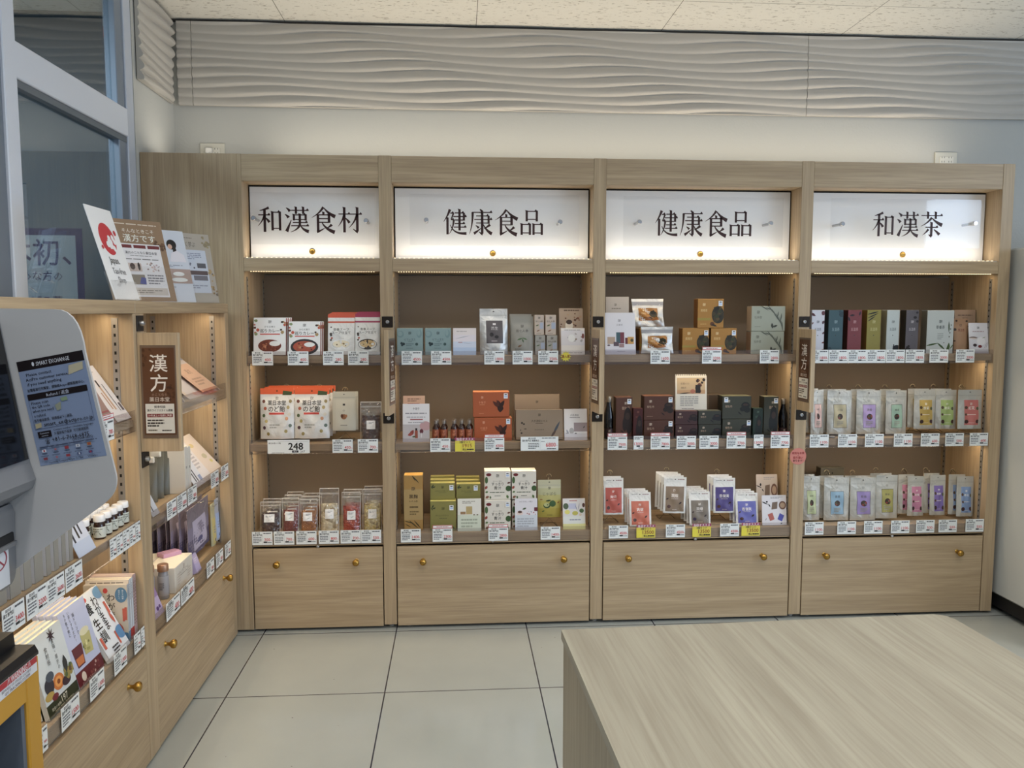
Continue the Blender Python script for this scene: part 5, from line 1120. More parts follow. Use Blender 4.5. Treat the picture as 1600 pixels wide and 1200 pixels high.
zt = Z1 + ab.dimensions.z + .001
pillow('silver pillow bag with amber panel, upper one lying on the amber carton', Slot(990, 1041, 468, .11, zt), 14, 2, .11)
SG = '#8f9384'
sgo = [('g', .2, .76, .08, '#4a4d42'), ('t', '杜仲茶', .2, .55, .09, '#55584c', .22), ('b', .1, .16, .28, .2, 1, '#6d7064')] + [('l', x, y, ln, a, .035, '#4d5248') for x, y, ln, a in [(.38, .93, .3, -30), (.58, .86, .36, -50), (.70, .66, .4, -58), (.80, .50, .4, -62), (.88, .34, .4, -75), (.92, .2, .3, -85), (.78, .66, .2, -100), (.88, .58, .22, -95), (.5, .9, .2, -20)]] + [('l', .62, .22, .16, 100, .07, '#33352c'), ('l', .70, .20, .16, 20, .06, '#33352c')]
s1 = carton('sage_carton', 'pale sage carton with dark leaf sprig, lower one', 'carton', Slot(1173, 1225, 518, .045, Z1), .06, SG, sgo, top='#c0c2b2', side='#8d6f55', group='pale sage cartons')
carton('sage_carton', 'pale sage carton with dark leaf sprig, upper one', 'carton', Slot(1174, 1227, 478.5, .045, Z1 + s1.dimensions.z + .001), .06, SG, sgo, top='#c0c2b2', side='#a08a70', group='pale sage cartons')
tags([('n', '1600', 1016, 1047, 'under the silver tea bags'), ('h', '3200', 1096, 1128, 'under the amber cartons'), ('n', '2800', 1187, 1217, 'under the pale sage cartons')], Z1)
# middle shelf
def mushrooms(x, y, s, c='#1f120f'): return [('e', x, y + .14, s, s * 1.0, c), ('e', x - s * .7, y - .02, s * .6, s * .7, c), ('e', x + s * .4, y - .06, s * .75, s * .8, c), ('e', x, y + .17, s * .6, s * .35, '#33211b'), ('l', x - s * 1.3, y - .2, s * 1.2, -40, s * .3, c)]
BR = '#4a2a1e'
def wine(label, u, vt, y, z):
    x = PY(u, vt + 40, y)[0]; h = PY(u, vt, y)[1] - z
    e = empty('dark_bottle', label, 'bottle', (x, y, z + .0003), (0, 0, 0), 'black herbal liquor bottles'); r = .020
    mb = MB(); mb.lathe([(r * .9, 0), (r, .004), (r, h * .52), (r * .9, h * .62), (r * .62, h * .74), (r * .5, h * .82), (r * .48, h * .88)], mat('#070506', .08, coat=.5), 22); mb.build('bottle_body', e)
    mb = MB(); mb.lathe([(r * .56, h * .86), (r * .6, h * .87), (r * .6, h * .985), (r * .5, h)], mat('#9a8f80', .3, .8), 20); mb.build('cap', e)
    f = lambda s, t, l: ((r + .0008) * math.sin((s - .5) * 2.4), -(r + .0008) * math.cos((s - .5) * 2.4), h * (.03 + t * .22)); mb = MB()
    art(mb, [('r', 0, 0, 1, 1, '#2f1a18'), ('g', .5, .75, .16, '#b9a58c'), ('b', .3, .45, .7, .55, 1, '#8d7a66')], f, 1.6, 0, .4, True); mb.build('bottle_label', e)
wine('black liquor bottle with pale cap at the left end of the middle shelf', 951, 619, .075, Z2); wine('black liquor bottle with pale cap at the right end of the middle shelf', 1223, 623, .078, Z2)
bops = lambda k: [('g', .6 if k else .22, .86 if k else .78, .14 if k else .08, '#c9b5a0'), ('t', '御生丹', .6 if k else .22, .74 if k else .55, .22 if k else .09, '#a58a72', .48 if k else .24)]
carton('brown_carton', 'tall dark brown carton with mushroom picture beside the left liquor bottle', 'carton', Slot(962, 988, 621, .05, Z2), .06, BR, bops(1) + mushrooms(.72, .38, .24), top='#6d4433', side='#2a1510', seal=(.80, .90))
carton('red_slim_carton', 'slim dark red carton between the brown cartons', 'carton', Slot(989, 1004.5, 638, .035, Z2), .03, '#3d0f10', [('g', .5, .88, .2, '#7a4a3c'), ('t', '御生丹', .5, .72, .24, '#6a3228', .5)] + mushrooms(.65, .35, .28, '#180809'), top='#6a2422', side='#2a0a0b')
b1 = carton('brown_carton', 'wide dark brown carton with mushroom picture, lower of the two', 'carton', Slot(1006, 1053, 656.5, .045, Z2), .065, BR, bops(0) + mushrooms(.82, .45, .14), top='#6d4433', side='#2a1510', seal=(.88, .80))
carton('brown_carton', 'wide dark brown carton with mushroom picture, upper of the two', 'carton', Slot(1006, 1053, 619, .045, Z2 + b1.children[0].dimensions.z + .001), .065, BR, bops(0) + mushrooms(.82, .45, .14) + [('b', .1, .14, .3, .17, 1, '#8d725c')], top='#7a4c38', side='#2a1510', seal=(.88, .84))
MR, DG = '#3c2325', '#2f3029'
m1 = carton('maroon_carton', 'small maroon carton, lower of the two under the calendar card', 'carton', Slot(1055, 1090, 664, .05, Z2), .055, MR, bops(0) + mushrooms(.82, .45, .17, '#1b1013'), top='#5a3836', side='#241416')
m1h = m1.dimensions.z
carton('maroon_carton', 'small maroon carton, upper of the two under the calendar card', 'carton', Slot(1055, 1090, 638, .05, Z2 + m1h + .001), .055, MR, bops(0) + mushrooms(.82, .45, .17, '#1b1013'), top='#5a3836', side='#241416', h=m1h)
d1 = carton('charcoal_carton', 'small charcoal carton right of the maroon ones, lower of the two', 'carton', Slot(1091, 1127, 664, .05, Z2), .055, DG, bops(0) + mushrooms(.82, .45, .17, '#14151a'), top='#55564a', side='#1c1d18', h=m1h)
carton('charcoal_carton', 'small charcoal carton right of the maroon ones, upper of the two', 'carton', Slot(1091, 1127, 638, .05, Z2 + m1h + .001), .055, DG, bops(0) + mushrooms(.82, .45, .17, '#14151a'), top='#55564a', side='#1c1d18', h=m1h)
sl = Slot(1056, 1105, 585, .075, Z2 + 2 * m1h + .003)
mb = MB(); w, h = sl.w, sl.h; n = 17
mb.box(-w / 2, w / 2, 0, .0012, 0, h - .006, mat('#bcb7ac', .5)); 
for k in range(n): mb.box(-w / 2 + w * k / n, -w / 2 + w * (k + .55) / n, 0, .0012, h - .006, h, mat('#bcb7ac', .5))
art(mb, [('r', .05, .45, .95, .90, '#a8906c'), ('r', .05, .45, .95, .56, '#a3805a'), ('m', .68, .48, .92, .86, 16, .05, ['#1b1210', '#3a1f18', '#5a2f22', '#241612']), ('r', .64, .47, .80, .70, '#14100f'), ('e', .55, .52, .08, .06, '#9a5a44'), ('l', .3, .47, .4, 5, .03, '#2a1a14'), ('t', '生薬の力', .3, .74, .07, '#6d5a44', .3), ('t', '御生丹', .26, .62, .07, '#5a4836', .16), ('b', .15, .1, .75, .40, 5, '#8d8a86'), ('b', .2, .02, .6, .045, 1, '#5d5a57')] + [('e', .05 + .9 * k / 14, .935, .012, .012, '#d9c99a') for k in range(15)], lambda s, t, l: (-w / 2 + s * w, -.00007 * l, t * h), w / h, 1)
tag(mb.build('calendar_card', None, sl.loc, (-R(5), 0, 0)), 'white card with scalloped top edge and herb photograph standing on the small cartons', 'card')
OL = '#33342a'
oc = lambda lab, sl, **k: carton('olive_black_carton', lab, 'carton', sl, .065, OL, bops(0) + mushrooms(.80, .45, .15, '#101210'), top='#6d6a4f', side='#1b1c16', **k)
o1 = oc('wide dark olive carton with mushroom picture, lower of the two', Slot(1128.5, 1174, 655, .045, Z2), seal=(.90, .80)); oc('wide dark olive carton with mushroom picture, upper of the two', Slot(1128.5, 1174, 619, .045, Z2 + o1.children[0].dimensions.z + .001), seal=(.12, .84))
carton('olive_black_carton', 'tall dark olive carton with mushroom picture beside the right liquor bottle', 'carton', Slot(1193, 1216, 620, .05, Z2), .06, OL, bops(1) + mushrooms(.68, .38, .25, '#101210'), top='#8a8468', side='#1f2019', seal=(.80, .90))
carton('green_slim_carton', 'slim dark green carton between the dark olive cartons', 'carton', Slot(1176, 1192, 638, .035, Z2), .03, '#12241c', [('g', .5, .88, .2, '#4a5f50'), ('t', '御生丹', .5, .72, .24, '#3f5547', .5)] + mushrooms(.62, .35, .28, '#0a130f'), top='#2f4a3a', side='#0c1812')
carton('plain_brown_carton', 'plain brown carton standing behind the small charcoal ones', 'carton', Slot(1104, 1128, 617, .15, Z2), .06, '#3f3226', [('r', 0, .6, .12, 1, '#5d4c3c')], top='#6a5846', side='#2a2019')
tags([('h', '7500', 949, 980, 'under the left liquor bottle'), ('s', '13000', 990, 1005, 'of half width under the slim dark red carton'), ('h', '7800', 1016, 1047, 'under the wide dark brown cartons'), ('n', '3000', 1057, 1087, 'under the small maroon cartons'), ('n', '3000', 1092, 1123, 'under the small charcoal cartons'), ('h', '7700', 1135, 1165, 'under the wide dark olive cartons'), ('s', '13000', 1177, 1193, 'of half width under the slim dark green carton'), ('h', '7700', 1203, 1234, 'under the right liquor bottle')], Z2)
# bottom shelf pouches
def teapouch(nm, u0, u1, vt, col, hang, n, mark, dx=-.006, tilt=0, seed=0, body=None, dz=0):
    sl = Slot(u0, u1, vt, .035 if not hang else .055, Z3)
    ops = [('b', .12, .925, .4, .95, 1, '#6d6d70'), ('e', .5, .935, .03, .014, '#2b2b2e'), ('b', .62, .91, .92, .96, 1, '#8a6f70')]
    lab = (.09, .05, .91, .74, [('g', .48, .84, .13, '#d8cfc9'), ('t', mark, .48, .64, .2, '#d9d0cc', .54, .006), ('b', .3, .5, .68, .53, 1, '#bfb2ae'), ('e', .18, .2, .10, .07, '#4a2f2a' if not col.startswith('#6') else '#3a3150'), ('l', .8, .34, .2, 40, .09, '#2f2224'), ('l', .1, .5, .16, 30, .08, '#3a2a2c'), ('b', .36, .06, .62, .09, 1, '#c9bcb8')], col)
    o = pouch('tea_pouch', 'white-edged %s pouch, %s' % (nm, 'hanging in front on a wire stand' if hang else 'standing in front'), 'pouch', sl, .024, body or WHITEF, ops, lab, group='coloured pouches on the third bottom shelf', zips=False, z=(.052 if hang else 0), h=(sl.h - .054 if hang else None), lean=3 if hang else 9, seed=seed, wr=.35, tilt=tilt)
    back_copies(o, n, dx, .026, .003, lambda k: 'white-edged %s pouch, %s, %s' % (nm, ORD[k], 'hanging' if hang else 'standing'), 'coloured pouches on the third bottom shelf')
    if hang: wire_stand('wire hook stand holding the %s pouches' % nm, sl.x - .004, .055 + .026 * (n + 1) + .024, Z3, sl.h + .010)
teapouch('coral red', 944, 975, 748, '#a84f45', True, 1, '爽健', seed=1)
teapouch('salmon orange', 985, 1019, 772, '#b5624d', False, 2, '爽健', seed=2)
teapouch('brown', 1037, 1072, 747, '#7d6a57', True, 3, '潤煌', seed=3, tilt=2)
teapouch('grey-brown', 1079, 1112, 771, '#6f665c', False, 3, '潤煌', seed=4)
teapouch('deep violet', 1116, 1150, 748, '#4a3f78', True, 2, '香蘭美', seed=5)
teapouch('blue-violet', 1152, 1187, 773, '#5d5fa5', False, 2, '香蘭美', seed=6)
lops = [('l', .12, .74, .3, -25, .05, '#1d1a1c'), ('e', .2, .78, .04, .03, '#1d1a1c'), ('l', .30, .66, .16, -60, .05, '#1d1a1c'), ('p', [(.38, .52), (.62, .55), (.64, .78), (.42, .76)], '#6d5a4c'), ('e', .84, .66, .15, .14, '#6a4a3c'), ('e', .84, .66, .10, .09, '#a58a72'), ('p', [(.22, .36), (.42, .42), (.50, .2), (.32, .14)], '#a8574c'), ('p', [(.62, .20), (.80, .12), (.90, .32), (.72, .40)], '#46489a'), ('b', .35, .88, .85, .95, 2, '#8d8a90'), ('l', .15, .2, .12, 60, .02, '#2a2a2a'), ('l', .78, .06, .1, 30, .04, '#2a2a2a')]
sheet('leaflet_card', 'white leaflet with pouch and plate pictures, front one of the pile at the right end', 'card', Slot(1192, 1230, 776, .025, Z3), '#cac7cc', lops, lean=8, n=8)
sheet('leaflet_card', 'cream leaflet with pouch and plate pictures, rear one of the pile at the right end', 'card', Slot(1184, 1217, 744, .10, Z3), '#b5a99f', lops, lean=8, n=8)
tags([('n', '4500', 951, 981, 'under the coral red pouches'), ('y', '13500', 994, 1024, 'reading 13500 under the salmon orange pouches'), ('n', '4500', 1040, 1070, 'under the brown pouches'), ('y', '13500', 1081, 1111, 'reading 13500 under the grey-brown pouches'), ('n', '4500', 1125, 1154, 'under the deep violet pouches'), ('y', '13500', 1158, 1187, 'reading 13500 under the blue-violet pouches')], Z3)

# ---------------------------------------------------------------- rightmost tall cabinet
def tall(nm, label, u0, u1, col, side, ops, ink, vt=484.5, d=.05):
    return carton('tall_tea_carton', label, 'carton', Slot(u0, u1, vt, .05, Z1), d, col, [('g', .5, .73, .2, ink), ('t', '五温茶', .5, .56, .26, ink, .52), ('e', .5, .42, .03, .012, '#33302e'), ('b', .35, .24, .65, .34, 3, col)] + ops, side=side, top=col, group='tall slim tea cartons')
wo = [('l', .08, .9, .5, -30, .2, '#4a1f26'), ('e', .88, .93, .14, .05, '#5a2f38'), ('l', .9, .72, .3, 60, .2, '#4a2f3a'), ('l', .95, .48, .3, 40, .15, '#5a3a40'), ('l', .95, .26, .3, 20, .12, '#6a3a34'), ('l', .9, .08, .4, 30, .16, '#7a4a3a'), ('l', .08, .7, .2, 60, .1, '#6a4a4a'), ('l', .12, .3, .3, 60, .08, '#8a8a94')]
tall('w', 'tall slim white tea carton with dark petals at the left end', 1267.5, 1288, '#b9bdc9', '#9a9ca6', wo, '#4a4c55')
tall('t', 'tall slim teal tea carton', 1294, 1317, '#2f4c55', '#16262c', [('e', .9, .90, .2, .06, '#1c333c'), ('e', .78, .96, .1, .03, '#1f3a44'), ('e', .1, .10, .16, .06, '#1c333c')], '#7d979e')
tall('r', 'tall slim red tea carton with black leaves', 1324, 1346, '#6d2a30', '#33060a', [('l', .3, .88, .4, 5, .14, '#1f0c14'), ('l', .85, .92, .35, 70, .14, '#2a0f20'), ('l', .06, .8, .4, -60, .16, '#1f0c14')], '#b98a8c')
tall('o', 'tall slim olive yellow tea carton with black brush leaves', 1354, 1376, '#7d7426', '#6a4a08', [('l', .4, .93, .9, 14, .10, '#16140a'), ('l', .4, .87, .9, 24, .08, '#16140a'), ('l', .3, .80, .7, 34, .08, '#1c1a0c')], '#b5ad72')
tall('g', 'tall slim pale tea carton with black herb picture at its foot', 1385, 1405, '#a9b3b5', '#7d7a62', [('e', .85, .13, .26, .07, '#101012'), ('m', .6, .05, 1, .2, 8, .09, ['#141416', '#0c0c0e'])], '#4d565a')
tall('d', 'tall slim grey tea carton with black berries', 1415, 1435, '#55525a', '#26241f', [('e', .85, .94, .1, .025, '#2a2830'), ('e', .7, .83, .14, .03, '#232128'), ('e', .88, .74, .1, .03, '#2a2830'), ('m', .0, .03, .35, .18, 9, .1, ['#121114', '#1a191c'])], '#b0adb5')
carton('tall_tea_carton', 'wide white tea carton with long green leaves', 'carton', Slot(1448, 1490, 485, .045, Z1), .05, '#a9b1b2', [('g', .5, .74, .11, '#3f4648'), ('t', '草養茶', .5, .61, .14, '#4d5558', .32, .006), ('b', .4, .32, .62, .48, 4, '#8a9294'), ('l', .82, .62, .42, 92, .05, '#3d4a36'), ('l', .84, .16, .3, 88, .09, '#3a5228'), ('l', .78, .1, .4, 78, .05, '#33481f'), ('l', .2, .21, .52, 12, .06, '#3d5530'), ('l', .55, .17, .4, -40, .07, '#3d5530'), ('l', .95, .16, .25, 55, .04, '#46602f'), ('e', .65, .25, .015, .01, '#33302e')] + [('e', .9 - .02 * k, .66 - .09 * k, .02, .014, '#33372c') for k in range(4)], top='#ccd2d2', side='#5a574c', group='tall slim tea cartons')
carton('kraft_carton', 'kraft brown carton behind the kraft pouch near the right end', 'carton', Slot(1492, 1525, 485, .12, Z1), .04, '#8f7864', [('t', '黒豆', .5, .78, .16, '#5a4436', .3), ('b', .15, .85, .85, .9, 1, '#5d4a3c'), ('m', .1, .6, .9, .68, 6, .03, ['#3a2a22'])], side='#6d5844', lean=3)
pouch('kraft_pouch', 'small kraft brown tea pouch with scattered beans', 'pouch', Slot(1494, 1516, 498, .04, Z1), .03, mat('#8d6c4f', .5), [('g', .5, .80, .16, '#3f2f26'), ('t', '黒豆茶', .5, .66, .2, '#6a2f22', .46, .008), ('e', .2, .93, .08, .03, '#33251c'), ('e', .92, .92, .08, .03, '#33251c'), ('e', .08, .68, .09, .04, '#2f2018'), ('e', .04, .35, .05, .02, '#3a2a20'), ('l', .2, .06, .4, -20, .1, '#4a2f1f'), ('e', .9, .25, .04, .02, '#46502c')], zips=False, lean=4)
sheet('leaflet_card', 'white leaflet with bowl and berries picture at the right end of the top shelf', 'card', Slot(1516, 1546, 505, .03, Z1), '#c4c4cc', [('g', .5, .84, .11, '#3f4a55'), ('b', .2, .70, .8, .74, 1, '#8d6a72'), ('l', .22, .52, .5, 0, .10, '#6a5a55'), ('l', .25, .49, .5, -5, .07, '#c0b4ae'), ('e', .62, .40, .22, .14, '#d2d2d9'), ('e', .30, .27, .10, .05, '#33262c'), ('e', .56, .23, .10, .05, '#6a1e24'), ('l', .78, .52, .2, 20, .03, '#6a7d4a'), ('l', .84, .25, .5, 60, .015, '#7d6f72'), ('l', .93, .28, .5, 65, .015, '#7d6f72'), ('r', 0, 0, 1, .06, '#a5a3ad')], lean=8)
tags([('n', p, a, b, 'under ' + w) for p, a, b, w in [('1800', 1264.5, 1293.5, 'the tall white tea carton'), ('1800', 1295, 1323.5, 'the tall teal tea carton'), ('1800', 1325, 1353, 'the tall red tea carton'), ('1800', 1354.5, 1382.5, 'the tall olive yellow tea carton'), ('1800', 1384, 1413, 'the tall pale tea carton'), ('1800', 1414.5, 1443.5, 'the tall grey tea carton'), ('2000', 1452, 1481, 'the wide white tea carton'), ('2000', 1493, 1522, 'the kraft brown pouch')]], Z1)
def hangpouch(row, nm, u0, u1, vt, vb, lab, kind, n, seed, dx=-.010, rz=0, y=.06, name='herb_tea_pouch'):
    z = (Z2, Z3)[row]; sl = Slot(u0, u1, vt, y, z); zb = PY((u0 + u1) / 2, vb, y)[1] - z; zb = max(.004, zb)
    if kind == 'a':
        L_ = (.24, .14, .78, .68, [('r', 0, 0, 1, .015, '#5a554c'), ('r', 0, .985, 1, 1, '#5a554c'), ('r', 0, 0, .03, 1, '#5a554c'), ('r', .97, 0, 1, 1, '#5a554c'), ('t', nm[1], .5, .77, .2, '#55504a', .52), ('e', .5, .48, .22, .125, '#2f1d18'), ('m', .36, .42, .64, .54, 9, .07, ['#5a3a2c', '#7a2f28', '#3a3a24']), ('b', .25, .1, .75, .3, 3, '#8d8a80')], lab)
        ops = [('g', .5, .76, .09, '#8a8880')]
    else:
        L_ = (.24, .10, .84, .74, [('g', .5, .84, .16, '#e0d8d0'), ('t', nm[1], .5, .68, .24, '#ded6cf', .56, .006), ('b', .2, .4, .8, .44, 1, '#d9cfc6'), ('e', .12, .7, .1, .06, '#4a3424'), ('e', .12, .42, .09, .05, '#4a2f24'), ('e', .14, .14, .15, .08, '#33181a'), ('e', .92, .66, .09, .07, '#4a4a30'), ('e', .92, .14, .12, .08, '#3a1c1c'), ('b', .3, .08, .7, .1, 1, '#cfc6bd')], lab); ops = []
    what = ['middle', 'bottom'][row]
    o = pouch(name, 'silver pouch with %s label hanging on the rightmost %s shelf' % (nm[0], what), 'pouch', sl, .030, SILV2, ops, L_, group='silver herb tea pouches on hooks', z=zb, h=sl.h - zb, lean=2, seed=seed, wr=.3, rz=rz)
    back_copies(o, n, dx, .034, .002, lambda k: 'silver pouch with %s label behind the front one, rightmost %s shelf' % (nm[0], what) + ('' if k == 0 else ', third in line'), 'silver herb tea pouches on hooks')
    wire_stand('wire hook stand of the %s labelled pouches, rightmost %s shelf' % (nm[0], what), sl.x - .010, y + .034 * n + .058, z, sl.h + .008)
hangpouch(0, ('pale pink', '四君'), 1268, 1291, 610, 679, '#c9a8a2', 'a', 1, 1, rz=14)
hangpouch(0, ('cream beige', '八仙'), 1295, 1333, 611, 679, '#a89f80', 'a', 1, 2)
hangpouch(0, ('lilac', '潤香'), 1341, 1379, 611, 679, '#a18cbd', 'a', 1, 3)
hangpouch(0, ('sage green', '緑清'), 1387, 1419, 611, 679, '#8aa896', 'a', 1, 4)
hangpouch(0, ('mustard yellow', '金菊'), 1431, 1464, 610, 671, '#a58a3c', 'b', 1, 5)
hangpouch(0, ('lime green', '桑葉'), 1465.5, 1496, 610, 671, '#8ba05c', 'b', 1, 6, rz=-6, dx=-.004)
hangpouch(0, ('coral', '紅花'), 1500, 1537, 610, 671, '#b0605a', 'b', 0, 7, y=.022)
tags([('n', p, a, a + 29, 'on the middle rail under the %s labelled pouches' % w) for p, a, w in [('1100', 1265, 'pale pink'), ('1100', 1309, 'cream beige'), ('1100', 1351, 'lilac'), ('1100', 1396, 'sage green'), ('600', 1438, 'mustard yellow'), ('500', 1476, 'lime green'), ('600', 1514, 'coral')]], Z2)
for q, (u, v) in enumerate([(1300, 677), (1336, 677), (1374, 678), (1421, 677)]):
    x = PY(u, v, .03)[0]; mb = MB()
    mb.lathe([(.0, 0), (.013, .001), (.0145, .004), (.012, .0075), (.0, .0085)], mat(['#8d8a86', '#c9c6c0', '#8d8a86', '#cfccc6'][q], .35), 20)
    tag(mb.build('shelf_clip', None, (x, .030, Z2 + .0003)), 'small round %s plastic foot lying on the rightmost middle shelf, %s from the left' % (['grey', 'white', 'grey', 'white'][q], ['first', 'second', 'third', 'fourth'][q]), 'clip')
hangpouch(1, ('pale green', '緑茶'), 1256, 1283, 746, 814, '#a9b58c', 'a', 1, 11)
hangpouch(1, ('sky blue', '青潤'), 1290, 1329, 748, 814, '#7fa0b8', 'a', 1, 12)
hangpouch(1, ('violet purple', '紫香'), 1331, 1371, 748, 814, '#8a7ab0', 'a', 1, 13)
hangpouch(1, ('olive', '黄茶'), 1371.5, 1405, 744, 811, '#94904c', 'a', 1, 14)
hangpouch(1, ('rose pink', '玫瑰'), 1421, 1446, 746, 807, '#b0708c', 'b', 1, 15, dx=-.026)
hangpouch(1, ('deep purple', '紫蘇'), 1456, 1480, 744, 806, '#6f5c9c', 'b', 1, 16)
hangpouch(1, ('periwinkle blue', '青花'), 1498, 1524, 746, 808, '#6f88b0', 'b', 1, 17, dx=-.018)
tags([('n', p, a, a + 29, 'on the bottom rail under the %s labelled pouches' % w) for p, a, w in [('1100', 1257, 'pale green'), ('1100', 1307.5, 'sky blue'), ('1100', 1349, 'violet purple'), ('1100', 1391, 'olive'), ('500', 1430, 'rose pink'), ('500', 1465, 'deep purple'), ('500', 1507, 'periwinkle blue')]], Z3)
sl = Slot(1281, 1318, 731, .243, Z3)
carton('dark_beige_carton', 'dull olive-brown folder standing at the back behind the sky blue labelled pouch', 'carton', sl, .05, '#5d584a', [('e', .5, .88, .03, .02, '#26231c'), ('r', 0, .8, 1, .82, '#4a4539')], top='#6d6858', side='#3f3b30')
# ---------------------------------------------------------------- goods on the low cabinets
def aisle(b, b2, tpx, x0, zbase):
    "a sheet facing the aisle and leaning back: two bottom corners and one top corner as the photo shows them"
    ya = PX(b[0], b[1], x0)[0]; yb = PX(b2[0], b2[1], x0)[0]; x = x0; yt = tpx[2]
    for k in range(600):
        x = x0 - .0007 * k; yy, zz = PX(tpx[0], tpx[1], x)
        if yy >= (ya if yt == 'l' else yb): break
    L_ = math.hypot(x0 - x, zz - zbase); return ya, yb, math.degrees(math.atan2(x0 - x, zz - zbase)), L_
def aisle_sheet(name, label, cat, ya, yb, x0, z, lean, L_, col, ops, th=.0012, group=None, frame=None, extra=None):
    w = yb - ya; mb = MB(); mb.box(-w / 2, w / 2, 0, th, 0, L_, mat(col, .5), min(.0004, th / 3))
    art(mb, ops, lambda s, t, l: (-w / 2 + s * w, -.00007 * l, t * L_), w / L_, 1, .5)
    loc = (x0, (ya + yb) / 2, z + .0006 + (th + (.007 if frame else 0)) * math.sin(R(lean))); rot = (-R(lean), 0, R(90))
    if frame:
        o = empty(name, label, cat, loc, rot, group); mb.build('printed_sheet', o)
        m2 = MB(); m2.box(-w / 2 - .003, w / 2 + .003, -.0042, -.0030, 0, L_ * frame, ACRY); m2.box(-w / 2 - .003, w / 2 + .003, .0065, .0077, 0, L_ * min(1, frame + .1), ACRY); m2.build('acrylic_holder', o)
    else: o = mb.build(name, None, loc, rot); tag(o, label, cat, group)
    return o
X0 = -.66
ya, yb, ln, L_ = aisle((182, 470), (219, 468), (131, 320, 'l'), X0, LZ)
aisle_sheet('tax_free_sign', 'white leaning tax-free shop sign with red round blossom emblem on the low cabinet', 'sign', ya, yb, X0, LZ, ln, L_, '#d9dbe0',
    [('e', .48, .66, .30, .175, '#b81f2c')] + [('e', .48 + a, .66 + b, .055, .034, '#dcdce0') for a, b in [(.02, -.03), (.1, -.03), (.06, .01), (.03, -.075), (.10, -.075), (.2, .02), (.24, -.02), (-.06, -.06), (.16, -.1), (.2, -.14)]] +
    [('e', .84, .74, .05, .03, '#b81f2c'), ('e', .17, .56, .04, .022, '#b81f2c'), ('t', 'Japan.', .45, .415, .165, '#1f1f22', .62), ('t', 'Tax-free', .5, .31, .15, '#55555a', .72), ('t', 'Shop', .5, .205, .15, '#66666b', .45)], th=.003, frame=.2)
yb_ = yb
def broch(b2, t, label, col, ops, frame, x0, w, az=40):
    "brochure turned towards the camera: bottom right corner, top right corner in the photo, width"
    y0 = PX(b2[0], b2[1], x0)[0]; rz = R(90 - az); nx, ny = math.sin(rz), -math.cos(rz); best = None
    for a in range(2, 30):
        for k in range(18, 34):
            L_ = k * .01; s, c = math.sin(R(a)), math.cos(R(a)); q = pix((x0 - nx * s * L_, y0 - ny * s * L_, LZ + c * L_)); er = (q[0] - t[0]) ** 2 + (q[1] - t[1]) ** 2
            if best is None or er < best[0]: best = (er, a, L_)
    _, a, L_ = best; mb = MB(); th = .0012; mb.box(-w / 2, w / 2, 0, th, 0, L_, mat(col, .5), .0004)
    art(mb, ops, lambda s, t_, l: (-w / 2 + s * w, -.00007 * l, t_ * L_), w / L_, 1, .5)
    cx = x0 - math.cos(rz) * w / 2; cy = y0 - math.sin(rz) * w / 2
    o = empty('brochure', label, 'brochure', (cx, cy, LZ + .001 + .008 * math.sin(R(a))), (-R(a), 0, rz), 'brochures on the low cabinet'); mb.build('printed_sheet', o)
    m2 = MB(); m2.box(-w / 2 - .003, w / 2 + .003, -.0042, -.0030, 0, L_ * frame, ACRY); m2.box(-w / 2 - .003, w / 2 + .003, .0065, .0077, 0, L_ * min(1, frame + .1), ACRY); m2.build('acrylic_holder', o)
broch((277, 470), (250, 348), 'brown brochure headed 漢方です behind the tax-free sign', '#8a6e52',
    [('b', .25, .93, .92, .955, 1, '#c9bba8'), ('t', 'そんなときこそ', .60, .86, .075, '#d9cfc2', .5, .004), ('t', '漢方です', .60, .77, .13, '#e0d8cc', .52, .006), ('m', .8, .62, 1, .75, 12, .03, ['#5a3f2a', '#6a4a33']),
     ('r', .06, .05, .90, .70, '#cfccce')] + [('r', .26 + k * .22, .645, .45 + k * .22, .685, '#6a2428') for k in range(3)] + [('t', '漢方のことなら薬日本堂', .58, .59, .05, '#33302e', .5, .004), ('b', .4, .545, .75, .56, 1, '#8d8a88'), ('b', .28, .50, .85, .52, 1, '#6d6a68'), ('r', .34, .36, .54, .46, '#b5a39a'), ('e', .40, .42, .04, .04, '#4a3a36'), ('e', .50, .42, .02, .05, '#2a2224'), ('m', .62, .36, .84, .47, 18, .015, ['#b09a9a', '#8a7a78', '#c0a8a0']), ('r', .34, .2, .56, .32, '#7d7264'), ('p', [(.46, .21), (.56, .2), (.57, .28), (.50, .29)], '#4a4f8a'), ('b', .6, .2, .86, .33, 4, '#7d7a80'), ('r', .10, .07, .88, .16, '#b8aea5'), ('b', .34, .09, .80, .14, 2, '#7d746c')], .42, -.672, .225)
broch((307, 471), (285, 362), 'white brochure with a woman in a white shirt on the low cabinet', '#c3c8d3',
    [('t', '漢方オンライン', .3, .90, .09, '#6d7486', .4), ('t', 'イン', .35, .76, .14, '#4a5266', .22, .006), ('e', .68, .80, .11, .07, '#191618'), ('l', .73, .72, .2, 80, .08, '#221c1e'), ('e', .64, .77, .05, .035, '#c9a08a'), ('p', [(.58, .56), (.95, .56), (.92, .66), (.78, .72), (.64, .68)], '#d3cfe0'), ('b', .2, .48, .85, .52, 2, '#8d93a3'), ('r', 0, .26, 1, .46, '#a58d84'), ('e', .35, .37, .17, .03, '#ded8d4'), ('e', .72, .39, .13, .03, '#ded8d4'), ('e', .72, .31, .18, .03, '#ded8d4'), ('e', .35, .30, .15, .03, '#ded8d4'), ('r', .2, .20, .6, .215, '#8d93a3'), ('b', .15, .05, .5, .12, 3, '#9aa0ae')], .40, -.690, .18)
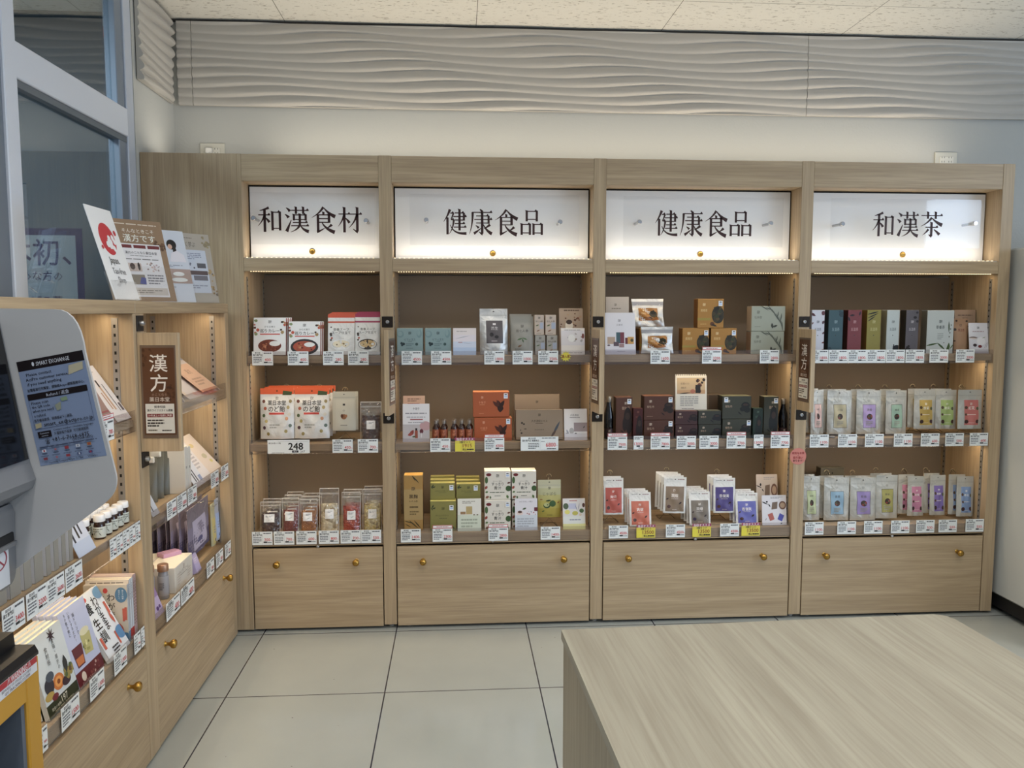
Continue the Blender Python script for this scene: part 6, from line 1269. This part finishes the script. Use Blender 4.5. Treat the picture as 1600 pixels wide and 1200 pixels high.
broch((343, 474), (325, 368), 'beige brochure with plant pictures, last in the row beside the tall cabinet', '#a79e92',
    [('t', '楽しく学ぶ', .45, .84, .12, '#5d564c', .4, .004), ('b', .3, .92, .6, .94, 1, '#6d665c'), ('m', .82, .8, .98, .96, 10, .04, ['#8a7d60', '#9a8a66']), ('r', .10, .14, .86, .76, '#bcc2cf'), ('b', .2, .62, .75, .72, 4, '#8088a0'), ('r', .62, .50, .82, .57, '#5a5a60'), ('m', .2, .5, .55, .57, 10, .02, ['#6d7080', '#4a4a58']), ('r', .42, .40, .84, .46, '#5a4a4a'), ('r', .50, .32, .82, .39, '#6d6a72'), ('b', .2, .2, .8, .26, 2, '#8d93a6'), ('m', .88, .1, .99, .5, 12, .03, ['#8a6a3a', '#6d5a4a', '#a58a5a']), ('r', .2, .03, .4, .10, '#d0ccc6')], .30, -.656, .19)

# upper shelf of the nearer-corner cabinet
def lbox(name, label, cat, u0, u1, vt, x, z, d, col, ops=(), **k):
    s = LSlot(u0, u1, vt, x, z); return carton(name, label, cat, s, d, col, ops, **k)
FLOR = [('m', 0, 0, 1, 1, 46, .05, ['#b5a096', '#a86a5c', '#8d8fa0', '#cfc6c0', '#9a7a80', '#6d5a5c', '#c0b0a0'])]
za = LSH[0][0]
def slant(name, label, cat, u0, u1, v, x0, z, lean, L_, col, ops, th=.0015, group=None, cat2=None):
    ya = PX(u0, v, x0)[0]; yb = min(PX(u1, v, x0)[0], -.086 if PX(u0, v, x0)[0] > -.95 else -1.0215)
    return aisle_sheet(name, label, cat, ya, yb, x0, z, lean, L_, col, ops, th=th, group=group)
slant('patterned_leaflet', 'large leaflet with all-over floral pattern lying sloped on the upper left shelf', 'leaflet', 297, 345, 625, -.662, za, 50, .20, '#bdb4b2', FLOR, group='floral leaflets on the low cabinet')
slant('patterned_leaflet', 'floral leaflet in the clear rail beside the projecting sign', 'leaflet', 256, 290, 648, -.655, za, 30, .12, '#b5a8a6', FLOR, group='floral leaflets on the low cabinet')
slant('peach_leaflet', 'peach coloured booklet lying on the floral leaflets', 'leaflet', 318, 340, 612, -.656, za + .012, 50, .15, '#c49f85', [('t', '漢方', .5, .72, .16, '#7a5a48', .3), ('b', .2, .2, .8, .5, 3, '#a5826c')], th=.004)
slant('white_booklet', 'white booklet standing between the projecting sign and the peach booklet', 'leaflet', 270, 286, 632, -.685, za + .001, 22, .165, '#c6c6cc', [('b', .15, .3, .85, .6, 5, '#9a9cae')], th=.003)
# middle shelf: grey bags, white cartons, leaflets
zb = LSH[0][1]
GREYB = mat('#66675f', .35)
for q, (u, vt, lb) in enumerate([(250, 716, 'front left of the four grey refill bags, with a white top'), (260, 706, 'second of the four grey refill bags, with a white top'), (269, 704, 'third of the four grey refill bags'), (277, 702, 'fourth of the four grey refill bags')]):
    y = PX(u, vt + 50, -.70)[0] + .012; s = Slot(u - 11, u + 11, vt, y, zb); s.x = -.745; s.loc = (s.x, y, zb); s.w = .052
    e = pouch('refill_bag', 'grey-green refill bag, ' + lb, 'bag', s, .030, GREYB, [], None, zips=False, seed=q, group='grey refill bags on the low cabinet', lean=3, wr=.1)
    if q < 2:
        mb = MB(); mb.box(-.019, .019, -.007, .007, s.h * .86, s.h * 1.0, mat('#c2c1ba', .4), .003); mb.build('white_top', e)
for q, (u0, u1) in enumerate([(289, 293.5), (294, 298.5)]):
    lbox('white_carton', ['slim white carton next to the grey refill bags', 'slim white carton second from the grey refill bags'][q], 'carton', u0, u1, 697, -.665, zb, .06, '#c9c4bb', [('b', .3, .5, .7, .6, 1, '#8d8a84')], group='slim white cartons on the low cabinet')
slant('white_leaflet', 'white leaflet with black tube pictures leaning on the middle left shelf', 'leaflet', 306, 321, 738, -.656, zb, 32, .19, '#c9cbd3', [('r', .30, .1, .38, .5, '#2f3038'), ('r', .48, .1, .56, .45, '#2f3038'), ('r', .7, .08, .95, .2, '#8590b0'), ('b', .2, .7, .8, .85, 3, '#9a9cae')])
slant('white_leaflet', 'plain white leaflet leaning right of the tube leaflet', 'leaflet', 321, 333, 732, -.656, zb, 38, .18, '#cfc9c9', [('b', .2, .3, .8, .7, 5, '#a8a2a6')])
slant('white_leaflet', 'cream leaflet with pale flower pictures leaning near the corner', 'leaflet', 333, 350, 722, -.656, zb, 42, .20, '#cfc0b4', [('e', .4, .75, .15, .05, '#c4b07a'), ('e', .6, .45, .16, .06, '#b5ab8c'), ('e', .75, .3, .1, .04, '#c4b56a')])
slant('white_leaflet', 'white leaflet with tube pictures low beside the grey refill bags', 'leaflet', 239, 250, 800, -.655, zb + .002, 25, .13, '#b5bac4', [('r', .3, .1, .4, .6, '#33343c')])
# lower shelf: hanging pouches, cartons, bottles
zc = LSH[0][2]
PURP = foil('lilac_foil', '#8f8796', .4, .35)
for k in range(9):
    x = -.90 + .0255 * k; s = LSlot(288, 325, 790, -.695, zc); s.loc = (x, s.loc[1], zc)
    s.loc = (x, s.loc[1] + .018, zc)
    if k == 0:
        p0 = pouch('lilac_pouch', 'lilac-grey pouch on the hook rail, rearmost of nine', 'pouch', s, .021, PURP, [('r', 0, 0, 1, .35, '#4a4466'), ('r', 0, .35, 1, .6, '#77708a')], (.2, .1, .8, .7, [('t', '安眠', .5, .7, .2, '#77708f', .5), ('e', .5, .25, .2, .1, '#4a4a78')], '#a7a0b8'), z=.055, h=.185, zips=False, lean=0, seed=9, wr=.4, group='lilac pouches on the hook rail')
    else: copy_thing(p0, (x, s.loc[1] + (k % 3 - 1) * .004, p0.location.z + (k % 2) * .003), (0, 0, R(90 + (k % 3 - 1) * 1.5)), 'lilac-grey pouch on the hook rail, %s of nine' % ['', 'second from the rear', 'third from the rear', 'fourth from the rear', 'fifth, in the middle', 'fourth from the front', 'third from the front', 'second from the front', 'frontmost'][k], 'lilac pouches on the hook rail')
ys = (PX(286, 820, -.695)[0] + PX(328, 820, -.695)[0]) / 2
mb = MB(); mb.tube([(-.95, ys, zc + .243), (-.675, ys, zc + .243), (-.668, ys, zc + .250)], .002, METAL, 6); mb.tube([(-.951, ys, zc + .001), (-.951, ys, zc + .243)], .002, METAL, 6)
tag(mb.build('hook_rail'), 'thin steel hook rail carrying the lilac-grey pouches', 'rail')
for nm, u0, u1, vt, col, lc, hh in [('cream', 325, 336, 786, '#a8a07c', '#b5a562', .17), ('light blue', 333, 346, 776, '#9a9fae', '#8fa5cc', .17)]:
    s = LSlot(u0, u1, vt, -.69, zc); s.w = .052; s.loc = (s.loc[0], s.loc[1] + (.014 if nm == 'cream' else -.012), zc)
    pouch('small_hanging_pouch', '%s pouch hanging right of the lilac-grey pouches' % nm, 'pouch', s, .022, mat(col, .4), [], (.12, .05, .9, .66, [('b', .2, .4, .8, .7, 3, '#7d7d86'), ('e', .4, .15, .14, .06, '#3f4a78')], lc), z=s.h - hh - .004, h=hh, zips=True, lean=0, seed=3)
    ym = s.loc[1]; mb = MB(); mb.tube([(-.95, ym, zc + s.h - .014), (-.68, ym, zc + s.h - .014), (-.672, ym, zc + s.h - .006)], .0018, METAL, 6); mb.tube([(-.951, ym, zc + .001), (-.951, ym, zc + s.h - .014)], .0018, METAL, 6)
    tag(mb.build('hook_rail'), 'thin steel hook rail carrying the %s pouch' % nm, 'rail')
yA = PX(273, 888, -.675)[0]; yB_ = PX(300, 864, -.675)[0]; zt = PX(273, 888, -.675)[1]
def sidebox(name, label, x0, x1, y0, y1, z0, z1, col, top, ops, group=None):
    mb = MB(); mb.box(x0, x1, y0, y1, z0 + .0004, z1, mat(col, .5), .0012, top=mat(top, .5))
    art(mb, ops, lambda s, t, l: (x1 + .00007 * l, y0 + s * (y1 - y0), z0 + t * (z1 - z0)), (y1 - y0) / (z1 - z0), 1)
    return tag(mb.build(name), label, 'carton', group)
bo = [('g', .5, .80, .08, '#8d7a70'), ('t', 'ハンドクリーム', .5, .66, .09, '#7a6a62', .5), ('b', .3, .5, .7, .56, 1, '#8d8078'), ('b', .12, .2, .3, .7, 5, '#b5aa9f'), ('b', .7, .2, .9, .6, 4, '#b5aa9f')]
sidebox('white_gift_carton', 'white gift carton with fine print standing at the front of the lower left shelf', -.775, -.675, yA, yB_, zc, zt, '#c4bfb5', '#d8d0c0', bo)
sidebox('white_gift_carton', 'plain white gift carton behind the fine-print one, against the back panel', -.885, -.778, yA, yB_, zc, zt, '#bdb8ae', '#d4ccbc', [])
for q, (u, v, x) in enumerate([(255, 889, -.70), (262, 884, -.725), (246, 884, -.745)]):
    y = yA - .040 - .008 * q; h = .118
    bottle('silver_bottle', 'silver-grey bottle with tan cap in front of the white gift cartons, %s' % ['nearest the aisle', 'second from the aisle', 'deepest in the shelf'][q], x - (q == 2) * .045, y - .0, zc, .0175, h, '#85858a', '#b08a72', '#8d8d92', group='silver bottles with tan caps', neck=.75, caph=.2, labz=(.1, .66), brand=[('b', .3, .3, .7, .7, 4, '#4a4a50')]) if q != 1 else bottle('silver_bottle', 'silver-grey bottle with tan cap in front of the white gift cartons, second from the aisle', -.742, y - .006, zc, .0175, h, '#85858a', '#b08a72', '#8d8d92', group='silver bottles with tan caps', neck=.75, caph=.2, labz=(.1, .66), brand=[('b', .3, .3, .7, .7, 4, '#4a4a50')])
slant('purple_leaflet', 'purple leaflet with grape pictures low beside the silver bottles', 'leaflet', 239, 256, 925, -.655, zc, 20, .115, '#a595b8', [('r', 0, .5, 1, .8, '#8a6f9e'), ('e', .6, .2, .1, .06, '#4a2f66'), ('e', .8, .22, .08, .05, '#5a3f72'), ('b', .2, .84, .8, .92, 1, '#d0c6d8')])
s = LSlot(301, 318, 868, -.662, zc)
yC = PX(301, 890, -.662)[0]
s.loc = (-.662, yC + .080, zc); s.w = .05
carton('lilac_carton', 'pale lilac carton leaning beside the white gift carton', 'carton', s, .02, '#a79bc0', [('r', 0, .5, 1, .9, '#b5a5c4'), ('b', .2, .6, .8, .8, 2, '#d0c8dc')], lean=18, h=.07)
mb = MB(); mb.box(-.035, .035, -.022, .022, 0, .014, mat('#b58aa8', .5), .001); art(mb, [('r', 0, .4, 1, .7, '#a57a9a'), ('b', .2, .45, .8, .6, 1, '#d8c0cc')], lambda s, t_, l: (-.035 + s * .07, -.022 + t_ * .044, .014 + .00007 * l), 1.6)
tag(mb.build('pink_carton', None, (-.745, yB_ - .03, zt + .0006), (0, 0, R(50))), 'small pink carton lying on top of the white gift cartons', 'carton')
def lin_(pts):
    (u0, v0), (u1, v1) = pts; return lambda u: v0 + (v1 - v0) * (u - u0) / (u1 - u0)
ltags([('n', '1800', 262, 277, 'first on the middle rail of the low corner cabinet'), ('n', '1800', 278, 293, 'second on the middle rail of the low corner cabinet'), ('n', '900', 294.5, 309, 'third on the middle rail of the low corner cabinet'), ('n', '3800', 331, 343, 'fourth on the middle rail of the low corner cabinet'), ('n', '3500', 347, 358, 'last on the middle rail, next to the corner')], zb, lin_([(238, 800), (360, 730)]))
ltags([('n', '400', 261, 283, 'under the silver bottles on the low cabinet'), ('n', '400', 284, 305, 'under the white gift carton on the low cabinet'), ('n', '580', 324.5, 336, 'under the lilac-grey pouches'), ('n', '580', 339, 350, 'under the cream hanging pouch'), ('n', '580', 353, 362, 'under the light blue hanging pouch')], zc, lin_([(238, 970), (364, 850)]))

# the other low cabinet: upper shelf
zd, ze, zf = LSH[1]
slant('tube_leaflet', 'white leaflet with pen and tube pictures leaning on the upper shelf beside the machine', 'leaflet', 184, 209, 652, -.656, zd + .004, 34, .185, '#c6bfbc', [('r', .25, .22, .32, .52, '#a5785a'), ('r', .40, .2, .50, .68, '#b08a6a'), ('r', .40, .62, .5, .74, '#2f2420'), ('r', .66, .16, .70, .66, '#3f3a3c'), ('r', .80, .16, .94, .30, '#5a5054'), ('b', .3, .84, .7, .90, 2, '#9a928e')])
slant('brown_leaflet', 'pinkish brown leaflet half hidden behind the white side wing', 'leaflet', 150, 183, 668, -.656, zd + .002, 30, .19, '#8a6f66', [('r', 0, .2, 1, .23, '#8a4a4a')])
ltags([('h', '700', 158, 180, 'on the upper rail beside the machine wing')], zd, lin_([(160, 670), (216, 655)]))
# middle shelf: pill bottles and grey packs
hb = .066; proto = None
pos = []
yf = [-1.196, -1.156, -1.116, -1.077, -1.039]
for y in yf: pos.append((y, XL - .042))
pos += [(-1.246, XL - .062)] + [(y + .004, XL - .082) for y in yf[:4]]
nmz = ['nearest the camera in the front row', 'second in the front row', 'third in the front row', 'fourth in the front row', 'farthest in the front row', 'standing alone nearest the machine wing', 'first of the rear row', 'second of the rear row', 'third of the rear row', 'fourth of the rear row']
ymin = None
for k, (y, x) in enumerate(pos):
    if proto is None:
        proto = bottle('supplement_bottle', 'brown bottle with white cap and label, ' + nmz[k], x, y, ze, .0155, hb, '#2a1510', '#dcdcd8', '#b9bdb4', group='brown supplement bottles with white caps', neck=.72, caph=.27, labz=(.08, .52), brand=[('b', .1, .5, .9, .9, 2, '#6d7068'), ('l', .3, .4, .4, 60, .06, '#4a5548'), ('l', .7, .35, .4, 120, .06, '#4a5548')])
    else: copy_thing(proto, (x, y, ze + .0003), (0, 0, 0.3 * k), 'brown bottle with white cap and label, ' + nmz[k], 'brown supplement bottles with white caps')
slant('tube_leaflet', 'white leaflet with black tube pictures between the grey packs and the brown bottles', 'leaflet', 124, 151, 872, -.656, ze, 24, .125, '#b9bdc9', [('r', .15, .3, .24, .85, '#2f2f36'), ('r', .42, .35, .51, .92, '#3a342f'), ('r', .62, .4, .70, .95, '#2f2f36'), ('r', 0, 0, 1, .3, '#a9b2c4')])
gp = [0, 18, 40, 56, 74, 86, 98, 109, 119.5]
for k in range(len(gp) - 1):
    s = LSlot(gp[k] + 1, gp[k + 1] - 3.5, 860, -.665, ze); s.h = .15
    v = 985 - gp[k] * .9
    y0 = PX(gp[k] + 1, v - 30, -.665)[0]; y1 = PX(gp[k + 1] - 3.5, v - 38, -.665)[0]; s.w = y1 - y0; s.loc = (-.668, (y0 + y1) / 2, ze)
    carton('grey_pack', 'grey-beige pack in the row behind the rail, %s from the left' % ['first', 'second', 'third', 'fourth', 'fifth', 'sixth', 'seventh', 'eighth'][k], 'pack', s, .05, '#85827a', [('r', 0, 0, .03, 1, '#9a978e')], top='#a5a299', side='#c4c4c6', group='grey-beige packs on the middle shelf', h=.15)
ltags([('n', p, a, b, 'of the middle rail, %s from the left' % w) for p, a, b, w in [('3400', 5, 41, 'first'), ('3200', 43, 76, 'second'), ('3600', 75.5, 103, 'third'), ('2600', 104, 131, 'fourth'), ('1800', 174, 184, 'fifth'), ('2000', 184.5, 194, 'sixth'), ('700', 194.5, 204, 'seventh'), ('2000', 204.5, 213.5, 'eighth'), ('1800', 214, 223.5, 'ninth')]], ze, lin_([(5, 965), (223, 830)]))
# lower shelf: upright books and leaning magazines
xs2 = XL - .020
yb0 = PX(198, 914, xs2)[0]; zt = PX(198, 914, xs2)[1]; xl_ = PY(130, 925, yb0)[0]
hbk = zt - zf; wbk = xs2 - xl_
cov = [('r', 0, .0, 1, 1, '#b5ad9f'), ('e', .50, .905, .055, .045, '#b5392f'), ('t', 'わ', .62, .79, .2, '#1d1a1a', .2, .010), ('t', 'が', .63, .64, .19, '#1d1a1a', .2, .010), ('t', 'ま', .64, .49, .19, '#1d1a1a', .2, .010), ('t', 'ま', .65, .34, .19, '#1d1a1a', .2, .010), ('t', '養', .38, .76, .2, '#1d1a1a', .2, .012), ('t', '生', .40, .50, .2, '#1d1a1a', .2, .012), ('t', '訓', .42, .30, .2, '#1d1a1a', .2, .012),
       ('e', .86, .83, .14, .13, '#47708f'), ('v', '自分らしく', .82, .92, .045, '#c9d3da'), ('v', '暮らす知恵', .90, .92, .045, '#c9d3da'), ('r', .88, .38, .93, .6, '#b5503c'), ('r', .93, .40, .98, .62, '#b5503c'), ('l', .84, .26, .3, 110, .10, '#b5503c'), ('e', .94, .10, .14, .09, '#3f6a8c'), ('v', '薬日本堂', .2, .93, .05, '#55524c'), ('r', .58, .2, .583, .9, '#7d766c')]
def book(label, y0, th, h, spine, pages, cover, ops, sops, w=wbk, group='upright books on the low shelf', tint='#b5ad9f'):
    e = empty('book', label, 'book', (xs2 - w, y0, zf + .0005), (0, 0, 0), group)
    mb = MB(); mb.box(0, w, 0, .0008, 0, h, mat(cover, .4)); mb.box(0, w, th - .0008, th, 0, h, mat(cover, .4)); mb.box(w - .0008, w, 0, th, 0, h, mat(spine, .4))
    art(mb, ops, lambda s, t, l: (s * w, -.00007 * l, t * h), w / h, 1, .4)
    art(mb, sops, lambda s, t, l: (w + .00007 * l, s * th, t * h), th / h, 1, .4); mb.build('cover', e)
    mb = MB(); mb.box(.002, w - .0012, .0009, th - .0009, .001, h - .002, mat(pages, .8)); mb.build('page_block', e)
    return e
y = yb0
spn = lambda c: [('v', 'わがまま養生訓', .4, .95, .62, c), ('r', .0, .06, 1, .22, '#47708f')]
yend = -1.018
tot = yend - yb0; ths = [.016, .016, .030, .030, .024, .024]; sc_ = min(1, (tot - .004) / (sum(ths) + .004))
for k, th in enumerate(ths):
    th *= sc_; wh = k < 4; hk = hbk * (1, 1.0, 1.06, 1.06, 1.08, 1.08)[k]
    book(['white book with brush title and blue blots, frontmost of the upright books', 'white book with blue foot on its spine, second of the upright books', 'thick white book with red foot on its spine, third of the upright books', 'thick white-spined book, fourth of the upright books', 'pink-spined book, fifth of the upright books', 'pink-spined book, farthest of the upright books'][k], y, th - .0006, hk, '#bcc3cd' if wh else '#b59a9a', '#d8cdb8', '#c2bab0' if wh else '#b5a0a0', cov if k == 0 else [('b', .1, .93, .9, .97, 1, '#6d6660')], [('v', 'わがまま養生訓', .4, .93, .5 if th < .02 else .3, '#33333a')] + ([('r', 0, .02, 1, .2, '#a8302c' if k > 1 else '#5a86a5')] if wh else [('b', .2, .2, .8, .9, 14, '#8a6a6c')]))
    y += th
# magazines
def leaner(name, label, cat, a, b, t, col, ops, th=.012, x0=XL - .022, group=None):
    ya, yb, ln, L_ = aisle(a, b, (t[0], t[1], 'l'), x0, zf); ln = max(12, min(56, ln)); L_ = min(L_, .27)
    w = yb - ya - .003; e = empty(name, label, cat, (x0, (ya + yb) / 2, zf + .0008 + th * math.sin(R(ln))), (-R(ln), 0, R(90)), group)
    mb = MB(); mb.box(-w / 2, w / 2, 0, .0008, 0, L_, mat(col, .35)); mb.box(-w / 2, w / 2, th - .0008, th, 0, L_, mat(col, .35)); mb.box(-w / 2, -w / 2 + .0008, 0, th, 0, L_, mat(col, .35))
    art(mb, ops, lambda s, t_, l: (-w / 2 + s * w, -.00007 * l, t_ * L_), w / L_, 1, .35); mb.build('cover', e)
    mb = MB(); mb.box(-w / 2 + .001, w / 2 - .001, .0009, th - .0009, .001, L_ - .001, mat('#d0c4ae', .8)); mb.build('page_block', e)
    return e, ln, L_, w
m1_, ln1, L1_, w1_ = leaner('magazine', 'magazine with fruit and vegetable photograph and dark green band, frontmost', 'book', (78, 1122), (125, 1073), (43, 1008, 'l'), '#bcc3c6',
    [('r', 0, 0, 1, .17, '#2a2f1c'), ('t', '197', .55, .11, .15, '#c9c6b4', .22, .004), ('t', '和食の材料', .27, .085, .06, '#c0bda8', .3, .004), ('b', .2, .03, .8, .06, 1, '#8d8a72'), ('e', .50, .33, .17, .10, '#b8651f'), ('e', .50, .33, .11, .065, '#d08a3a'), ('e', .50, .33, .05, .03, '#7a3a14'), ('e', .22, .36, .14, .10, '#2a2c38'), ('e', .3, .46, .12, .06, '#3f4a58'), ('e', .72, .27, .14, .06, '#33202c'), ('e', .16, .25, .14, .05, '#a5893a'), ('e', .3, .2, .1, .04, '#6a1e2c'), ('m', .7, .3, 1, .42, 12, .06, ['#8a7a3a', '#5a3f2a', '#a5903f', '#4a5a33']), ('l', .80, .46, .3, 85, .14, '#2a2e33'), ('v', '金箱・南方の', .62, .86, .085, '#4a4f55'), ('v', '食材帳', .38, .82, .1, '#4a4f55')] + [('l', .62, .90, .26, a, .035, '#33222c') for a in (0, 45, 90, 135)])
yc1 = m1_.location.y
m2_, ln2, L2_, w2_ = leaner('magazine', 'magazine with cold drinks photograph and dark red band, second', 'book', (125, 1073), (164, 1034), (88, 964, 'l'), '#a9b0cc',
    [('r', 0, 0, 1, .2, '#5a1520'), ('e', .25, .11, .08, .06, '#c9b9a8'), ('m', .5, .05, .9, .16, 8, .03, ['#8d5a55', '#b5958a', '#7a3a3a']), ('t', 'ドリンク＆スイーツ', .4, .04, .06, '#c9b0ac', .6), ('p', [(.15, .24), (.42, .24), (.48, .50), (.10, .50)], '#5a2430'), ('p', [(.17, .26), (.40, .26), (.42, .36), (.15, .36)], '#b5652f'), ('p', [(.5, .32), (.80, .30), (.86, .56), (.50, .58)], '#a8a268'), ('e', .68, .60, .17, .05, '#c4c0a0'), ('m', .5, .36, .8, .5, 10, .03, ['#6a6a30', '#c9c48a', '#8d8a4a']), ('v', 'もの飲み物に', .20, .96, .072, '#2f3140'), ('v', 'い足しするだけ！', .34, .96, .072, '#2f3140'), ('v', '麺ドリンク', .48, .90, .08, '#2f3140')])
for k in range(3):
    for m_, nm_ in ((m1_, 'fruit'), (m2_, 'drinks')):
        copy_thing(m_, (m_.location.x - (.0165 + .0165 * k), m_.location.y, m_.location.z), None, 'copy of the %s magazine, %s' % (nm_, ORD[k]), 'magazines leaning on the low shelf')
m1_['group'] = 'magazines leaning on the low shelf'; m2_['group'] = 'magazines leaning on the low shelf'
leaner('book', 'white book with brush title leaning face out in front of the upright books', 'book', (173, 1030), (204, 1004), (116, 943, 'l'), '#c6ccd3',
    [('e', .30, .92, .09, .035, '#b5392f'), ('t', 'わ', .62, .83, .26, '#1d1a1a', .3, .012), ('t', 'が', .60, .70, .24, '#1d1a1a', .3, .012), ('t', 'ま', .60, .57, .24, '#1d1a1a', .3, .012), ('t', 'ま', .60, .44, .24, '#1d1a1a', .3, .012), ('t', '養', .28, .78, .28, '#1d1a1a', .3, .014), ('t', '生', .28, .54, .28, '#1d1a1a', .3, .014), ('t', '訓', .28, .34, .28, '#1d1a1a', .3, .014), ('e', .90, .90, .20, .09, '#5a86a8'), ('e', .90, .24, .2, .10, '#4a7aa5'), ('r', .86, .55, .95, .74, '#b5503c'), ('r', .05, .18, .14, .36, '#b5503c'), ('r', .66, .10, .72, .3, '#b5503c'), ('l', .88, .48, .3, 100, .1, '#b5503c'), ('b', .3, .02, .6, .16, 3, '#33333a')], x0=XL - .012)
ltags([('n', '300', 60, 76, 'on the lowest rail next to the yellow machine'), ('n', '1500', 97, 126, 'under the fruit magazine'), ('n', '1300', 142, 165, 'under the drinks magazine'), ('n', '1300', 180, 200, 'under the leaning brush title book'), ('n', '700', 211.5, 221.5, 'under the front upright books'), ('n', '900', 222.5, 231.5, 'last on the lowest rail, by the post')], zf, lin_([(78, 1130), (232, 985)]))
